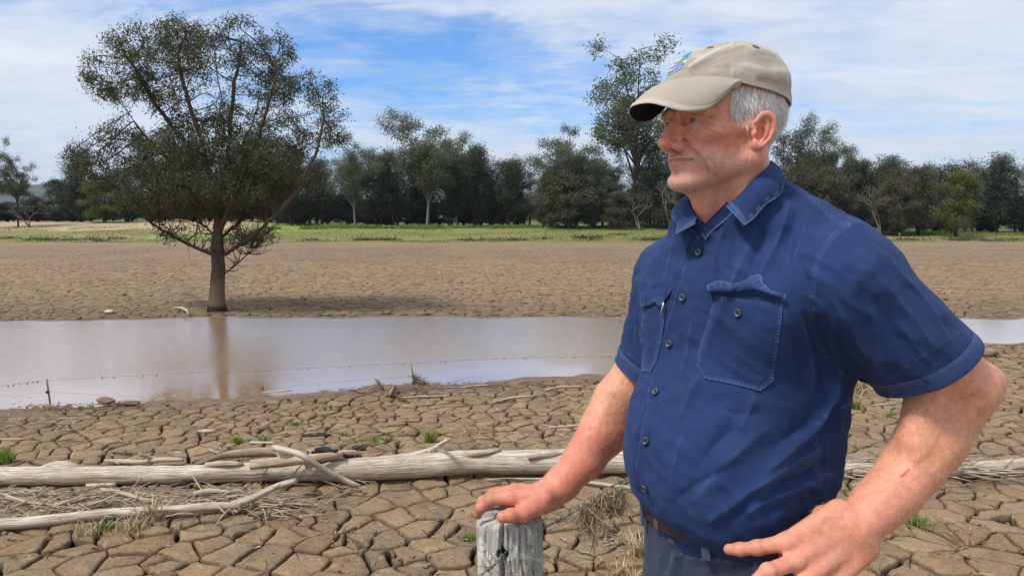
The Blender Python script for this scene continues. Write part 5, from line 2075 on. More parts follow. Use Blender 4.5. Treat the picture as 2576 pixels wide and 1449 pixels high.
def face_detail(pm, y, z, d):
    # brushes ------------------------------------------------------
    def brush(amount, c, s, R=None, mirror=True):
        nonlocal d
        d = d - amount * g_bump(pm, c, s, R)
    brush(-3.0, (0, 90, -84), (22, 14, 7))                  # under-lip dip
    brush(-3.0, (30, 74, -78), (9, 12, 12))
    brush(2.5, (28, 84, -55), (10, 12, 9))
    brush(-1.8, (50, 44, -50), (14, 20, 18))                # hollow of the cheek
    brush(-3.0, (66, 34, 12), (12, 18, 20))                 # temple
    brush(3.5, (42, 58, -70), (12, 14, 16))                 # jowl
    brush(-1.4, (0, 99, -54), (3.0, 10, 8))                 # philtrum
    brush(2.2, (36, 70, -34), (14, 12, 10))

    fu = np.arctan2(pm[:, 0], y + 10) * 85
    fp = np.stack([fu, z, np.zeros_like(z)], 1)
    face = np.clip((y + 30) / 15, 0, 1)

    def crease(pts, w, a, back=0.0):
        """groove with a raised fold on its far side, laid out in (azimuth, height)"""
        nonlocal d
        q = [(math.atan2(k[0], k[1] + 10) * 85, k[2], 0.0) for k in pts]
        n = max(4, len(q) * 3)
        q = smooth_path(q, 2 * len(q) + 1) if len(q) > 2 else np.array(q)
        dd = poly_dist(fp, q)
        # fade at both ends
        L = np.linalg.norm(np.array(q[-1]) - np.array(q[0])) + 1e-6
        a = a * 1.25
        d = d + face * a * np.exp(-(dd / w) ** 2)
        if back:
            q2 = [(k[0] + back, k[1] + 0.25 * back, 0.0) for k in q]
            dd2 = poly_dist(fp, q2)
            d = d - face * a * 0.75 * np.exp(-(dd2 / (w * 2.3)) ** 2)
    crease([(23, 86, -41), (31, 78, -50), (37, 70, -60), (41, 64, -73), (41, 60, -86)], 2.2, 2.5, 5.5)     # nasolabial
    crease([(46, 62, -62), (50, 57, -76), (47, 57, -90)], 1.8, 1.1, 3.5)
    crease([(33, 72, -62), (35, 70, -76), (33, 71, -88)], 1.8, 0.9, 3)                      # mouth corner
    crease([(45, 73, -3), (54, 64, -6), (63, 53, -3)], 1.2, 1.6, 2.4)                       # crow's feet
    crease([(46, 73, -5), (54, 64, -12), (61, 54, -14)], 1.2, 1.5, 2.4)
    crease([(46, 72, 0), (55, 62, 4), (62, 51, 9)], 1.2, 1.3, 2.2)
    crease([(40, 74, -11), (50, 66, -19), (58, 56, -24)], 1.2, 1.3, 2.2)
    crease([(18, 88, -9), (28, 82, -16), (40, 74, -18), (48, 68, -15)], 1.6, 1.9, -3)
    crease([(20, 86, 5), (34, 80, 7), (50, 66, 0)], 1.1, 1.8)                               # lid fold
    crease([(18, 84, -7), (31, 80, -8.5), (45, 73, -6)], 1.0, 0.9)
    crease([(11, 94, -28), (19, 92, -34), (21, 88, -43)], 1.6, 1.4)
    crease([(66, 22, -30), (63, 42, -39), (55, 54, -50)], 7.0, 0.8, 0)
    crease([(60, 26, -34), (56, 20, -56), (50, 16, -74)], 1.5, 0.8, 2)
    crease([(66, 16, -26), (61, 10, -52), (56, 8, -72)], 1.3, 0.9, 2)
    crease([(69, 10, -28), (65, 4, -50), (60, 2, -66)], 1.2, 0.9, 2)
    for zc, am in ((-128, 0.9), (-142, 1.2), (-158, 0.9)):
        crease([(0, 40, zc), (30, 30, zc - 4), (52, 4, zc + 8)], 2.0, am)
    return d


def ear_detail(pm, d):
    c = np.array([79, -3, -18.0])
    q = (pm - c.astype(np.float32))
    on = np.array([0.90, 0.42, -0.06]); on /= np.linalg.norm(on)      # outward normal
    oa = np.array([-0.42, 0.88, 0.0]); oa -= on * (oa @ on); oa /= np.linalg.norm(oa)   # forward in plate
    ou = np.cross(on, oa); ou = ou if ou[2] > 0 else -ou
    tl = math.radians(14)
    oa, ou = oa * math.cos(tl) + ou * math.sin(tl), ou * math.cos(tl) - oa * math.sin(tl)
    M = np.stack([on, oa, ou], 1).astype(np.float32)
    e = q @ M                                               # (out, fwd, up)
    oval = np.sqrt((e[:, 1] / np.clip(15.5 + 0.13 * e[:, 2], 9, 20)) ** 2 + ((e[:, 2]) / 27.5) ** 2)
    rr = (oval - 1) * 16
    cup = 0.010 * (e[:, 1] ** 2)
    e0 = e[:, 0] - 1.0
    plate = smax(rr, np.abs(e0) - 2.4, 2.5)
    helix = np.sqrt((rr + 2.0) ** 2 + (e0 - 4.0) ** 2) - 3.1
    fade = np.clip((e[:, 1] - 7) / 6, 0, 1) * np.clip((9 - e[:, 2]) / 8, 0, 1)   # no helix in front below
    helix = helix + 6 * fade
    lobe = s_ell(e, (1.6, 3, -22), (4.8, 8.5, 8))
    ear = smin(plate, helix, 1.6)
    ear = smin(ear, lobe, 4)
    anth = poly_dist(e, [(2.2, 0, 19), (2.4, -5.5, 9), (2.4, -6.5, -5), (2.4, -2, -14), (2.4, 5, -17)]) - 2.9
    ear = smin(ear, anth, 1.5)
    back = s_ell(e, (-9, 3, -1), (9.5, 11, 18))
    ear = smin(ear, back, 3)
    conc = s_ell(e, (3.0, 3.5, -5), (10.5, 7.6, 10.5))
    ear = smax(ear, -conc, 1.6)
    conc2 = s_ell(e, (4.0, 4, 10), (5.5, 5.0, 5.5))
    ear = smax(ear, -(poly_dist(e, [(5.5, -6.5, 15), (5.5, -10, 6), (5.5, -9.5, -6), (5.5, -6, -13)]) - 1.9), 1.2)
    ear = smax(ear, -conc2, 1.4)
    ear = smax(ear, -s_cap(e, (0, 5, -5), (-4, 9, -5), 3.2, 2.5), 1)
    trag = s_ell(e, (2.0, 11, -7), (4.6, 3.4, 6.5))
    ear = smin(ear, trag, 2.0)
    return smin(d, ear, 3)


def head_sdf(p):
    p = warp(p.astype(np.float32))
    x, y, z = p[:, 0], p[:, 1], p[:, 2]
    pm = np.stack([np.abs(x), y, z], 1)                     # mirrored copy
    d = s_ell(p, (0, -5, 32), (75, 89, 82))                # cranium
    d = smin(d, s_ell(p, (0, 42, 22), (60, 46, 52)), 22)    # forehead
    d = smin(d, s_ell(p, (0, 38, -34), (54, 48, 66)), 22)   # mid face
    d = smin(d, s_cap(pm, (54, -2, -58), (16, 74, -98), 17, 15), 22)   # jaw
    d = smin(d, s_cap(pm, (60, -6, -18), (54, -2, -58), 14, 16), 22)   # ramus
    d = smin(d, s_ell(p, (0, 76, -100), (23, 17, 15)), 15)  # chin
    d = smin(d, s_ell(p, (0, 86, -102), (12, 8, 9)), 8)
    d = smin(d, s_ell(pm, (43, 65, -20), (18, 17, 13)), 17)   # cheekbone
    d = smin(d, s_cap(pm, (50, 52, -14), (66, 12, -10), 9, 8), 14)    # zygomatic arch
    d = smin(d, s_cap(pm, (12, 90, 13), (44, 79, 13), 8, 8), 9)       # brow
    d = smin(d, s_ell(p, (0, 61, -66), (32, 31, 30)), 16)   # muzzle
    d = smin(d, s_ell(pm, (36, 54, -56), (17, 18, 24)), 12)  # cheek flesh
    # eye sockets
    d = smax(d, -s_ell(pm, (31, 99, -2), (16, 14, 11)), 9)
    d = smax(d, -s_ell(pm, (17, 92, -2), (7, 9, 10)), 6)
    # lids
    lid = s_ell(pm, (32, 73.0, -1), (15.5, 14.2, 13.6))
    d = smin(d, lid, 5)
    d = smin(d, s_cap(pm, (20, 90, 8), (46, 78, 4.5), 3.8, 4.6), 5)     # hooded upper fold
    d = smin(d, s_cap(pm, (22, 86, -10), (42, 80, -10), 3.2, 3.0), 6)   # lower bag
    # nose
    d = smin(d, s_chain(p, [(0, 88, 10), (0, 96, -6), (0, 106, -22), (0, 111, -32)], [7, 7.5, 9.0, 10], 2), 6)
    d = smin(d, s_cap(pm, (5, 88, -4), (9, 95, -32), 5.5, 7.4), 6)
    d = smin(d, s_ell(p, (0, 111.5, -33.5), (11.5, 10.5, 10)), 4)
    d = smin(d, s_ell(pm, (12.8, 96, -37.5), (7.6, 13, 9.5)), 3.5)
    d = smin(d, s_cap(p, (0, 107, -42), (0, 94, -49), 3.5, 4), 4)
    d = smax(d, -s_ell(pm, (8, 101, -46.5), (4.2, 7.5, 4)), 2)
    # lips: thin and pressed
    up = [(31, 68, -59), (20, 85, -59), (7, 94.5, -57), (0, 94.5, -57.8)]
    lo = [(29, 69, -62), (15, 88, -67.5), (0, 93, -68.5)]
    d = smin(d, s_chain(pm, up, [1.8, 2.8, 3.3, 3.1], 1), 3)
    d = smin(d, s_chain(pm, lo, [1.8, 3.0, 3.6], 1), 3)
    ml = [(35, 66, -59.0), (24, 83, -62.2), (9, 95, -62), (0, 97.5, -62)]
    md = poly_dist(pm, ml)
    d = d + 5.0 * np.exp(-(md / 1.9) ** 2)
    sel = np.nonzero((y > -12) & (z < 45) & (z > -185) & (np.abs(d) < 9))[0]
    if len(sel):
        d[sel] = face_detail(pm[sel], y[sel], z[sel], d[sel])
    # eye opening
    slit = s_ell(pm, (32, 89, -2.0), (12.5, 13, 2.3))
    d = smax(d, -slit, 1.2)
    sel = np.nonzero((pm[:, 0] > 55) & (y > -51) & (y < 39) & (z > -62) & (z < 32))[0]
    if len(sel):
        d[sel] = ear_detail(pm[sel], d[sel])
    # neck
    nb = (4, -56, -215)
    neck = s_cap(p, (0, -8, -58), nb, 49, 56)
    neck = smin(neck, s_cap(pm, (56, -14, -48), (26, 8, -190), 11, 12), 22)     # neck muscle
    neck = smin(neck, s_cap(p, (0, 50, -108), (0, 20, -185), 18, 18), 26)         # throat
    neck = smin(neck, s_ell(p, (0, 40, -140), (9, 10, 12)), 10)
    neck = smin(neck, s_cap(p, (0, -42, -50), (0, -60, -190), 30, 36), 25)
    d = smin(d, neck, 20)
    # shoulders and chest inside the shirt
    d = smin(d, s_cap(p, (-95, -85, -235), (95, -85, -235), 38, 38), 36)
    d = smin(d, s_ell(p, (0, -62, -350), (118, 74, 140)), 40)
    dn = poly_dist(pm, [(60, -8, -66), (50, 6, -120), (34, 18, -176)])
    d = d - 2.2 * np.exp(-(dn / 5.0) ** 2)
    dn = poly_dist(pm, [(52, 10, -80), (40, 28, -126), (26, 34, -176)])
    d = d + 2.0 * np.exp(-(dn / 3.0) ** 2)
    return d


def build_head():
    V, F = polygonise(head_sdf, (-150, -165, -300), (150, 130, 125), 1.6, B=8)
    V = grid_neighbours_smooth(V, F, 1, 0.35)
    return V, F


HV, HFc = build_head()
HN = vert_normals(HV, HFc)


def head_tint(V, N):
    """skin colouring: base, redness, stubble, lips"""
    V = warp(V)
    ax = np.abs(V[:, 0])
    pm = np.stack([ax, V[:, 1], V[:, 2]], 1)
    n = len(V)
    c = np.tile(np.array([0.72, 0.340, 0.240]), (n, 1))

    def blend(w, colr):
        nonlocal c
        w = np.clip(w, 0, 1)[:, None]
        c = c * (1 - w) + np.array(colr) * w
    red = (0.66, 0.205, 0.150)
    blend(0.65 * g_bump(pm, (0, 112, -34), (22, 26, 22)), red)
    blend(0.25 * g_bump(pm, (46, 60, -24), (30, 36, 28)), red)
    blend(0.55 * g_bump(pm, (84, -5, -16), (22, 26, 36)), (0.64, 0.235, 0.19))
    blend(0.55 * (V[:, 2] < -110) * g_bump(pm, (30, 10, -170), (70, 70, 60)), (0.66, 0.26, 0.155))
    # stubble zone
    jaw = np.clip((-(V[:, 2]) - 50 - 0.25 * np.clip(60 - V[:, 1], 0, 80) + 14) / 16, 0, 1)
    jaw *= np.clip((V[:, 2] + 150) / 25, 0, 1) * (V[:, 1] > -8)
    mus = np.exp(-((V[:, 2] + 56) / 6.0) ** 2) * (V[:, 1] > 78) * (ax < 34)
    blend(0.32 * np.maximum(jaw * (ax < 70), mus), (0.54, 0.37, 0.28))
    lip = np.exp(-(poly_dist(pm, [(29, 72, -63), (14, 90, -62.5), (0, 96, -63)]) / 5.0) ** 2) * (V[:, 1] > 80)
    blend(0.6 * lip, (0.42, 0.17, 0.15))
    blend(0.35 * g_bump(pm, (32, 78, -3), (15, 14, 11)), (0.40, 0.16, 0.12))  # eye socket shading put into the skin colour
    nz = vnoise(V, 0.09, 3, 4)
    c = c * (1 + 0.06 * nz[:, None]) * (1 + vnoise(V, 0.25, 11, 2)[:, None] * np.array([0.03, 0.10, 0.10]))
    blend(0.18 * np.clip(vnoise(V, 0.30, 19, 1) * 3 - 1.5, 0, 1) * (V[:, 2] > -60), (0.36, 0.16, 0.10))
    blend(0.25 * np.clip(vnoise(V, 0.035, 9, 2) * 2, 0, 1), red)
    return c
lap('41_head')
# ------------------------------------------------------------------ people materials
def _skin(nt):
    t = tint_node(nt)
    co = worldpos(nt)
    n1 = nt.noise(co, 260, 4, 0.6)
    n2 = nt.noise(co, 75, 3, 0.6)
    k = nt.ramp(n2, [(0.3, (0.86, 0.80, 0.78)), (0.7, (1.08, 1.05, 1.04))])
    colr = nt.mix(1.0, t, k, 'MULTIPLY')
    sp = nt.ramp(nt.noise(co, 420, 2, 0.5), [(0.66, 1.0), (0.76, (0.80, 0.68, 0.62))])
    colr = nt.mix(0.8, colr, sp, 'MULTIPLY')
    vor = nt.n('ShaderNodeTexVoronoi', {'Vector': co, 'Scale': 700}).outputs['Distance']
    h = nt.math('ADD', nt.math('MULTIPLY', n1, 0.8), nt.math('ADD', nt.math('MULTIPLY', vor, 0.35), nt.math('MULTIPLY', n2, 1.6)))
    return {'Base Color': colr, 'Roughness': 0.5, 'Subsurface Weight': 0.05, 'Subsurface Radius': (0.012, 0.004, 0.002),
            'Subsurface Scale': 0.6, 'Specular IOR Level': 0.38, 'Normal': nt.bump(h, 0.6, 0.0012)}


skin_mat = material('skin', _skin)


def _cloth(base, wear, dark, weave=1.0, bumps=0.5, mottle=0.5):
    def f(nt):
        co = worldpos(nt)
        n1 = nt.noise(co, 9, 4, 0.6)
        n2 = nt.noise(co, 60, 3, 0.6)
        c = nt.mix(nt.ramp(n1, [(0.3, 0.0), (0.72, 1.0)]), dark, base)
        t = tint_node(nt)                                   # r: wear of seams and ridges
        sep = nt.n('ShaderNodeSeparateColor', {0: t}).outputs[0]
        w = nt.math('MULTIPLY', sep, nt.math('ADD', 0.55, nt.math('MULTIPLY', n2, 0.8)), clamp=True)
        c = nt.mix(w, c, wear)
        tw = nt.n('ShaderNodeTexWave', {'Vector': nt.mapping(co, rot=(0.4, 0.7, 0.5)), 'Scale': 900.0 * weave, 'Distortion': 1.5, 'Detail': 1.0},
                  wave_type='BANDS', bands_direction='DIAGONAL').outputs['Fac']
        c = nt.mix(0.10, c, nt.ramp(tw, [(0, 0.6), (1, 1.25)]), 'MULTIPLY')
        h = nt.math('ADD', nt.math('MULTIPLY', tw, 0.08), nt.math('ADD', nt.math('MULTIPLY', nt.noise(co, 34, 4, 0.62), 2.2 * mottle), nt.math('MULTIPLY', nt.noise(co, 500, 2, 0.5), 0.4)))
        return {'Base Color': c, 'Roughness': 0.86, 'Sheen Weight': 0.25, 'Sheen Roughness': 0.5, 'Sheen Tint': (*wear, 1),
                'Specular IOR Level': 0.2, 'Normal': nt.bump(h, bumps, 0.0022)}
    return f


shirt_mat = material('blue_drill_cloth', _cloth((0.021, 0.046, 0.145), (0.110, 0.170, 0.34), (0.014, 0.030, 0.098)))
trouser_mat = material('slate_trouser_cloth', _cloth((0.045, 0.058, 0.105), (0.20, 0.24, 0.34), (0.032, 0.042, 0.080)))
cap_mat = material('stone_cap_cloth', _cloth((0.40, 0.345, 0.285), (0.58, 0.53, 0.45), (0.34, 0.29, 0.245), 1.0, 0.4, 0.6))
cap_under_mat = material('dark_brim_lining', _cloth((0.020, 0.022, 0.040), (0.05, 0.05, 0.08), (0.015, 0.016, 0.03)))
hair_mat = material('grey_hair', lambda nt: {'Base Color': nt.mix(nt.n('ShaderNodeObjectInfo').outputs['Random'], (0.62, 0.60, 0.58), (0.62, 0.60, 0.58)),
                                             'Roughness': 0.45, 'Specular IOR Level': 0.5})
stubble_mat = material('pale_stubble', lambda nt: {'Base Color': (0.62, 0.50, 0.40), 'Roughness': 0.5})
# ------------------------------------------------------------------ the man: root and body mesh come in 46; head parts here
man = empty('person', (0.385, 1.27, 0), 0,
            'man in blue work shirt and stone cap, hand resting on the old fence post', 'person')

EYE_C = np.array([32, 74.0, -1.6])


def eye_mesh():
    def rowring(n=28, m=20):
        v, f = [], []
        for i in range(m + 1):
            a = math.pi * i / m
            for j in range(n):
                b = 2 * math.pi * j / n
                v.append((math.sin(a) * math.cos(b), math.cos(a), math.sin(a) * math.sin(b)))
        v = np.array(v)
        i = np.arange(m)[:, None] * n
        j = np.arange(n)[None]
        j2 = (j + 1) % n
        f = np.stack([i + j, i + j2, i + n + j2, i + n + j], -1).reshape(-1, 4)
        return v, f
    return rowring()


def eye_build(side, look):
    v, f = eye_mesh()
    look = np.array(look, float)
    look /= np.linalg.norm(look)
    v = v * 12.6
    M = rot_axes(look)
    v = v[:, [1, 0, 2]] @ M.T
    c = EYE_C * np.array([side, 1, 1])
    a = np.arccos(np.clip((v / 12.6) @ look, -1, 1))
    colr = np.tile(np.array([0.42, 0.36, 0.33]), (len(v), 1))
    colr[a < 0.58] = (0.03, 0.04, 0.05)
    colr[a < 0.52] = (0.07, 0.10, 0.12)
    colr[a < 0.22] = (0.005, 0.005, 0.006)
    me = mesh_np('eye', hw(v + c), f)
    set_color(me, colr)
    return obj('eye', me, eye_mat, man)


eye_mat = material('eye_surface', lambda nt: {'Base Color': tint_node(nt), 'Roughness': 0.08, 'Coat Weight': 0.25})
eye_build(1, (-0.02, 1, 0.0))
eye_build(-1, (-0.02, 1, 0.0))

def cap_base_z(F):
    return np.interp(F, [-115, -90, -40, 20, 60, 97], [24, 27, 36, 45, 54, 57])


# ---- hair strands as thin tapered ribbons, each with a ridge so it has thickness
hair_mat.node_tree.nodes.clear()
_nt = NT(hair_mat.node_tree)
_b = _nt.n('ShaderNodeBsdfPrincipled', {'Base Color': tint_node(_nt), 'Roughness': 0.4, 'Specular IOR Level': 0.6, 'Sheen Weight': 0.6, 'Sheen Roughness': 0.4})
_o = _nt.n('ShaderNodeOutputMaterial')
_nt.t.links.new(_b.outputs[0], _o.inputs[0])


def strands(name, roots, dirs, lens, wid, cols, mat, parent, segs=3, droop=None, seed=0, curl=0.25):
    """three-sided tapered strands"""
    g = np.random.default_rng(seed)
    n = len(roots)
    dirs = dirs / np.linalg.norm(dirs, axis=1)[:, None]
    side = np.cross(dirs, g.normal(0, 1, (n, 3)))
    side /= np.linalg.norm(side, axis=1)[:, None]
    oth = np.cross(dirs, side)
    bend = g.normal(0, curl, (n, 1)) * side + g.normal(0, curl, (n, 1)) * oth
    if droop is not None:
        bend = bend + droop
    V, Cc = [], []
    for s in range(segs + 1):
        t = s / segs
        ctr = roots + dirs * (lens * t)[:, None] + bend * (lens * t * t)[:, None]
        w = wid * (1 - t) ** 0.6 if s < segs else wid * 0.08
        w = np.broadcast_to(w, (n,))[:, None]
        for a in (0, 2.094, 4.189):
            V.append(ctr + (math.cos(a) * side + math.sin(a) * oth) * w)
            Cc.append(cols)
    V = np.stack(V, 1)
    k = (segs + 1) * 3
    base = np.arange(n)[:, None] * k
    F = []
    for s in range(segs):
        for a in range(3):
            b = (a + 1) % 3
            F.append(np.stack([base[:, 0] + s * 3 + a, base[:, 0] + s * 3 + b, base[:, 0] + s * 3 + 3 + b, base[:, 0] + s * 3 + 3 + a], 1))
    me = mesh_np(name, V.reshape(-1, 3), np.concatenate(F))
    set_color(me, np.stack(Cc, 1).reshape(-1, 3))
    return obj(name, me, mat, parent)


def pick_surface(V, F, mask, n, seed):
    g = np.random.default_rng(seed)
    fm = mask[F].mean(1)
    a = 0.5 * np.linalg.norm(np.cross(V[F[:, 2]] - V[F[:, 0]], V[F[:, 3]] - V[F[:, 1]]), axis=1) * fm
    i = g.choice(len(F), n, p=a / a.sum())
    s, t = g.random((n, 1)), g.random((n, 1))
    q = F[i]
    p = (V[q[:, 0]] * (1 - s) + V[q[:, 1]] * s) * (1 - t) + (V[q[:, 3]] * (1 - s) + V[q[:, 2]] * s) * t
    N = HN_all(V, F)[q[:, 0]] if False else None
    return p, q[:, 0]


HW = warp(HV)
ax = np.abs(HV[:, 0])
hy, hz = HW[:, 1], HW[:, 2]
earzone = (np.abs(hy + 4) < 24) & (hz < 12) & (hz > -60) & (ax > 76.5)
low = np.interp(hy, [-110, -60, -36, -30, -23, 5, 11, 19, 31, 42, 50], [-84, -92, -84, -20, 10, 12, 0, -10, -2, 12, 30])
hm = np.clip((hz - low) / 6, 0, 1) * np.clip((47 - hy) / 6, 0, 1) * (hz < 62)
hm = np.where(earzone, 0, hm) * (hz < cap_base_z(hy) + 9)
hair_mask = hm.astype(float)
p, vi = pick_surface(HV, HFc, hair_mask, 15000, 3)
N = HN[vi]
g = np.random.default_rng(5)
back = np.array([0, -1.0, 0])
down = np.array([0, 0, -1.0])
tt = np.clip((p[:, 1] + 40) / 60, 0, 1)[:, None]             # 1 = in front of the ear
d_ = N * (0.20 + 0.10 * tt) + down * 1.0 + back * (0.22 - 0.34 * tt) + g.normal(0, 0.10, p.shape)
ln = g.uniform(0.009, 0.016, len(p)) * (0.6 + 0.5 * np.clip((p[:, 2] + 40) / 60, 0, 1))
sh = g.uniform(0.55, 1.0, (len(p), 1))
dk = (g.random((len(p), 1)) < 0.16) * 0.35
cols = np.array([1.3, 1.26, 1.24]) * (sh - dk * sh)
hair = tag(strands('hair', hw(p - N * 1.0), d_ @ HM.T, ln, 0.00036, cols, hair_mat, man, 3, droop=np.array([0, 0, -0.25]), seed=8, curl=0.16), kind='stuff')

# ---- stubble, moustache, eyebrows
jaw = np.clip((-hz - 50 - 0.25 * np.clip(60 - hy, 0, 80) + 12) / 14, 0, 1) * np.clip((hz + 135) / 20, 0, 1) * (hy > -4) * (ax < 72)
chin = 1.0 + 1.2 * np.exp(-(((hz + 102) / 20) ** 2 + (ax / 45) ** 2)) * (hy > 50)
mus = 2.6 * np.exp(-((hz + 51) / 4.0) ** 2) * (hy > 70) * (ax < 35)
lipm = (poly_dist(np.stack([ax, hy, hz], 1), [(29, 72, -63), (14, 90, -62.5), (0, 96, -63)]) < 5.5)
sm = np.maximum(jaw * chin, mus) * np.where(lipm & (hz < -60), 0.05, 1)
p, vi = pick_surface(HV, HFc, sm, 6500, 13)
N = HN[vi]
d_ = N * 0.6 + down * 0.7 + g.normal(0, 0.35, p.shape)
tone = g.uniform(0.5, 1.0, (len(p), 1))
cols = np.array([0.92, 0.84, 0.76]) * tone
tag(strands('stubble', hw(p - N * 0.3), d_ @ HM.T, g.uniform(0.0012, 0.0029, len(p)), 0.00016, cols, hair_mat, man, 1, seed=9, curl=0.1), kind='stuff')
bm_ = np.exp(-((hz - 15 - 0.06 * (ax - 28)) / 3.4) ** 2) * (ax > 14) * (ax < 48) * (hy > 62) * np.where(HV[:, 0] > 0, 1, 0.3)
p, vi = pick_surface(HV, HFc, bm_, 450, 17)
N = HN[vi]
d_ = N * 0.45 + np.stack([np.sign(p[:, 0]), np.full(len(p), -0.2), np.full(len(p), 0.15)], 1) + g.normal(0, 0.2, p.shape)
cols = np.array([0.50, 0.40, 0.32]) * g.uniform(0.5, 1.0, (len(p), 1))
_ln = g.uniform(0.004, 0.007, len(p))
for _s in (p[:, 0] > 0, p[:, 0] <= 0):
    tag(strands('eyebrow', hw(p[_s]), d_[_s] @ HM.T, _ln[_s], 0.0002, cols[_s], hair_mat, man, 2, seed=10, curl=0.2), kind='stuff')

# ------------------------------------------------------------------ cap
cap = empty('cap', (0, 0, 0))
cap.parent = man
cap.location = (-0.385, -1.27, 0)
CAPC = np.array([0, -4.0])
CA, CB, CTOP = 80.5, 101.0, 121.5




def crown_pt(th, ph, off=0.0):
    """th from the front, towards his left positive; ph 0 rim .. pi/2 top; head mm"""
    th = np.asarray(th, float)
    ph = np.asarray(ph, float)
    e = 2 / 2.35 + 0.30 * np.clip(np.cos(th), 0, 1) ** 1.5
    e = np.where(np.sin(ph) > 0.0, e, e)
    r = np.cos(ph) ** e
    h = np.sin(ph) ** (2 / 2.35)
    bulge = 1 + 0.035 * np.sin(2 * ph)
    a = CA * np.sin(th) * r * bulge
    b = CAPC[1] + CB * np.cos(th) * r * bulge
    zb = cap_base_z(CAPC[1] + CB * np.cos(th))
    # front panel leans back a little, crown highest a bit behind the middle
    z = zb + (CTOP - zb) * h - 5.0 * np.clip(np.cos(th), 0, 1) * np.sin(2 * ph) * 0.6
    return np.stack([a, b, z], -1)


def crown_disp(th, ph, P3):
    d = np.zeros_like(th)
    # six panel seams (front, and every 60 degrees) with stitched ridges
    for k in range(6):
        s = math.radians(k * 60 + 0)
        dd = np.abs((th - s + math.pi) % (2 * math.pi) - math.pi) * 90 * np.cos(ph)
        d += 1.0 * np.exp(-(dd / 2.6) ** 2) - 1.3 * np.exp(-(dd / 0.7) ** 2) - 0.5 * np.exp(-((dd - 4.2) / 0.8) ** 2)
    # rim band
    d += 0.9 * (1 / (1 + np.exp((ph - 0.17) * 60)))
    d += 2.6 * vnoise(P3 * 0.028, 1.0, 4, 4) * np.clip(ph * 4, 0, 1)
    # soft folds on the near side, running from the front seam down and back
    def fold(a, b, w, amp):
        nonlocal d
        t0, p0 = a
        t1, p1 = b
        t_ = np.clip(((th - t0) * (t1 - t0) + (ph - p0) * (p1 - p0)) / ((t1 - t0) ** 2 + (p1 - p0) ** 2), 0, 1)
        dist = np.sqrt((th - t0 - t_ * (t1 - t0)) ** 2 + (ph - p0 - t_ * (p1 - p0)) ** 2)
        d += 0.95 * amp * np.exp(-(dist / (w * 1.15)) ** 2)
    R_ = math.radians
    fold((R_(20), 0.25), (R_(62), 1.0), 0.05, 2.2)
    fold((R_(28), 0.16), (R_(75), 0.80), 0.09, -2.6)
    fold((R_(70), 0.55), (R_(110), 0.62), 0.13, -3.0)
    fold((R_(66), 0.25), (R_(130), 0.36), 0.10, 2.2)
    fold((R_(85), 0.10), (R_(150), 0.16), 0.06, -1.8)
    fold((R_(115), 0.9), (R_(150), 0.3), 0.10, 1.8)
    fold((R_(135), 0.8), (R_(158), 0.2), 0.08, -1.8)
    return d


nt_, np_ = 260, 90
th = np.linspace(0, 2 * np.pi, nt_, endpoint=False)
ph = np.linspace(0, np.pi / 2 - 0.02, np_)
TH, PH = np.meshgrid(th, ph, indexing='ij')
Pc = crown_pt(TH, PH).reshape(-1, 3)
cen = np.array([0, -4, 40.0])
nrm = (Pc - cen) * np.array([1, 1, 1.1])
nrm /= np.linalg.norm(nrm, axis=1)[:, None]
dsp = crown_disp(TH.ravel(), PH.ravel(), Pc)
Po = Pc + nrm * dsp[:, None]
i = np.arange(nt_)[:, None] * np_
i2 = ((np.arange(nt_) + 1) % nt_)[:, None] * np_
j = np.arange(np_ - 1)[None]
Fq = np.stack([i + j, i2 + j, i2 + j + 1, i + j + 1], -1).reshape(-1, 4)
inner = Pc - nrm * 2.0
inner[:, 2] = np.where(PH.ravel() == 0, inner[:, 2] + 0.5, inner[:, 2])
nV = len(Po)
rim = np.stack([np.arange(nt_) * np_, nV + np.arange(nt_) * np_, nV + ((np.arange(nt_) + 1) % nt_) * np_, ((np.arange(nt_) + 1) % nt_) * np_], 1)
Vv = np.vstack([Po, inner, [[0, -4, CTOP + 0.5]]])
top = np.arange(nt_) * np_ + np_ - 1
capf = np.stack([top, np.roll(top, -1), np.full(nt_, 2 * nV)], 1)
me = mesh_np('crown', hw(Vv), [np.vstack([Fq, Fq[:, ::-1] + nV, rim]), capf])
wear = np.clip(0.5 * np.clip(dsp, 0, 2), 0, 0.8) + 0.5 * (np.abs(PH.ravel() - 0.0) < 0.03)
wc = np.zeros((len(Vv), 3))
wc[:nV, 0] = wear
set_color(me, wc)
crown = obj('crown', me, cap_mat, cap)
crown_grid = (TH, PH, Po.reshape(nt_, np_, 3))


def on_crown(th_, ph_, off):
    fi = (th_ % (2 * np.pi)) / (2 * np.pi) * nt_
    fj = np.clip(ph_ / (np.pi / 2 - 0.02) * (np_ - 1), 0, np_ - 1.001)
    i0 = fi.astype(int) % nt_
    i1 = (i0 + 1) % nt_
    j0 = fj.astype(int)
    a = (fi - fi.astype(int))[..., None]
    b = (fj - j0)[..., None]
    G = crown_grid[2]
    q = (G[i0, j0] * (1 - a) + G[i1, j0] * a) * (1 - b) + (G[i0, j0 + 1] * (1 - a) + G[i1, j0 + 1] * a) * b
    n = q - cen
    n /= np.linalg.norm(n, axis=-1)[..., None]
    return q + n * off


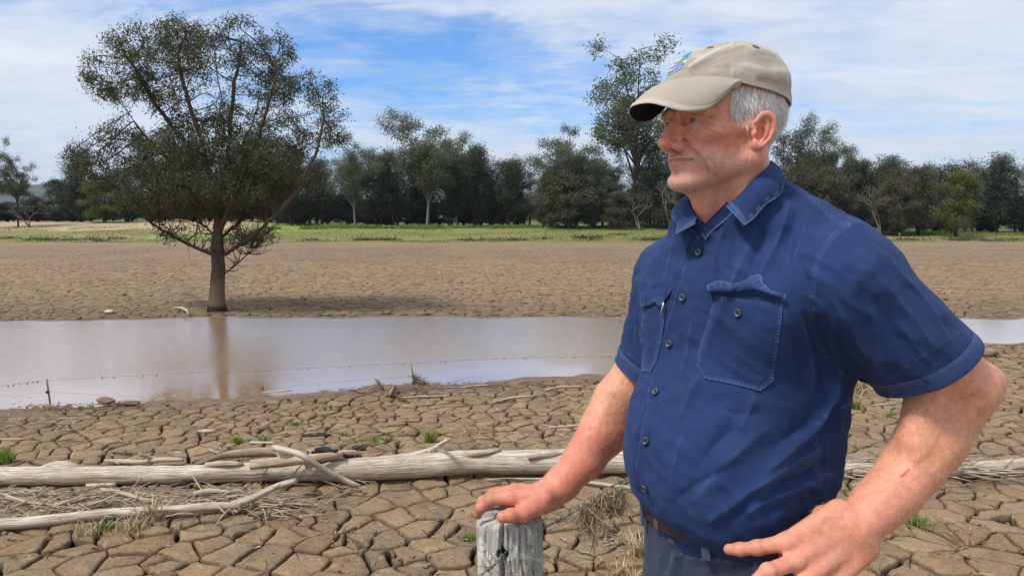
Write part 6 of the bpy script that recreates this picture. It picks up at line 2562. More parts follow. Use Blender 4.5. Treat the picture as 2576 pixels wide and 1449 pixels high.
# brim
ns, nb_ = 90, 30
S = np.linspace(-1, 1, ns)
T = np.linspace(0, 1, nb_)
SS, TT = np.meshgrid(S, T, indexing='ij')
al = SS * math.radians(66)
inn = crown_pt(al, np.zeros_like(al) + 0.015) + np.array([0, -1.0, 1.0])
so = np.abs(SS)
ang = SS * math.pi / 2
outL = 72 * np.sign(SS) * np.abs(np.sin(ang)) ** 0.80
outF = 36 + 124 * np.cos(ang) ** 0.62
_tab = smooth_path([(0, 21), (.2, 19), (.4, 12), (.6, 5), (.8, 7), (.92, 22), (1, 46)], 200)
_k = np.ones(25) / 25
_tz = np.convolve(np.pad(_tab[:, 1], 12, mode='edge'), _k, 'valid')
outZ = np.interp(so, _tab[:, 0], _tz)
out = np.stack([outL, outF, outZ], -1)
br = inn * (1 - TT[..., None]) + out * TT[..., None]
br[..., 2] += 7.5 * np.sin(np.pi * TT) * (1 - 0.6 * so)
br[..., 0] *= 1 + 0.05 * np.sin(np.pi * TT)
_gs, _gt = np.gradient(br, axis=0), np.gradient(br, axis=1)
bn = np.cross(_gs, _gt)
bn /= np.linalg.norm(bn, axis=-1)[..., None] + 1e-9
bn *= np.sign(bn[ns // 2, nb_ // 2, 2])
bn[0], bn[-1] = bn[1], bn[-2]
tp = br.copy()
edge = np.exp(-((TT - 1) / 0.035) ** 2)
st = -0.8 * np.exp(-((TT - 0.90) / 0.014) ** 2) - 0.45 * np.exp(-((TT - 0.5) / 0.01) ** 2) * 0 + 0.6 * np.exp(-((TT - 0.94) / 0.03) ** 2)
tp += bn * (1.4 + st - 1.0 * edge)[..., None]
bt = br - bn * (1.6 - 1.0 * edge)[..., None]
n1_ = ns * nb_
i = np.arange(ns - 1)[:, None] * nb_
j = np.arange(nb_ - 1)[None]
Fq = np.stack([i + j, i + nb_ + j, i + nb_ + j + 1, i + j + 1], -1).reshape(-1, 4)
eo = np.arange(ns - 1) * nb_ + nb_ - 1
Fe = np.stack([eo, eo + nb_, eo + nb_ + n1_, eo + n1_], 1)
me = mesh_np('brim', hw(np.vstack([tp.reshape(-1, 3), bt.reshape(-1, 3)])), np.vstack([Fq[:, ::-1], Fe[:, ::-1]]))
w = np.zeros((2 * n1_, 3))
w[:n1_, 0] = (0.15 + 0.55 * np.clip((TT - 0.86) / 0.1, 0, 1) + 0.3 * edge).ravel()
set_color(me, w)
brim = obj('brim', me, cap_mat, cap)
me = mesh_np('brim_lining', hw((bt - bn * 0.35).reshape(-1, 3)), Fq)
ww = np.zeros((n1_, 3))
set_color(me, ww)
obj('lining', me, cap_under_mat, brim)

# button and eyelets
mb = MB()
a = np.linspace(0, np.pi / 2, 7)
prof = [(7.2 * math.cos(t), 3.4 * math.sin(t)) for t in a]
v = []
for r_, z_ in prof:
    for k in range(20):
        b = 2 * math.pi * k / 20
        v.append((r_ * math.cos(b), -4 + r_ * math.sin(b), CTOP + 0.0 + z_))
i = np.arange(6)[:, None] * 20
j = np.arange(20)[None]
j2 = (j + 1) % 20
me = mesh_np('crown_button', hw(np.array(v)), np.stack([i + j, i + j2, i + 20 + j2, i + 20 + j], -1).reshape(-1, 4))
set_color(me, np.zeros((len(v), 3)) + 0.2)
obj('crown_button', me, cap_mat, cap)
thread_mat = material('grey_thread', lambda nt: {'Base Color': (0.16, 0.17, 0.20), 'Roughness': 0.8})
for t0, p0 in ((30, 0.86), (90, 0.86), (150, 0.86), (-30, 0.86), (-90, .86)):
    ring = []
    for k in range(19):
        b = 2 * math.pi * k / 18
        ring.append(on_crown(np.array(math.radians(t0) + 0.075 * math.cos(b)), np.array(p0 + 0.04 * math.sin(b)), 0.5))
    v, f, f3 = tube_vf(hw(np.array(ring)), 0.0009, 6, caps=False)
    obj('eyelet', mesh_np('eyelet', v, f), thread_mat, cap)

# embroidered emblem on the front panels: rays, sun, hill, oval with lettering (only the near half ever shows)
emb = {}
for nm, cc in (('emblem_white', (0.62, 0.66, 0.70)), ('emblem_blue', (0.03, 0.24, 0.42)), ('emblem_teal', (0.06, 0.30, 0.33)), ('emblem_violet', (0.20, 0.20, 0.50)),
               ('emblem_yellow', (0.72, 0.60, 0.14)), ('emblem_green', (0.10, 0.34, 0.12)), ('emblem_sky', (0.25, 0.50, 0.68))):
    emb[nm] = material(nm, (lambda col_: (lambda nt: {'Base Color': col_, 'Roughness': 0.7,
                       'Normal': nt.bump(nt.n('ShaderNodeTexWave', {'Vector': worldpos(nt), 'Scale': 900.0}).outputs['Fac'], 0.3, 0.0005)}))(cc))
LX, LY = 96.0, 74.0        # mm per radian


def emblem_patch(poly, off, mat, name='emblem', parent=cap, res=1.6):
    """polygon in emblem mm (x towards his left, y up), centred on the front seam"""
    from mathutils.geometry import tessellate_polygon
    poly = np.array(poly, float)
    # densify the outline, then fill with a fan grid via constrained triangulation
    out_ = []
    for k in range(len(poly)):
        a, b = poly[k], poly[(k + 1) % len(poly)]
        m = max(1, int(np.linalg.norm(b - a) / res))
        for s in range(m):
            out_.append(a + (b - a) * s / m)
    out_ = np.array(out_)
    mn, mx = out_.min(0), out_.max(0)
    gx, gy = np.meshgrid(np.arange(mn[0], mx[0], res * 1.5), np.arange(mn[1], mx[1], res * 1.5))
    gp = np.stack([gx.ravel(), gy.ravel()], 1)
    ins_ = np.zeros(len(gp), bool)
    n = len(out_)
    for k in range(n):
        a, b = out_[k], out_[(k + 1) % n]
        c_ = ((a[1] > gp[:, 1]) != (b[1] > gp[:, 1])) & (gp[:, 0] < (b[0] - a[0]) * (gp[:, 1] - a[1]) / (b[1] - a[1] + 1e-12) + a[0])
        ins_ ^= c_
    md = np.min(np.linalg.norm(gp[:, None] - out_[None], axis=2), axis=1)
    gp = gp[ins_ & (md > res * 0.5)]
    vs = [Vector(q) for q in np.vstack([out_, gp])]
    vv, _, ff, *_r = delaunay_2d_cdt(vs, [], [list(range(len(out_)))], 1, 1e-6)
    vv = np.array([tuple(q) for q in vv])
    P3 = on_crown(vv[:, 0] / LX - 0.14, 0.17 + (vv[:, 1]) / LY, off)
    f3 = np.array([list(q) for q in ff if len(q) == 3])
    me = mesh_np(name, hw(P3), f3)
    # face outward
    bm_n = me.polygons[0].normal
    c0_ = np.array(me.polygons[0].center) - hw(cen)[0]
    if np.array(bm_n) @ c0_ < 0:
        me.flip_normals()
    return obj(name, me, mat, parent)


def ell_poly(cx, cy, rx, ry, a0=0, a1=360, n=40):
    return [(cx + rx * math.cos(math.radians(a)), cy + ry * math.sin(math.radians(a))) for a in np.linspace(a0, a1, n, endpoint=(a1 - a0 < 359))]


emblem = emblem_patch(ell_poly(0, 20, 32, 17.0) , 0.35, emb['emblem_white'], 'emblem')
fan = [(0, 26)] + [(33 * math.cos(math.radians(a)) * (1 + 0.03 * math.cos(math.radians(a * 12))), 24 + 29 * math.sin(math.radians(a))) for a in np.linspace(3, 177, 50)]
emblem_patch(fan, 0.45, emb['emblem_white'], 'fan_backing', emblem)
for k, a in enumerate(np.arange(9, 176, 17.5)):
    pts = []
    for r_, w_ in ((12, 2.0), (28, 6.8)):
        pts.append((r_, a - w_ * (1.6 if r_ < 20 else 1.05)))
    pts = [(12, a - 5), (27.5, a - 7.6), (28.7, a), (27.5, a + 7.6), (12, a + 5)]
    poly = [(r_ * 1.08 * math.cos(math.radians(q)), 25 + r_ * 0.93 * math.sin(math.radians(q))) for r_, q in pts]
    emblem_patch(poly, 0.8, emb['emblem_blue' if k % 4 != 3 else 'emblem_teal'], 'ray', emblem)
emblem_patch([(0, 22)] + ell_poly(0, 22, 11, 11, 0, 180, 20), 1.0, emb['emblem_yellow'], 'sun', emblem)
emblem_patch([(5, 22.5), (14, 24.5), (24, 26.5), (31, 25), (27, 22.5), (16, 20.5)], 1.05, emb['emblem_green'], 'hill', emblem)
emblem_patch([(-5, 22.5), (-27, 22.5), (-31, 25), (-24, 26.5), (-14, 24.5)], 1.05, emb['emblem_green'], 'hill', emblem)
oval = [(30.5 * math.cos(math.radians(a)), 15.5 + (13.5 if a > 180 else 6.5) * math.sin(math.radians(a))) for a in np.linspace(0, 360, 60, endpoint=False)]
emblem_patch(oval, 0.75, emb['emblem_violet'], 'oval', emblem)
emblem_patch([(31, 8)] + [(33 * math.cos(math.radians(a)), 15.5 + 17.5 * math.sin(math.radians(a))) for a in np.linspace(-25, -155, 40)] +
             [(29.5 * math.cos(math.radians(a)), 15.5 + 15.0 * math.sin(math.radians(a))) for a in np.linspace(-155, -25, 40)], 0.9, emb['emblem_sky'], 'border', emblem)


def text_strokes(s, x0, y0, h, slant=0.25, wid=0.55, name='lettering'):
    G = {'D': [[(0, 0), (0, 1), (.5, .85), (.6, .5), (.5, .15), (0, 0)]], 'F': [[(0, 0), (0, 1), (.6, 1)], [(0, .55), (.45, .55)]],
         'a': [[(.5, .5), (.2, .55), (0, .3), (.15, 0), (.5, .15), (.5, .55), (.5, 0)]], 'i': [[(.1, 0), (.1, .55)], [(.1, .75), (.1, .82)]],
         'r': [[(0, 0), (0, .55)], [(0, .35), (.2, .55), (.4, .5)]], 'y': [[(0, .55), (.22, .05)], [(.5, .55), (.1, -.35)]],
         'm': [[(0, 0), (0, .55)], [(0, .4), (.18, .55), (.3, .4), (.3, 0)], [(.3, .4), (.48, .55), (.6, .4), (.6, 0)]],
         'e': [[(0, .28), (.45, .32), (.35, .55), (.1, .5), (0, .25), (.15, 0), (.45, .08)]],
         's': [[(.4, .5), (.15, .55), (.05, .4), (.35, .2), (.25, 0), (0, .05)]], 'n': [[(0, 0), (0, .55)], [(0, .4), (.2, .55), (.38, .4), (.38, 0)]]}
    adv = {'D': .85, 'F': .75, 'i': .3, 'm': .8, 'r': .52, 'y': .65}
    mb = MB()
    x = x0
    for ch in s:
        if ch == ' ':
            x += h * 0.5
            continue
        for st_ in G[ch]:
            pts = np.array([(x + (px_ + slant * py_) * h, y0 + py_ * h) for px_, py_ in st_])
            if len(pts) < 2:
                continue
            pts = smooth_path(pts, max(4, len(pts) * 4)) if len(pts) > 2 else smooth_path(pts, 4)
            P3 = on_crown(pts[:, 0] / LX - 0.14, 0.17 + pts[:, 1] / LY, 1.15)
            add_tube(mb, hw(P3), wid * 0.001, 5)
        x += adv.get(ch, .62) * h
    return mb, x - x0


for s_, yy, hh, xr in (('Dairy', 11.5, 8.5, 12.5), ('Farmers', 3.2, 7.6, 17.5)):
    _, wd = text_strokes(s_, 0, 0, hh)
    mb, _ = text_strokes(s_, xr - wd, yy, hh)
    obj('lettering', mb.mesh('lettering'), emb['emblem_white'], emblem)
lap('43_headparts')
# ================================================================== body frame
BYAW = math.radians(57)
BFv = np.array([-math.sin(BYAW), -math.cos(BYAW), 0])
BLv = np.array([math.cos(BYAW), -math.sin(BYAW), 0])
BO = np.array([0.385, 1.27, 0.0])
BM = np.stack([BLv, BFv, np.array([0, 0, 1.0])], 1)


def bw(l, f, z):
    return BO + BLv * l + BFv * f + np.array([0, 0, z])


def to_body(p):
    return (p - BO.astype(p.dtype)) @ BM.astype(p.dtype)


def loft_sdf(q, zt, at, bt, ct, n=2.2):
    """q in body frame; tables against height"""
    z = q[:, 2]
    a = np.interp(z, zt, at).astype(q.dtype)
    b = np.interp(z, zt, bt).astype(q.dtype)
    c = np.interp(z, zt, ct).astype(q.dtype)
    x, y = np.abs(q[:, 0]), np.abs(q[:, 1] - c)
    k = ((x / a) ** n + (y / b) ** n) ** (1 / n) + 1e-6
    R = np.sqrt(x * x + y * y) / k
    R = np.where(k < 0.3, np.minimum(a, b), R)
    return (k - 1) * R


def dense(tab):
    t = smooth_path(tab, 80)
    return t[:, 0], t[:, 1], t[:, 2], t[:, 3]


# ------------------------------------------------------------------ arms
NS = bw(0.142, -0.015, 1.425)                        # near shoulder
near_arm = [(NS, .052), (P(2235, 812, 1.125), .050), (P(2365, 925, 1.145), .049), (P(2420, 970, 1.152), .050)]
near_fore = [(P(2412, 985, 1.152), .050), (P(2342, 1105, 1.135), .0445), (P(2297, 1171, 1.12), .0400), (P(2250, 1231, 1.105), .0365),
             (P(2205, 1274, 1.09), .0332), (P(2155, 1325, 1.072), .0298)]
FS = bw(-0.112, -0.015, 1.415)
far_arm = [(FS, .050), (P(1672, 800, 1.462), .045), (P(1624, 900, 1.47), .046), (P(1588, 970, 1.475), .044), (P(1562, 1012, 1.475), .044)]
far_fore = [(P(1560, 1012, 1.475), .0445), (P(1520, 1085, 1.455), .0435), (P(1470, 1154, 1.43), .0350), (P(1412, 1218, 1.41), .0285), (P(1376, 1246, 1.40), .0265)]
# near hand: back of the hand to the camera, fingers forward along the belt
NHD = 0.0
nW = P(2143, 1333, 1.070)
nK = [P(1978, 1364, 1.050), P(2000, 1412, 1.036), P(2030, 1456, 1.030), P(2066, 1496, 1.035)]
nF = [[(nK[0], .0120), (P(1905, 1377, 1.054), 0.0101), (P(1862, 1381, 1.066), 0.0088), (P(1834, 1381, 1.074), 0.0079)],
      [(nK[1], .0120), (P(1932, 1436, 1.012), 0.0104), (P(1885, 1478, 1.016), 0.0092), (P(1862, 1512, 1.028), 0.0084)],
      [(nK[2], .0118), (P(1968, 1496, 1.008), 0.0099), (P(1925, 1540, 1.014), 0.0090), (P(1904, 1572, 1.028), 0.0081)],
      [(nK[3], .0108), (P(2020, 1536, 1.014), 0.0088), (P(1985, 1572, 1.018), 0.0079), (P(1965, 1600, 1.030), 0.0072)]]
nT = [(P(2105, 1325, 1.074), .0210), (P(2076, 1304, 1.098), .0185), (P(2068, 1297, 1.125), .0135), (P(2066, 1294, 1.150), .0100)]
# far hand resting on the post
fW = P(1376, 1246, 1.400)
fK = [P(1284, 1250, 1.368), P(1288, 1238, 1.392), P(1296, 1234, 1.416), P(1306, 1234, 1.438)]
fF = [[(fK[0], .0130), (P(1234, 1257, 1.368), 0.0105), (P(1211, 1276, 1.372), 0.0096), (P(1201, 1294, 1.378), 0.0085)],
      [(fK[1], .0130), (P(1240, 1243, 1.402), 0.0105), (P(1214, 1262, 1.408), 0.0096), (P(1205, 1282, 1.412), 0.0085)],
      [(fK[2], .0120), (P(1250, 1240, 1.430), 0.0102), (P(1226, 1260, 1.436), 0.0092), (P(1218, 1280, 1.440), 0.0083)],
      [(fK[3], .0110), (P(1268, 1242, 1.452), 0.0090), (P(1248, 1260, 1.456), 0.0083), (P(1242, 1276, 1.460), 0.0075)]]
fT = [(P(1362, 1268, 1.372), .0170), (P(1316, 1292, 1.346), .0142), (P(1284, 1296, 1.334), .0122), (P(1264, 1300, 1.330), .0108)]


def ch(p, lst, k):
    return s_chain(p, [a for a, b in lst], [b for a, b in lst], k)


def creases(p, d, items):
    for pts, w, a in items:
        dd = poly_dist(p, pts)
        d = d + a * np.exp(-(dd / w) ** 2)
    return d


def hand(p, W, K, Fg, T, wr, thk, kk=0.010, web=None):
    """palm as a fan of metacarpals, separate fingers, thumb from the side of the palm"""
    d = None
    n = len(K)
    side = (K[3] - K[0])
    side = side / np.linalg.norm(side)
    for i, k in enumerate(K):
        s = W + side * wr * (i / 3 - 0.5) * 1.5
        e = s_cap(p, s, k, thk * 1.05, 0.0118 if i else 0.0130)
        d = e if d is None else smin(d, e, 0.016)
    for f in Fg:
        fd = ch(p, f, 0.004)
        # knuckle swell and creases
        for j in (1, 2):
            fd = smin(fd, np.sqrt(((p - f[j][0].astype(p.dtype)) ** 2).sum(1)) - (f[j][1] + 0.0006), 0.004)
        d = smin(d, fd, 0.007)
    for k in K:
        d = smin(d, np.sqrt(((p - k.astype(p.dtype)) ** 2).sum(1)) - 0.0126, 0.005)
    t = ch(p, T, 0.006)
    return smin(d, t, kk)


def near_sdf(p):
    p = p.astype(np.float32)
    d = ch(p, near_arm, 0.02)
    e = ch(p, near_fore, 0.02)
    d = smin(d, e, 0.014)
    d = smin(d, s_ell(p, P(2482, 962, 1.172), (.024, .028, .026)), 0.03)          # elbow point
    d = smin(d, s_cap(p, P(2462, 1010, 1.165), P(2380, 1150, 1.14), .017, .015), 0.025)
    d = smin(d, s_cap(p, P(2325, 1010, 1.12), P(2300, 1110, 1.105), .028, .024), 0.02)   # brachioradialis
    d = smin(d, s_ell(p, P(2176, 1372, 1.066), (.014, .013, .015)), 0.018)           # ulna head
    h = hand(p, nW, nK, nF, nT, 0.044, 0.0155, 0.012)
    d = smin(d, h, 0.014)
    # tendons, veins, folds
    d = creases(p, d, [([P(2120, 1350, 1.03), P(2030, 1385, 1.01)], .006, .0012), ([P(2130, 1375, 1.03), P(2060, 1425, 1.0)], .006, .0012),
                       ([P(2290, 985, 1.09), P(2350, 1000, 1.09)], .006, .0030),
                       ([P(2075, 1340, 1.04), P(2075, 1300, 1.06)], .004, .0012), ([P(2165, 1330, 1.03), P(2120, 1300, 1.045)], .003, .0008),
                       ([P(1968, 1395, 1.02), P(1950, 1390, 1.03)], .004, .0015)])
    d = creases(p, d, [([P(2100, 1330, 1.03), P(2000, 1362, 1.025)], .004, -.0016), ([P(2120, 1360, 1.02), P(2015, 1408, 1.015)], .004, -.0016),
                       ([P(2240, 1240, 1.06), P(2120, 1322, 1.035), P(2060, 1350, 1.02)], .0035, -.0012),
                       ([P(2400, 1010, 1.10), P(2330, 1130, 1.085), P(2270, 1200, 1.07)], .005, -.0014)])
    return d


def far_sdf(p):
    p = p.astype(np.float32)
    d = smin(ch(p, far_arm, 0.02), ch(p, far_fore, 0.02), 0.02)
    d = smin(d, s_cap(p, P(1535, 1000, 1.455), P(1492, 1100, 1.425), .026, .022), 0.03)
    h = hand(p, fW, fK, fF, fT, 0.046, 0.0160, 0.014)
    d = smin(d, h, 0.020)
    d = smin(d, s_ell(p, P(1350, 1262, 1.385), (.030, .022, .017)), 0.014)
    d = creases(p, d, [([P(1300, 1262, 1.345), P(1286, 1252, 1.352), P(1276, 1246, 1.36)], .0028, .0015), ([P(1224, 1268, 1.358), P(1217, 1262, 1.36)], .0018, .0016),
                       ([P(1207, 1283, 1.365), P(1200, 1276, 1.368)], .0016, .0014), ([P(1372, 1285, 1.37), P(1362, 1262, 1.372)], .003, .0014),
                       ([P(1340, 1278, 1.35), P(1300, 1272, 1.35)], .005, .0018)])
    d = creases(p, d, [([P(1360, 1228, 1.38), P(1300, 1232, 1.365)], .0032, -.0013), ([P(1375, 1240, 1.375), P(1310, 1246, 1.352)], .003, -.0010)])
    return d


NV, NF_ = polygonise(near_sdf, (0.27, 0.94, 0.85), (0.76, 1.26, 1.50), 0.0019, B=8)
NV = grid_neighbours_smooth(NV, NF_, 1, 0.3)
FV, FF_ = polygonise(far_sdf, (-0.09, 1.28, 0.89), (0.36, 1.56, 1.52), 0.0019, B=8)
FV = grid_neighbours_smooth(FV, FF_, 1, 0.3)


def arm_tint(V, near):
    n = len(V)
    c = np.tile(np.array([0.74, 0.355, 0.215]), (n, 1))

    def blend(w, colr):
        nonlocal c
        w = np.clip(w, 0, 1)[:, None]
        c = c * (1 - w) + np.array(colr) * w
    nz = vnoise(V, 34, 5, 4)
    blend(0.5 * np.clip(vnoise(V, 150, 15, 2) * 2.5 - 0.6, 0, 1), (0.60, 0.20, 0.13))
    blend(0.5 * np.clip(vnoise(V, 260, 25, 1) * 3 - 1.6, 0, 1), (0.36, 0.16, 0.09))
    if near:
        blend(0.55 * g_bump(V, P(2500, 955, 1.16), (.05, .05, .05)), (0.62, 0.26, 0.21))
        blend(np.clip((P(0, 1130, 1.12)[2] - V[:, 2]) / 0.08, 0, 1) * 0.65, (0.68, 0.28, 0.19))
        blend(0.35 * np.clip(nz * 2, 0, 1), (0.55, 0.22, 0.17))
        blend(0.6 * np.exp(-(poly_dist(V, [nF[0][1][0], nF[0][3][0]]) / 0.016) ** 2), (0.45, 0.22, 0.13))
        for k in range(4):
            q = P(2260 + 8 * k, 1195 - 4.5 * k, 1.065)
            blend(0.9 * np.exp(-(poly_dist(V[:, [0, 2]], [np.array([P(2262, 1196, 1.08)[0], P(2262, 1196, 1.08)[2]]), np.array([P(2286, 1180, 1.08)[0], P(2286, 1180, 1.08)[2]])]) / 0.0011) ** 2) * (V[:, 1] < 1.11), (0.35, 0.03, 0.02))
            break
    else:
        blend(np.clip((P(0, 1010, 1.45)[2] - V[:, 2]) / 0.06, 0, 1) * 0.8, (0.66, 0.235, 0.16))
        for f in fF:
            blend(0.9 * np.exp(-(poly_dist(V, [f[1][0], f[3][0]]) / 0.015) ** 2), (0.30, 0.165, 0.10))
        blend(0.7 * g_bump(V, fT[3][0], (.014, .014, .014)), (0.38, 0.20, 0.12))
        blend(0.3 * np.clip(nz * 2, 0, 1), (0.55, 0.19, 0.14))
    return c * (1 + 0.16 * nz[:, None] * np.array([0.6, 1.1, 1.1]))


# ------------------------------------------------------------------ one continuous body mesh
NNf, NFf = vert_normals(NV, NF_), vert_normals(FV, FF_)
# hidden trunk and legs carry the clothes
_tt = [(0.10, .07, .075, -.02), (0.5, .16, .095, .0), (0.85, .13, .105, .01), (1.05, .125, .115, .03), (1.12, .130, .13, .035), (1.22, .130, .12, .02), (1.32, .130, .10, 0), (1.38, .12, .09, -.01)]
Bv = []
a_ = np.linspace(0, 2 * np.pi, 48, endpoint=False)
for z_, A_, B_, C_ in _tt[2:]:
    for t in a_:
        Bv.append(bw(A_ * math.cos(t), C_ + B_ * math.sin(t), z_))
Bv = np.array(Bv)
m_ = len(_tt) - 2
i = np.arange(m_ - 1)[:, None] * 48
j = np.arange(48)[None]
j2 = (j + 1) % 48
Bf = np.stack([i + j, i + j2, i + 48 + j2, i + 48 + j], -1).reshape(-1, 4)
o1 = len(HV)
o2 = o1 + len(NV)
o3 = o2 + len(FV)
allV = np.vstack([hw(HV), NV, FV, Bv])
allF = np.vstack([HFc, NF_ + o1, FF_ + o2, Bf + o3])
body_me = mesh_np('body', allV, allF)
set_color(body_me, np.vstack([head_tint(HV, HN), arm_tint(NV, True), arm_tint(FV, False), np.tile([0.6, .3, .2], (len(Bv), 1))]))
body = obj('body', body_me, skin_mat, man)

# arm hair
for V_, F_, N_, cnt, sd_, ax_ in ((NV, NF_, NNf, 4200, 31, P(2150, 1325, 1.07) - P(2420, 975, 1.15)), (FV, FF_, NFf, 3200, 33, P(1376, 1246, 1.40) - P(1560, 1012, 1.475))):
    ax_ = ax_ / np.linalg.norm(ax_)
    if sd_ == 31:
        mk = ((V_[:, 2] < 1.25) & (V_[:, 0] > P(2130, 0, 1.07)[0])).astype(float)
    else:
        mk = ((V_[:, 2] < 1.20) & (V_[:, 0] > P(1345, 0, 1.4)[0])).astype(float)
    p, vi = pick_surface(V_, F_, mk, cnt, sd_)
    g = np.random.default_rng(sd_)
    d_ = N_[vi] * 0.45 + ax_ * 0.8 + g.normal(0, 0.35, p.shape) + np.array([0, 0, -0.2])
    cols = np.array([0.80, 0.62, 0.45]) * g.uniform(0.5, 1.0, (len(p), 1))
    tag(strands('arm_hair', p - N_[vi] * 0.0003, d_, g.uniform(0.005, 0.012, len(p)), 0.00011, cols, hair_mat, man, 2, seed=sd_, curl=0.35), kind='stuff')
lap('44_body')
# ================================================================== shirt
shirt_tab = dense([(0.94, .128, .112, .025), (0.995, .132, .122, .032), (1.025, .138, .136, .040), (1.050, .141, .143, .048), (1.10, .146, .150, .052), (1.17, .146, .147, .046),
                   (1.25, .147, .134, .026), (1.33, .152, .124, .010), (1.39, .152, .116, .004), (1.44, .140, .108, .004), (1.48, .110, .096, .012), (1.515, .075, .078, .028), (1.54, .05, .055, .035)])
nSa, nSb = P(2120, 705, 1.125), P(2346, 936, 1.135)
fSa, fSb = P(1700, 700, 1.445), P(1640, 925, 1.472)
nAx = (nSb - nSa) / np.linalg.norm(nSb - nSa)
fAx = (fSb - fSa) / np.linalg.norm(fSb - fSa)
# hem plane of the near sleeve follows the photographed hem line
_h1, _h2 = P(2451, 861, 1.135), P(2234, 1004, 1.12)
_hl = (_h2 - _h1) / np.linalg.norm(_h2 - _h1)
nPl = nAx - _hl * (nAx @ _hl)
nPl /= np.linalg.norm(nPl)
nHc = (_h1 + _h2) / 2 - nPl * 0.008
_g1, _g2 = P(1548, 904, 1.472), P(1612, 943, 1.472)
_gl = (_g2 - _g1) / np.linalg.norm(_g2 - _g1)
fPl = fAx - _gl * (fAx @ _gl)
fPl /= np.linalg.norm(fPl)
fHc = (_g1 + _g2) / 2
NECKA = hw([(4, -55, -235)])[0]
NECKB = hw([(0, -2, -90)])[0]


def shirt_core(p):
    q = to_body(p)
    q0 = q.copy()
    q0[:, 2] += (0.022 * np.clip(q[:, 0] / 0.10, -0.3, 1) * np.clip((1.25 - q[:, 2]) / 0.1, 0, 1)).astype(q.dtype)
    d = loft_sdf(q0, *shirt_tab)
    d = np.maximum(d, 0.97 - q[:, 2])
    d = smin(d, s_ell(q, (0, 0.018, 1.487), (.100, .098, .050)), 0.035)
    d = smax(d, q[:, 2] - 1.548, 0.01)
    # shoulders
    d = smin(d, s_cap(q, (0.055, -0.008, 1.503), (0.150, -0.018, 1.446), .046, .047), 0.030)
    d = smin(d, s_cap(q, (-0.050, -0.010, 1.490), (-0.118, -0.018, 1.430), .046, .052), 0.030)
    d = smin(d, s_ell(q, (0.115, -0.062, 1.39), (.080, .055, .100)), 0.05)      # shoulder blade under the cloth
    d = smin(d, s_ell(q, (-0.11, -0.062, 1.39), (.085, .055, .10)), 0.05)
    d = smin(d, s_ell(q, (0.075, 0.088, 1.36), (.085, .045, .075)), 0.05)     # chest
    d = smin(d, s_ell(q, (-0.075, 0.088, 1.36), (.085, .045, .075)), 0.05)
    # cloth hanging behind the waist
    d = smin(d, s_cap(q, (0.118, -0.050, 1.33), (0.100, -0.045, 1.09), .050, .046), 0.05)
    # sleeves
    nc = s_chain(p, [bw(0.142, -0.012, 1.410), nSa, nSb + nAx * 0.02], [.060, .072, .077], 0.03)
    nc = smax(nc, (p - nHc.astype(p.dtype)) @ nPl.astype(p.dtype), 0.001)
    d = smin(d, nc, 0.028)
    fc = s_chain(p, [bw(-0.118, -0.012, 1.410), fSa, fSb + fAx * 0.03], [.062, .068, .069], 0.03)
    fc = smax(fc, (p - fHc.astype(p.dtype)) @ fPl.astype(p.dtype), 0.001)
    d = smin(d, fc, 0.020)
    return d


def shirt_sdf(p):
    p = p.astype(np.float32)
    d = shirt_core(p)
    # hollow sleeves
    inn = s_cap(p, nSa + nAx * 0.10, nSb + nAx * 0.06, .055, .0745)
    d = smax(d, -inn, 0.002)
    inn = s_cap(p, fSa + fAx * 0.10, fSb + fAx * 0.08, .050, .0625)
    d = smax(d, -inn, 0.002)
    # the cloth stands clear of the neck
    sel = np.nonzero((p[:, 2] > 1.40) & (np.abs(d) < 0.05))[0]
    if len(sel):
        h = (p[sel] - HO.astype(np.float32)) @ HM.astype(np.float32) * 1000
        hd = head_sdf(h) * 0.001
        d[sel] = smax(d[sel], -(hd - 0.0035), 0.002)
        # open top of the placket
        q = p[sel]
        u, v = uvs(q)
        tri = None
        T = [(1775, 584), (1726, 496), (1838, 512)]
        for k in range(3):
            a, b = np.array(T[k], float), np.array(T[(k + 1) % 3], float)
            e = ((b - a)[0] * (v - a[1]) - (b - a)[1] * (u - a[0])) / np.linalg.norm(b - a)
            tri = -e if tri is None else np.maximum(tri, -e)
        tri = np.maximum(tri * 0.0006, q[:, 1] - 1.205)
        d[sel] = np.maximum(d[sel], -tri)
    return d


def uvs(V):
    q = V - C0.astype(V.dtype)
    dz = q @ CF.astype(V.dtype)
    return W0 / 2 + FPX * (q @ CR.astype(V.dtype)) / dz, H0 / 2 - FPX * (q @ CU.astype(V.dtype)) / dz


SV, SF = polygonise(shirt_sdf, (0.11, 0.93, 0.955), (0.72, 1.60, 1.56), 0.0030, B=8)
SV = grid_neighbours_smooth(SV, SF, 2, 0.4)
SN = vert_normals(SV, SF)


def uvs(V):
    q = V - C0
    dz = q @ CF
    return W0 / 2 + FPX * (q @ CR) / dz, H0 / 2 - FPX * (q @ CU) / dz


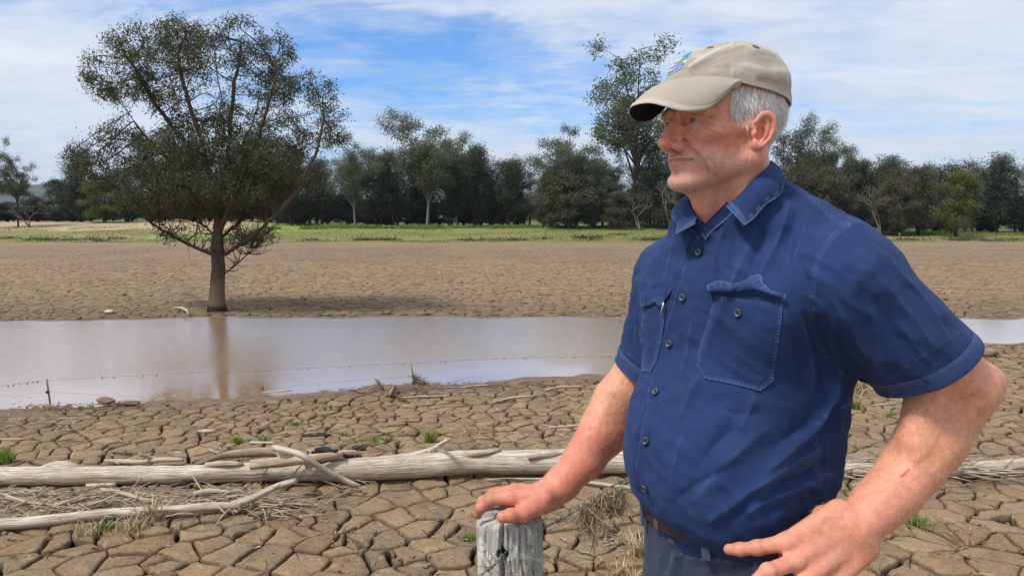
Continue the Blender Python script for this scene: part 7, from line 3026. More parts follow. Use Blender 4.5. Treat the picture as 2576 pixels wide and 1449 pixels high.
# folds: (path in reference positions, half width px, height mm; + ridge, - valley)
FOLDS = [
    ([(1905, 560), (1880, 640), (1842, 720), (1812, 800), (1770, 890)], 13, 2.6), ([(1925, 575), (1902, 650), (1872, 735)], 12, -2.2),
    ([(1988, 500), (1960, 590), (1930, 660), (1905, 700)], 12, 2.4), ([(2010, 520), (1985, 610), (1965, 690)], 14, -2.0),
    ([(2032, 545), (2015, 610), (1990, 700)], 10, 1.4),
    ([(1780, 600), (1800, 700), (1785, 800), (1750, 900)], 14, -2.4), ([(1745, 800), (1735, 880), (1718, 960)], 12, 2.2),
    ([(1768, 940), (1735, 1000), (1712, 1060)], 11, 1.8),
    ([(2010, 640), (2040, 760), (2052, 860)], 22, -3.5), ([(2000, 760), (2022, 850), (2035, 940), (2040, 1010)], 16, 2.6), ([(1985, 830), (2005, 930), (2015, 1010)], 13, -2.4),
    ([(2070, 900), (2060, 980), (2020, 1060), (1950, 1120)], 17, -4.2), ([(2110, 935), (2100, 985), (2055, 1060), (1990, 1120), (1910, 1190)], 15, 4.2),
    ([(2120, 990), (2085, 1060), (2030, 1120), (1960, 1180)], 13, -4.0),
    ([(2080, 1110), (2010, 1150), (1930, 1200), (1860, 1250), (1800, 1300)], 17, 4.0), ([(2090, 1150), (2030, 1190), (1960, 1225), (1900, 1270)], 14, -4.5),
    ([(2075, 1195), (2010, 1225), (1940, 1250), (1860, 1290)], 12, 3.2), ([(2060, 1230), (1990, 1262), (1900, 1300)], 12, -3.0),
    ([(1940, 1060), (1860, 1130), (1790, 1200), (1745, 1270)], 26, 3.0), ([(1860, 1060), (1800, 1120), (1740, 1190)], 20, -2.4),
    ([(1840, 1170), (1760, 1215), (1700, 1260)], 14, -2.6), ([(1900, 1225), (1850, 1290), (1790, 1320)], 13, -2.6), ([(1830, 1270), (1780, 1310)], 12, 2.4),
    ([(1640, 700), (1632, 800), (1622, 900)], 7, 1.6), ([(1665, 640), (1650, 690), (1640, 720)], 8, -2.2), ([(1700, 600), (1685, 680), (1672, 722)], 7, 1.8), ([(1725, 610), (1708, 690), (1700, 740)], 6, -1.6),
    ([(1742, 580), (1728, 640), (1700, 700)], 5, 1.5), ([(1606, 720), (1596, 800), (1585, 880)], 9, -2.4), ([(1625, 680), (1612, 760), (1602, 850)], 6, 2.0),
    ([(1648, 960), (1620, 1040), (1600, 1110)], 7, 1.8), ([(1660, 1000), (1640, 1080), (1618, 1150)], 8, -1.4), ([(1605, 1190), (1620, 1240), (1660, 1290)], 9, -2.4), ([(1625, 1190), (1650, 1240), (1690, 1290)], 8, 2.2),
    ([(2150, 580), (2260, 690), (2350, 790), (2420, 880)], 16, -1.8), ([(2175, 600), (2290, 720), (2380, 830)], 12, 2.6), ([(2200, 690), (2290, 800), (2370, 900)], 20, 2.2),
    ([(2130, 660), (2210, 780), (2300, 900)], 22, -2.4), ([(2090, 740), (2160, 850), (2240, 950)], 24, 2.4), ([(2075, 810), (2130, 890), (2190, 960)], 14, -2.4),
    ([(2250, 800), (2310, 880), (2352, 930)], 10, 1.6), ([(2160, 700), (2190, 820), (2215, 900)], 12, -1.5),
    ([(2105, 800), (2088, 850), (2110, 900)], 10, 2.0), ([(2140, 960), (2120, 1060), (2100, 1140)], 10, 1.6), ([(2145, 1000), (2112, 1100)], 8, -1.4),
    ([(1650, 560), (1648, 620)], 8, -1.2), ([(1830, 560), (1800, 640), (1790, 700)], 9, 1.6), ([(1850, 590), (1838, 660), (1820, 700)], 9, -1.4),
    ([(1780, 1000), (1850, 1040), (1930, 1040)], 14, -1.6), ([(1720, 1090), (1700, 1160), (1690, 1220)], 12, 1.4), ([(1900, 985), (1880, 1040), (1850, 1090)], 13, 1.8),
    ([(2060, 1010), (2075, 1100), (2080, 1200), (2060, 1260)], 6, 0.9),
]
# seams: raised double-stitched lines  (path, half width px)
SEAMS = [([(1964, 453), (2010, 480), (2060, 520), (2112, 566), (2132, 572)], 7), ([(2179, 557), (2150, 560), (2132, 572), (2090, 610), (2060, 660), (2045, 730), (2040, 790), (2050, 850), (2075, 890)], 8),
         ([(2420, 832), (2330, 880), (2264, 932), (2208, 972)], 4), ([(1556, 870), (1612, 912)], 3),
         ([(2115, 935), (2100, 1000), (2066, 1040)], 7), ([(2046, 1060), (2050, 1120), (2060, 1190), (2052, 1225)], 7), ([(2030, 1230), (2035, 1280)], 6),
         ([(1740, 636), (1690, 705), (1665, 735)], 0)]
PLK = smooth_path([(1782, 552), (1742, 632), (1721, 690), (1698, 770), (1679, 833), (1658, 896), (1636, 1008), (1617, 1098), (1607, 1154), (1609, 1213), (1640, 1290)], 60)


def path2(uv, pts):
    p = np.stack([uv[0], uv[1], np.zeros_like(uv[0])], 1)
    q = smooth_path(pts, 4 * len(pts)) if len(pts) > 2 else np.array(pts, float)
    q = np.hstack([q, np.zeros((len(q), 1))])
    best = np.full(len(p), 1e9)
    side = np.zeros(len(p))
    along = np.zeros(len(p))
    acc = 0.0
    tot = np.sum(np.linalg.norm(np.diff(q, axis=0), axis=1))
    for i in range(len(q) - 1):
        a, b = q[i], q[i + 1]
        ba = b - a
        L = np.linalg.norm(ba)
        t = np.clip(((p - a) @ ba) / (L * L + 1e-9), 0, 1)
        dd = p - a - t[:, None] * ba
        r = np.linalg.norm(dd, axis=1)
        m = r < best
        best = np.where(m, r, best)
        side = np.where(m, ba[0] * dd[:, 1] - ba[1] * dd[:, 0], side)
        along = np.where(m, acc + t * L, along)
        acc += L
    return best, side, along / tot, tot


def cloth_relief(V, N, wear0=None):
    """returns displacement (m) and wear"""
    uv = uvs(V)
    view = (C0 - V)
    view /= np.linalg.norm(view, axis=1)[:, None]
    face = np.clip((N * view).sum(1) * 5, 0, 1)
    disp = np.zeros(len(V))
    wear = np.zeros(len(V))
    for pts, w, h in FOLDS:
        r, s, al, tot = path2(uv, pts)
        wig = 1 + 0.25 * np.sin(al * 9 + w)
        env = np.clip(np.sin(np.pi * np.clip(al, 0.02, 0.98)) * 1.6, 0, 1)
        x = r / (w * wig)
        prof = np.exp(-np.abs(x) ** 1.35 * 1.1)
        disp += 0.0023 * h * prof * env
        if h > 0:
            wear += 0.20 * np.exp(-(r / (w * 0.22)) ** 2) * env * (0.6 + 0.4 * np.sin(al * 17 + w))
    for pts, w in SEAMS:
        if w == 0:
            continue
        r, s, al, tot = path2(uv, pts)
        sg = np.sign(s)
        pk = np.sin(al * tot / 9.0 * 2 * np.pi)                      # stitch pucker
        m = np.exp(-(r / w) ** 4)
        disp += 0.001 * (0.9 * m - 1.4 * np.exp(-(r / (0.22 * w + 0.8)) ** 2) + 0.40 * m * pk)
        wear += 0.20 * np.exp(-((r - w * 0.45) / (0.30 * w)) ** 2) + 0.14 * m * pk
    # placket: the overlapping front edge is a small step
    r, s, al, tot = path2(uv, [tuple(k) for k in PLK[::4]])
    r = np.where(uv[1] > 545, r, 99)
    side = np.tanh(s / 8.0 / 40.0)
    disp += 0.0014 * np.exp(-(r / 10) ** 2) * (side < 0) - 0.0014 * np.exp(-(r / 4) ** 2) * (side > 0)
    wear += 0.22 * np.exp(-(r / 1.8) ** 2)
    n1 = vnoise(V * np.array([1, 1, 0.7]), 14, 2, 3)
    n2 = vnoise(V, 38, 6, 2)
    nr = vnoise(V @ np.array([[0.8, 0, 0.6], [0, 1, 0], [-0.6, 0, 0.8]]) * np.array([1.0, 1.0, 2.6]), 16, 12, 2)
    disp = disp * face + 0.0044 * n1 + 0.0016 * n2 + 0.0044 * (1 - np.abs(nr))
    wear = wear * face + 0.10 * np.clip(n2, 0, 1)
    # hems
    r = np.abs((V - nHc) @ nPl)
    m = (np.linalg.norm(V - nSb, axis=1) < 0.14)
    wear += 0.45 * np.exp(-(r / 0.0018) ** 2) * m
    r2 = np.abs((V - fHc) @ fPl)
    m2 = (np.linalg.norm(V - fSb, axis=1) < 0.12)
    wear += 0.3 * np.exp(-(r2 / 0.0018) ** 2) * m2
    return disp, np.clip(wear, 0, 0.9)


dsp_, wear_ = cloth_relief(SV, SN)
SVd = SV + SN * dsp_[:, None]
shirt_me = mesh_np('shirt', SVd, SF)
set_color(shirt_me, np.stack([wear_] * 3, 1))
shirt = obj('shirt', shirt_me, shirt_mat, man)
SBVH = BVHTree.FromPolygons([tuple(v) for v in SVd], [tuple(f) for f in SF.tolist()], epsilon=0.0)
CV0 = Vector(C0)


def hit(u, v, bvh=None):
    d = Vector(ray(u, v))
    r = (bvh or SBVH).ray_cast(CV0, d, 5.0)
    return r                                    # loc, normal, idx, dist


def lay(uvp, off, bvh=None, fallback=None):
    """points on the cloth under reference positions, lifted off by `off` metres"""
    out = []
    last = fallback
    for k, (u, v) in enumerate(uvp):
        loc, n, _, dd = hit(u, v, bvh)
        if loc is None:
            out.append(None)
            continue
        o = off[k] if hasattr(off, '__len__') else off
        n = n if n.dot(CV0 - loc) > 0 else -n
        tow = (CV0 - loc).normalized()
        out.append(np.array(loc + (n * 0.6 + tow * 0.4).normalized() * o))
    good = [k for k, q in enumerate(out) if q is not None]
    for k, q in enumerate(out):
        if q is None and good:
            g0 = min(good, key=lambda t: abs(t - k))
            d = np.linalg.norm(out[g0] - C0)
            out[k] = C0 + ray(*uvp[k]) * d
    return np.array(out)


def patch_from_uv(name, poly, parent, off=0.0022, step=3.0, stitch=True, mat=None, offfn=None, pucker=9.0):
    """a cloth piece laid on the shirt: filled outline with raised edge, stitched border and turned-in rim"""
    poly = np.array(poly, float)
    out_ = []
    for k in range(len(poly)):
        a, b = poly[k], poly[(k + 1) % len(poly)]
        m = max(1, int(np.linalg.norm(b - a) / step))
        for s in range(m):
            out_.append(a + (b - a) * s / m)
    out_ = np.array(out_)
    mn, mx = out_.min(0), out_.max(0)
    gx, gy = np.meshgrid(np.arange(mn[0], mx[0], step), np.arange(mn[1], mx[1], step))
    gp = np.stack([gx.ravel(), gy.ravel()], 1)
    ins_ = np.zeros(len(gp), bool)
    n = len(out_)
    for k in range(n):
        a, b = out_[k], out_[(k + 1) % n]
        ins_ ^= ((a[1] > gp[:, 1]) != (b[1] > gp[:, 1])) & (gp[:, 0] < (b[0] - a[0]) * (gp[:, 1] - a[1]) / (b[1] - a[1] + 1e-12) + a[0])
    md = np.min(np.linalg.norm(gp[:, None] - out_[None], axis=2), axis=1)
    gp = gp[ins_ & (md > step * 0.6)]
    vs = [Vector(q) for q in np.vstack([out_, gp])]
    vv, _, ff, *_r = delaunay_2d_cdt(vs, [], [list(range(n))], 1, 1e-6)
    vv = np.array([tuple(q) for q in vv])
    dd = np.linalg.norm(vv[:, None] - out_[None], axis=2)
    ed = dd.min(1)
    al = dd.argmin(1) * step
    offs = np.full(len(vv), off)
    wear = np.zeros(len(vv))
    if stitch:
        m = np.exp(-((ed - 6) / 5.0) ** 2)
        pk = np.sin(al / pucker * 2 * np.pi)
        offs = offs + 0.0006 * m * pk - 0.0007 * np.exp(-((ed - 10) / 1.6) ** 2)
        wear = 0.15 * m * (1 + pk) + 0.50 * np.exp(-(ed / 1.3) ** 2)
    if offfn is not None:
        offs = offs + offfn(vv)
    P3 = lay(vv, offs)
    f3 = np.array([list(q) for q in ff if len(q) == 3])
    # rim wall back to the shirt
    back = lay(out_, np.full(n, -0.001))
    base = len(P3)
    idx = [int(np.argmin(np.linalg.norm(vv - o_, axis=1))) for o_ in out_]
    wall = np.array([[idx[k], idx[(k + 1) % n], base + (k + 1) % n, base + k] for k in range(n)])
    me = mesh_np(name, np.vstack([P3, back]), [f3, wall])
    w = np.concatenate([wear, np.full(n, 0.3)])
    set_color(me, np.stack([w] * 3, 1))
    bmn = np.array(me.polygons[0].normal)
    if bmn @ (C0 - np.array(me.polygons[0].center)) < 0:
        me.flip_normals()
    return obj(name, me, mat or shirt_mat, parent)


def hem_band(name, A, B, hc, pn, w0, w1, n=72, reach=0.14):
    """turned-up sleeve hem: a ring just outside the cloth, edge to edge even"""
    ax = (B - A) / np.linalg.norm(B - A)
    s1 = np.cross(ax, [0, 1.0, 0.2])
    s1 /= np.linalg.norm(s1)
    s2 = np.cross(ax, s1)
    rows = []
    ctr = B + ax * (((hc - B) @ pn) / (ax @ pn))
    for w in np.linspace(w0, w1, 6):
        rr = []
        for k in range(n):
            a = 2 * math.pi * k / n
            d = s1 * math.cos(a) + s2 * math.sin(a)
            d = d - pn * (d @ pn)
            d /= np.linalg.norm(d)
            o = ctr - pn * max(w, 0.004)
            r = SBVH.ray_cast(Vector(o + d * reach), Vector(-d), reach)
            rr.append(reach - r[3] if r[0] is not None else np.nan)
        rr = np.array(rr)
        rr = np.where(np.isnan(rr), np.nanmedian(rr), rr)
        rr = np.where(np.abs(rr - np.nanmedian(rr)) > 0.022, np.nanmedian(rr), rr)
        for _ in range(2):
            rr = (np.roll(rr, 1) + 2 * rr + np.roll(rr, -1)) / 4
        q = []
        for k in range(n):
            a = 2 * math.pi * k / n
            d = s1 * math.cos(a) + s2 * math.sin(a)
            d = d - pn * (d @ pn)
            d /= np.linalg.norm(d)
            pk_ = 0.0005 * math.sin(k * 2.2) if 0.3 < (w - w0) / (w1 - w0) < 0.9 else 0
            q.append(ctr - pn * w + d * (rr[k] + 0.0009 + pk_))
        rows.append(q)
    rows = np.array(rows)
    inner = rows[0] - (rows[0] - ctr) / np.linalg.norm(rows[0] - ctr, axis=1)[:, None] * 0.006
    rows = np.concatenate([inner[None], rows])
    V = rows.reshape(-1, 3)
    m = len(rows)
    i = np.arange(m - 1)[:, None] * n
    j = np.arange(n)[None]
    j2 = (j + 1) % n
    F = np.stack([i + j, i + j2, i + n + j2, i + n + j], -1).reshape(-1, 4)
    me = mesh_np(name, V, F)
    w = np.repeat(np.array([.3, .6, .10, .16, .16, .30, .5]), n)
    set_color(me, np.stack([w] * 3, 1))
    return obj(name, me, shirt_mat, shirt)


hem_band('sleeve_hem', nSa, nSb, nHc, nPl, -0.003, 0.024)
hem_band('sleeve_hem', fSa, fSb, fHc, fPl, -0.003, 0.024, reach=0.10)
# pockets
pk1 = patch_from_uv('pocket', [(1799, 743), (1968, 764), (1966, 800), (1944, 957), (1911, 982), (1840, 965), (1771, 951), (1753, 915), (1765, 860), (1781, 797)], shirt)
pk2 = patch_from_uv('pocket', [(1618, 760), (1676, 765), (1673, 800), (1664, 860), (1653, 908), (1637, 937), (1617, 934), (1617, 850)], shirt, pucker=7)


def flap(name, rows, offs, parent, nu=40, seed=0):
    """curled pocket flap: rows of reference positions from the attached edge to the free edge"""
    g = np.random.default_rng(seed)
    R = [smooth_path(r, nu) for r in rows]
    m = 12
    grid_uv = np.stack([smooth_path([R[k][i] for k in range(len(R))], m) for i in range(nu)], 0)   # nu, m, 2
    o = smooth_path([(x,) for x in offs], m)[:, 0]
    s = np.linspace(0, 1, nu)
    ww = 1 + 0.22 * np.sin(s * 9.0 + seed) + 0.12 * np.sin(s * 23 + 1)
    off = o[None] * ww[:, None]
    t = np.linspace(0, 1, m)
    off += 0.0007 * np.exp(-((t[None] - 0.82) / 0.12) ** 2) * np.sin(s[:, None] * nu * 1.6)
    P3 = lay(grid_uv.reshape(-1, 2), off.ravel())
    i = np.arange(nu - 1)[:, None] * m
    j = np.arange(m - 1)[None]
    F = np.stack([i + j, i + j + 1, i + m + j + 1, i + m + j], -1).reshape(-1, 4)
    N = vert_normals(P3, F)
    if (N * (C0 - P3)).sum() < 0:
        F = F[:, ::-1]
        N = -N
    n = len(P3)
    bk = P3 - N * 0.0014
    ring = [k * m for k in range(nu)] + [(nu - 1) * m + k for k in range(1, m)] + [k * m + m - 1 for k in range(nu - 2, -1, -1)] + [k for k in range(m - 2, 0, -1)]
    ring = np.array(ring)
    wall = np.stack([ring, np.roll(ring, -1), np.roll(ring, -1) + n, ring + n], 1)
    me = mesh_np(name, np.vstack([P3, bk]), [np.vstack([F, F[:, ::-1] + n, wall])])
    we = 0.85 * np.exp(-((t - 1) / 0.06) ** 2)[None] * np.ones((nu, 1)) + 0.18 * np.exp(-((t[None] - 0.8) / 0.15) ** 2) * (1 + np.sin(s[:, None] * nu * 1.6))
    we = np.maximum(we, 0.7 * np.exp(-(np.minimum(s, 1 - s) / 0.012) ** 2)[:, None])
    w = np.concatenate([we.ravel(), we.ravel() * 0.3])
    set_color(me, np.stack([w] * 3, 1))
    return obj(name, me, shirt_mat, parent)


flap('pocket_flap', [[(1790, 741), (1845, 741), (1900, 741), (1967, 759)], [(1788, 732), (1845, 731), (1893, 727), (1969, 752)],
                     [(1782, 720), (1809, 709), (1856, 713), (1910, 693), (1922, 715), (1945, 735), (1974, 743)]], [0.003, 0.012, 0.0085], pk1, 60, 1)
flap('pocket_flap', [[(1612, 736), (1650, 726), (1690, 726)], [(1618, 752), (1652, 742), (1686, 738)],
                     [(1619, 772), (1636, 768), (1653, 760), (1667, 770), (1681, 745)]], [0.003, 0.007, 0.0075], pk2, 44, 2)

# collar
collar = empty('collar', (0, 0, 0))


def strip(name, inner, outer, parent, nu=50, m=14, bulge=0.004, push=0.0, seed=1, bvh_push=True):
    A, B = smooth_path(inner, nu), smooth_path(outer, nu)
    t = np.linspace(0, 1, m)
    G = A[:, None] * (1 - t)[None, :, None] + B[:, None] * t[None, :, None]
    c = np.array([0.345, 1.25, 1.50])
    nd = G - c
    nd[..., 2] *= 0.4
    nd /= np.linalg.norm(nd, axis=-1)[..., None]
    G = G + nd * (bulge * np.sin(np.pi * t))[None, :, None]
    s = np.linspace(0, 1, nu)
    G = G + nd * (0.0012 * np.sin(s * 14 + seed)[:, None] * t[None])[..., None]
    P3 = G.reshape(-1, 3)
    i = np.arange(nu - 1)[:, None] * m
    j = np.arange(m - 1)[None]
    F = np.stack([i + j, i + j + 1, i + m + j + 1, i + m + j], -1).reshape(-1, 4)
    N = vert_normals(P3, F)
    if (N * nd.reshape(-1, 3)).sum() < 0:
        F = F[:, ::-1]
        N = -N
    if bvh_push:
        for k in range(len(P3)):
            r = SBVH.find_nearest(Vector(P3[k]), 0.03)
            if r[0] is not None:
                q = Vector(P3[k]) - r[0]
                nn = r[1]
                if q.dot(nn) < 0.0022:
                    P3[k] = np.array(r[0] + nn * 0.0024)
        N = vert_normals(P3, F)
    n = len(P3)
    ed = np.minimum(np.minimum(1 - t[None] + 0 * s[:, None], s[:, None] * 2.2 + 0 * t[None]), (1 - s[:, None]) * 2.2).ravel()
    # stitched border
    P3 = P3 + N * (0.0010 * np.sin(s * 60)[:, None] * np.exp(-((1 - t[None] - 0.12) / 0.08) ** 2)).ravel()[:, None]
    bk = P3 - N * 0.0022
    ring = [k * m for k in range(nu)] + [(nu - 1) * m + k for k in range(1, m)] + [k * m + m - 1 for k in range(nu - 2, -1, -1)] + [k for k in range(m - 2, 0, -1)]
    ring = np.array(ring)
    wall = np.stack([ring, np.roll(ring, -1), np.roll(ring, -1) + n, ring + n], 1)
    me = mesh_np(name, np.vstack([P3, bk]), [np.vstack([F, F[:, ::-1] + n, wall])])
    we = 0.75 * np.exp(-(ed / 0.03) ** 2) + 0.34 * np.exp(-((ed - 0.13) / 0.06) ** 2) * (1 + np.repeat(np.sin(s * 60), m))
    w = np.concatenate([we, we * 0.4])
    set_color(me, np.stack([w] * 3, 1))
    return obj(name, me, shirt_mat, parent)


bpy.data.objects.remove(collar)
near_leaf = strip('collar', [P(1870, 415, 1.30), P(1915, 404, 1.285), P(1943, 406, 1.235), P(1928, 424, 1.180), P(1898, 450, 1.160), P(1862, 487, 1.152), P(1826, 519, 1.148)],
                  [P(1900, 470, 1.345), P(1955, 470, 1.320), P(1972, 460, 1.245), P(1962, 490, 1.168), P(1928, 515, 1.142), P(1898, 548, 1.128), P(1872, 567, 1.114)], shirt, 60, 14, 0.007)
far_leaf = strip('collar', [P(1870, 415, 1.30), P(1830, 440, 1.315), P(1780, 470, 1.285), P(1742, 500, 1.240), P(1742, 530, 1.205), P(1762, 556, 1.172)],
                 [P(1900, 470, 1.345), P(1800, 520, 1.365), P(1745, 540, 1.325), P(1714, 552, 1.270), P(1704, 572, 1.225), P(1697, 589, 1.190)], shirt, 50, 12, 0.002, seed=3)

def edge_band(uvl, toward, name='placket_edge'):
    a = lay(uvl, 0.0020)
    inn = [C0 + ray(u + dx, v + dy) * np.linalg.norm(q - C0) for (u, v), (dx, dy), q in zip(uvl, toward, a)]
    strip(name, inn, list(a), shirt, 36, 6, 0.0, bvh_push=False)


edge_band([(1856, 524), (1836, 545), (1812, 566), (1790, 584), (1776, 604)], [(-28, -16), (-25, -19), (-23, -18), (-20, -15), (-13, -16)])
edge_band([(1724, 556), (1740, 578), (1762, 604)], [(13, -16), (12, -10), (7, -22)])

# buttons
button_mat = material('dark_button', lambda nt: {'Base Color': (0.055, 0.065, 0.085), 'Roughness': 0.28, 'Specular IOR Level': 0.6})
hole_mat = material('button_thread', lambda nt: {'Base Color': (0.008, 0.012, 0.03), 'Roughness': 0.8})


def make_button(u, v, parent, r=0.0057, bvh=None):
    loc, n, _, _ = hit(u, v)
    n = n if n.dot(CV0 - loc) > 0 else -n
    n = (n + 0.2 * (CV0 - loc).normalized()).normalized()
    loc = loc + n * 0.0035
    z = np.array(n)
    x = np.cross([0, 0, 1.0], z)
    x /= np.linalg.norm(x)
    y = np.cross(z, x)
    prof = [(0.0, 0.0006), (0.50, 0.0006), (0.62, 0.0009), (0.72, 0.0018), (0.88, 0.0020), (1.0, 0.0012), (1.0, -0.0006)]
    vv = [np.array(loc) + z * prof[0][1]]
    n_ = 24
    for a, h in prof[1:]:
        for k in range(n_):
            t = 2 * math.pi * k / n_
            vv.append(np.array(loc) + (x * math.cos(t) + y * math.sin(t)) * r * a + z * h)
    F4 = []
    for q in range(len(prof) - 2):
        for k in range(n_):
            a, b = 1 + q * n_ + k, 1 + q * n_ + (k + 1) % n_
            F4.append([a, b, b + n_, a + n_])
    F3 = [[0, 1 + (k + 1) % n_, 1 + k] for k in range(n_)]
    me = mesh_np('button', np.array(vv), [np.array(F4)[:, ::-1], np.array(F3)[:, ::-1]])
    o = obj('button', me, button_mat, parent)
    mb = MB()
    for s in (1, -1):
        dv = (x * math.cos(0.8 * s) + y * math.sin(0.8 * s)) * r * 0.34
        add_tube(mb, np.array([np.array(loc) - dv + z * 0.0010, np.array(loc) + dv + z * 0.0010]), 0.0006, 5)
    obj('thread', mb.mesh('thread'), hole_mat, o)
    return o


for u, v in ((1759, 634.5), (1719, 749), (1686, 864), (1652, 985.5), (1625, 1107), (1624, 1226)):
    make_button(u, v, shirt)
make_button(1858, 787, pk1)
# pen clip in the far pocket
_a = lay([(1675, 764), (1669, 788)], 0.009)
mb = MB()
add_tube(mb, np.array([_a[0], _a[1]]), 0.0014, 8)
obj('pen_clip', mb.mesh('pen_clip'), material('polished_clip', lambda nt: {'Base Color': (0.8, 0.8, 0.82), 'Metallic': 0.9, 'Roughness': 0.15}), pk2)
# ================================================================== trousers, belt, boots
tr_tab = dense([(0.55, .158, .115, .01), (0.75, .158, .122, .01), (0.90, .152, .124, .018), (0.98, .142, .122, .030), (1.035, .136, .124, .036), (1.06, .136, .124, .036)])


def tr_sdf(p):
    p = p.astype(np.float32)
    q = to_body(p)
    d = loft_sdf(q, *tr_tab, n=2.3)
    d = np.maximum(d, q[:, 2] - 1.030)
    d = smax(d, 0.78 - q[:, 2], 0.05)
    for s in (1, -1):
        leg = s_chain(q, [(0.074 * s, 0.01, 0.86), (0.092 * s, 0.015, 0.50), (0.115 * s, -0.01, 0.10)], [.090, .072, .062], 0.02)
        leg = np.maximum(leg, 0.06 - q[:, 2])
        d = smin(d, leg, 0.03)
    return d


TV, TF = polygonise(tr_sdf, (0.16, 0.98, 0.03), (0.62, 1.56, 1.06), 0.0045, B=8)
TV = grid_neighbours_smooth(TV, TF, 2, 0.4)
TN = vert_normals(TV, TF)
uv = uvs(TV)
disp = np.zeros(len(TV))
wear = np.zeros(len(TV))
view = (C0 - TV)
view /= np.linalg.norm(view, axis=1)[:, None]
facing = np.clip((TN * view).sum(1) * 4, 0, 1)
for pts, w, h in [([(1775, 1449), (1740, 1500)], 20, 3), ([(1700, 1395), (1690, 1449), (1680, 1520)], 7, 3.0), ([(1715, 1400), (1712, 1470)], 9, -3.0), ([(1640, 1340), (1634, 1420)], 8, -2),
                  ([(1760, 1425), (1830, 1440), (1900, 1425)], 10, -2.2), ([(1780, 1405), (1850, 1412)], 8, 2.0), ([(1660, 1400), (1655, 1449)], 6, 2), ([(1700, 1370), (1695, 1390)], 6, 2)]:
    r, s, al, tot = path2(uv, pts)
    disp += 0.001 * h * np.exp(-(r / w) ** 2)
for pts, w in [([(1700, 1392), (1760, 1404), (1830, 1408), (1890, 1400), (1955, 1388)], 4), ([(1898, 1404), (1900, 1449), (1902, 1520)], 5), ([(1694, 1395), (1674, 1449)], 4)]:
    r, s, al, tot = path2(uv, pts)
    disp += 0.001 * (0.9 * np.exp(-(r / w) ** 4) - 1.2 * np.exp(-(r / 1.3) ** 2))
    wear += 0.30 * np.exp(-((r - w * 0.6) / 1.3) ** 2)
disp = disp * facing + 0.002 * vnoise(TV, 12, 3, 3) + 0.0035 * vnoise(TV * np.array([1, 1, .35]), 9, 8, 2) * (TV[:, 2] < 0.9)
me = mesh_np('trousers', TV + TN * disp[:, None], TF)
set_color(me, np.stack([np.clip(wear * facing, 0, .9)] * 3, 1))
trousers = obj('trousers', me, trouser_mat, man)
TBVH = BVHTree.FromPolygons([tuple(v) for v in (TV + TN * disp[:, None])], [tuple(f) for f in TF.tolist()])

leather = material('brown_leather', lambda nt: {'Base Color': nt.ramp(nt.noise(worldpos(nt), 70, 4, 0.65), [(0.3, (0.025, 0.009, 0.006)), (0.7, (0.085, 0.024, 0.013))]), 'Roughness': 0.45,
                                                'Normal': nt.bump(nt.noise(worldpos(nt), 320, 3, 0.6), 0.4, 0.001)})
boot_mat = material('boot_leather', lambda nt: {'Base Color': (0.07, 0.04, 0.022), 'Roughness': 0.6})


def band(z0, z1, off, thk, a0, a1, n=160, tilt=0.0):
    """strip round the waist, angles from the front towards his left"""
    V, F = [], []
    aa = np.linspace(a0, a1, n)
    zt, at, bt, ct = tr_tab
    for k, a in enumerate(aa):
        for o in (0, 1):
            for z in (z0, z1):
                zz = z + tilt * math.cos(a)
                A = np.interp(zz, zt, at) + off + thk * o
                B = np.interp(zz, zt, bt) + off + thk * o
                C_ = np.interp(zz, zt, ct)
                e = 2 / 2.3
                V.append(bw(A * abs(math.sin(a)) ** e * np.sign(math.sin(a)), C_ + B * abs(math.cos(a)) ** e * np.sign(math.cos(a)), zz))
    for k in range(n - 1):
        b = k * 4
        for q in ((0, 1, 5, 4), (2, 6, 7, 3), (1, 3, 7, 5), (0, 4, 6, 2)):
            F.append([b + i for i in q])
    F.append([0, 2, 3, 1])
    b = (n - 1) * 4
    F.append([b, b + 1, b + 3, b + 2])
    return np.array(V), np.array(F)


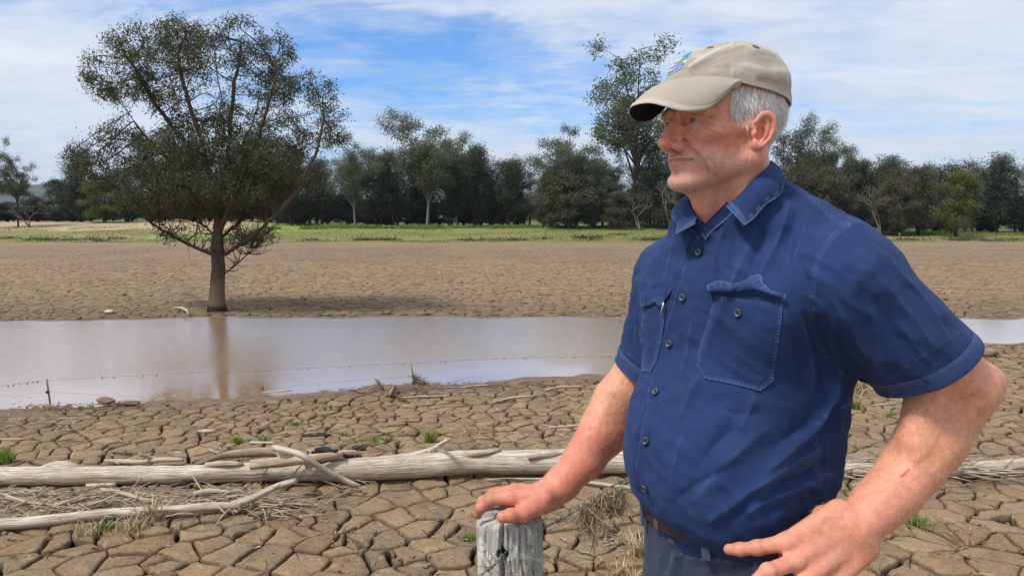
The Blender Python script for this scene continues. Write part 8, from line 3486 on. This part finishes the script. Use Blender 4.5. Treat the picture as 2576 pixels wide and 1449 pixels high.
v, f = band(0.994, 1.029, 0.0012, 0.004, -math.pi, math.pi, 200, 0.004)
belt = obj('belt', mesh_np('belt', v, f[:-2], smooth=False), leather, man)
v, f = band(0.995, 1.028, 0.006, 0.004, math.radians(-6), math.radians(30), 40, 0.004)
obj('belt_end', mesh_np('belt_end', v, f, smooth=False), leather, belt)
v, f = band(0.992, 1.031, 0.0055, 0.003, math.radians(-12), math.radians(-8), 6, 0.004)
obj('belt_buckle', mesh_np('belt_buckle', v, f, smooth=False), material('dull_brass', lambda nt: {'Base Color': (0.35, 0.26, 0.12), 'Metallic': 0.9, 'Roughness': 0.4}), belt)
for a in (24, 75, 140, -30, -80, -140):
    v, f = band(0.978, 1.034, 0.0108 if a == 24 else 0.006, 0.003, math.radians(a - 2.6), math.radians(a + 2.6), 6, 0.004)
    me = mesh_np('belt_loop', v, f, smooth=False)
    set_color(me, np.full((len(v), 3), 0.18))
    obj('belt_loop', me, trouser_mat, trousers)
# waist button of the trousers
def _tb(u, v):
    r = TBVH.ray_cast(CV0, Vector(ray(u, v)), 5)
    return r
_r = _tb(1690, 1361)
if _r[0] is not None:
    mb = MB()
    n = np.array(_r[1])
    c = np.array(_r[0])
    add_tube(mb, np.array([c - n * 0.001, c + n * 0.003]), [0.0085, 0.0075], 18)
    obj('waist_button', mb.mesh('waist_button'), button_mat, trousers)
# boots
for s in (1, -1):
    def boot_sdf(p, s=s):
        q = to_body(p.astype(np.float32)) - np.array([0.115 * s, -0.01, 0], np.float32)
        d = s_cap(q, (0, -0.02, 0.16), (0, -0.01, 0.06), .050, .047)
        d = smin(d, s_cap(q, (0, 0.0, 0.050), (0.012 * s, 0.15, 0.042), .046, .040), 0.03)
        d = smin(d, s_ell(q, (0, -0.045, 0.045), (.040, .045, .045)), 0.02)
        return np.maximum(d, 0.004 - q[:, 2])
    c = bw(0.115 * s, 0.04, 0.08)
    v, f = polygonise(boot_sdf, c - np.array([.2, .2, .09]), c + np.array([.2, .2, .16]), 0.006)
    obj('boot', mesh_np('boot', v, f), boot_mat, man)
lap('46_trousers')
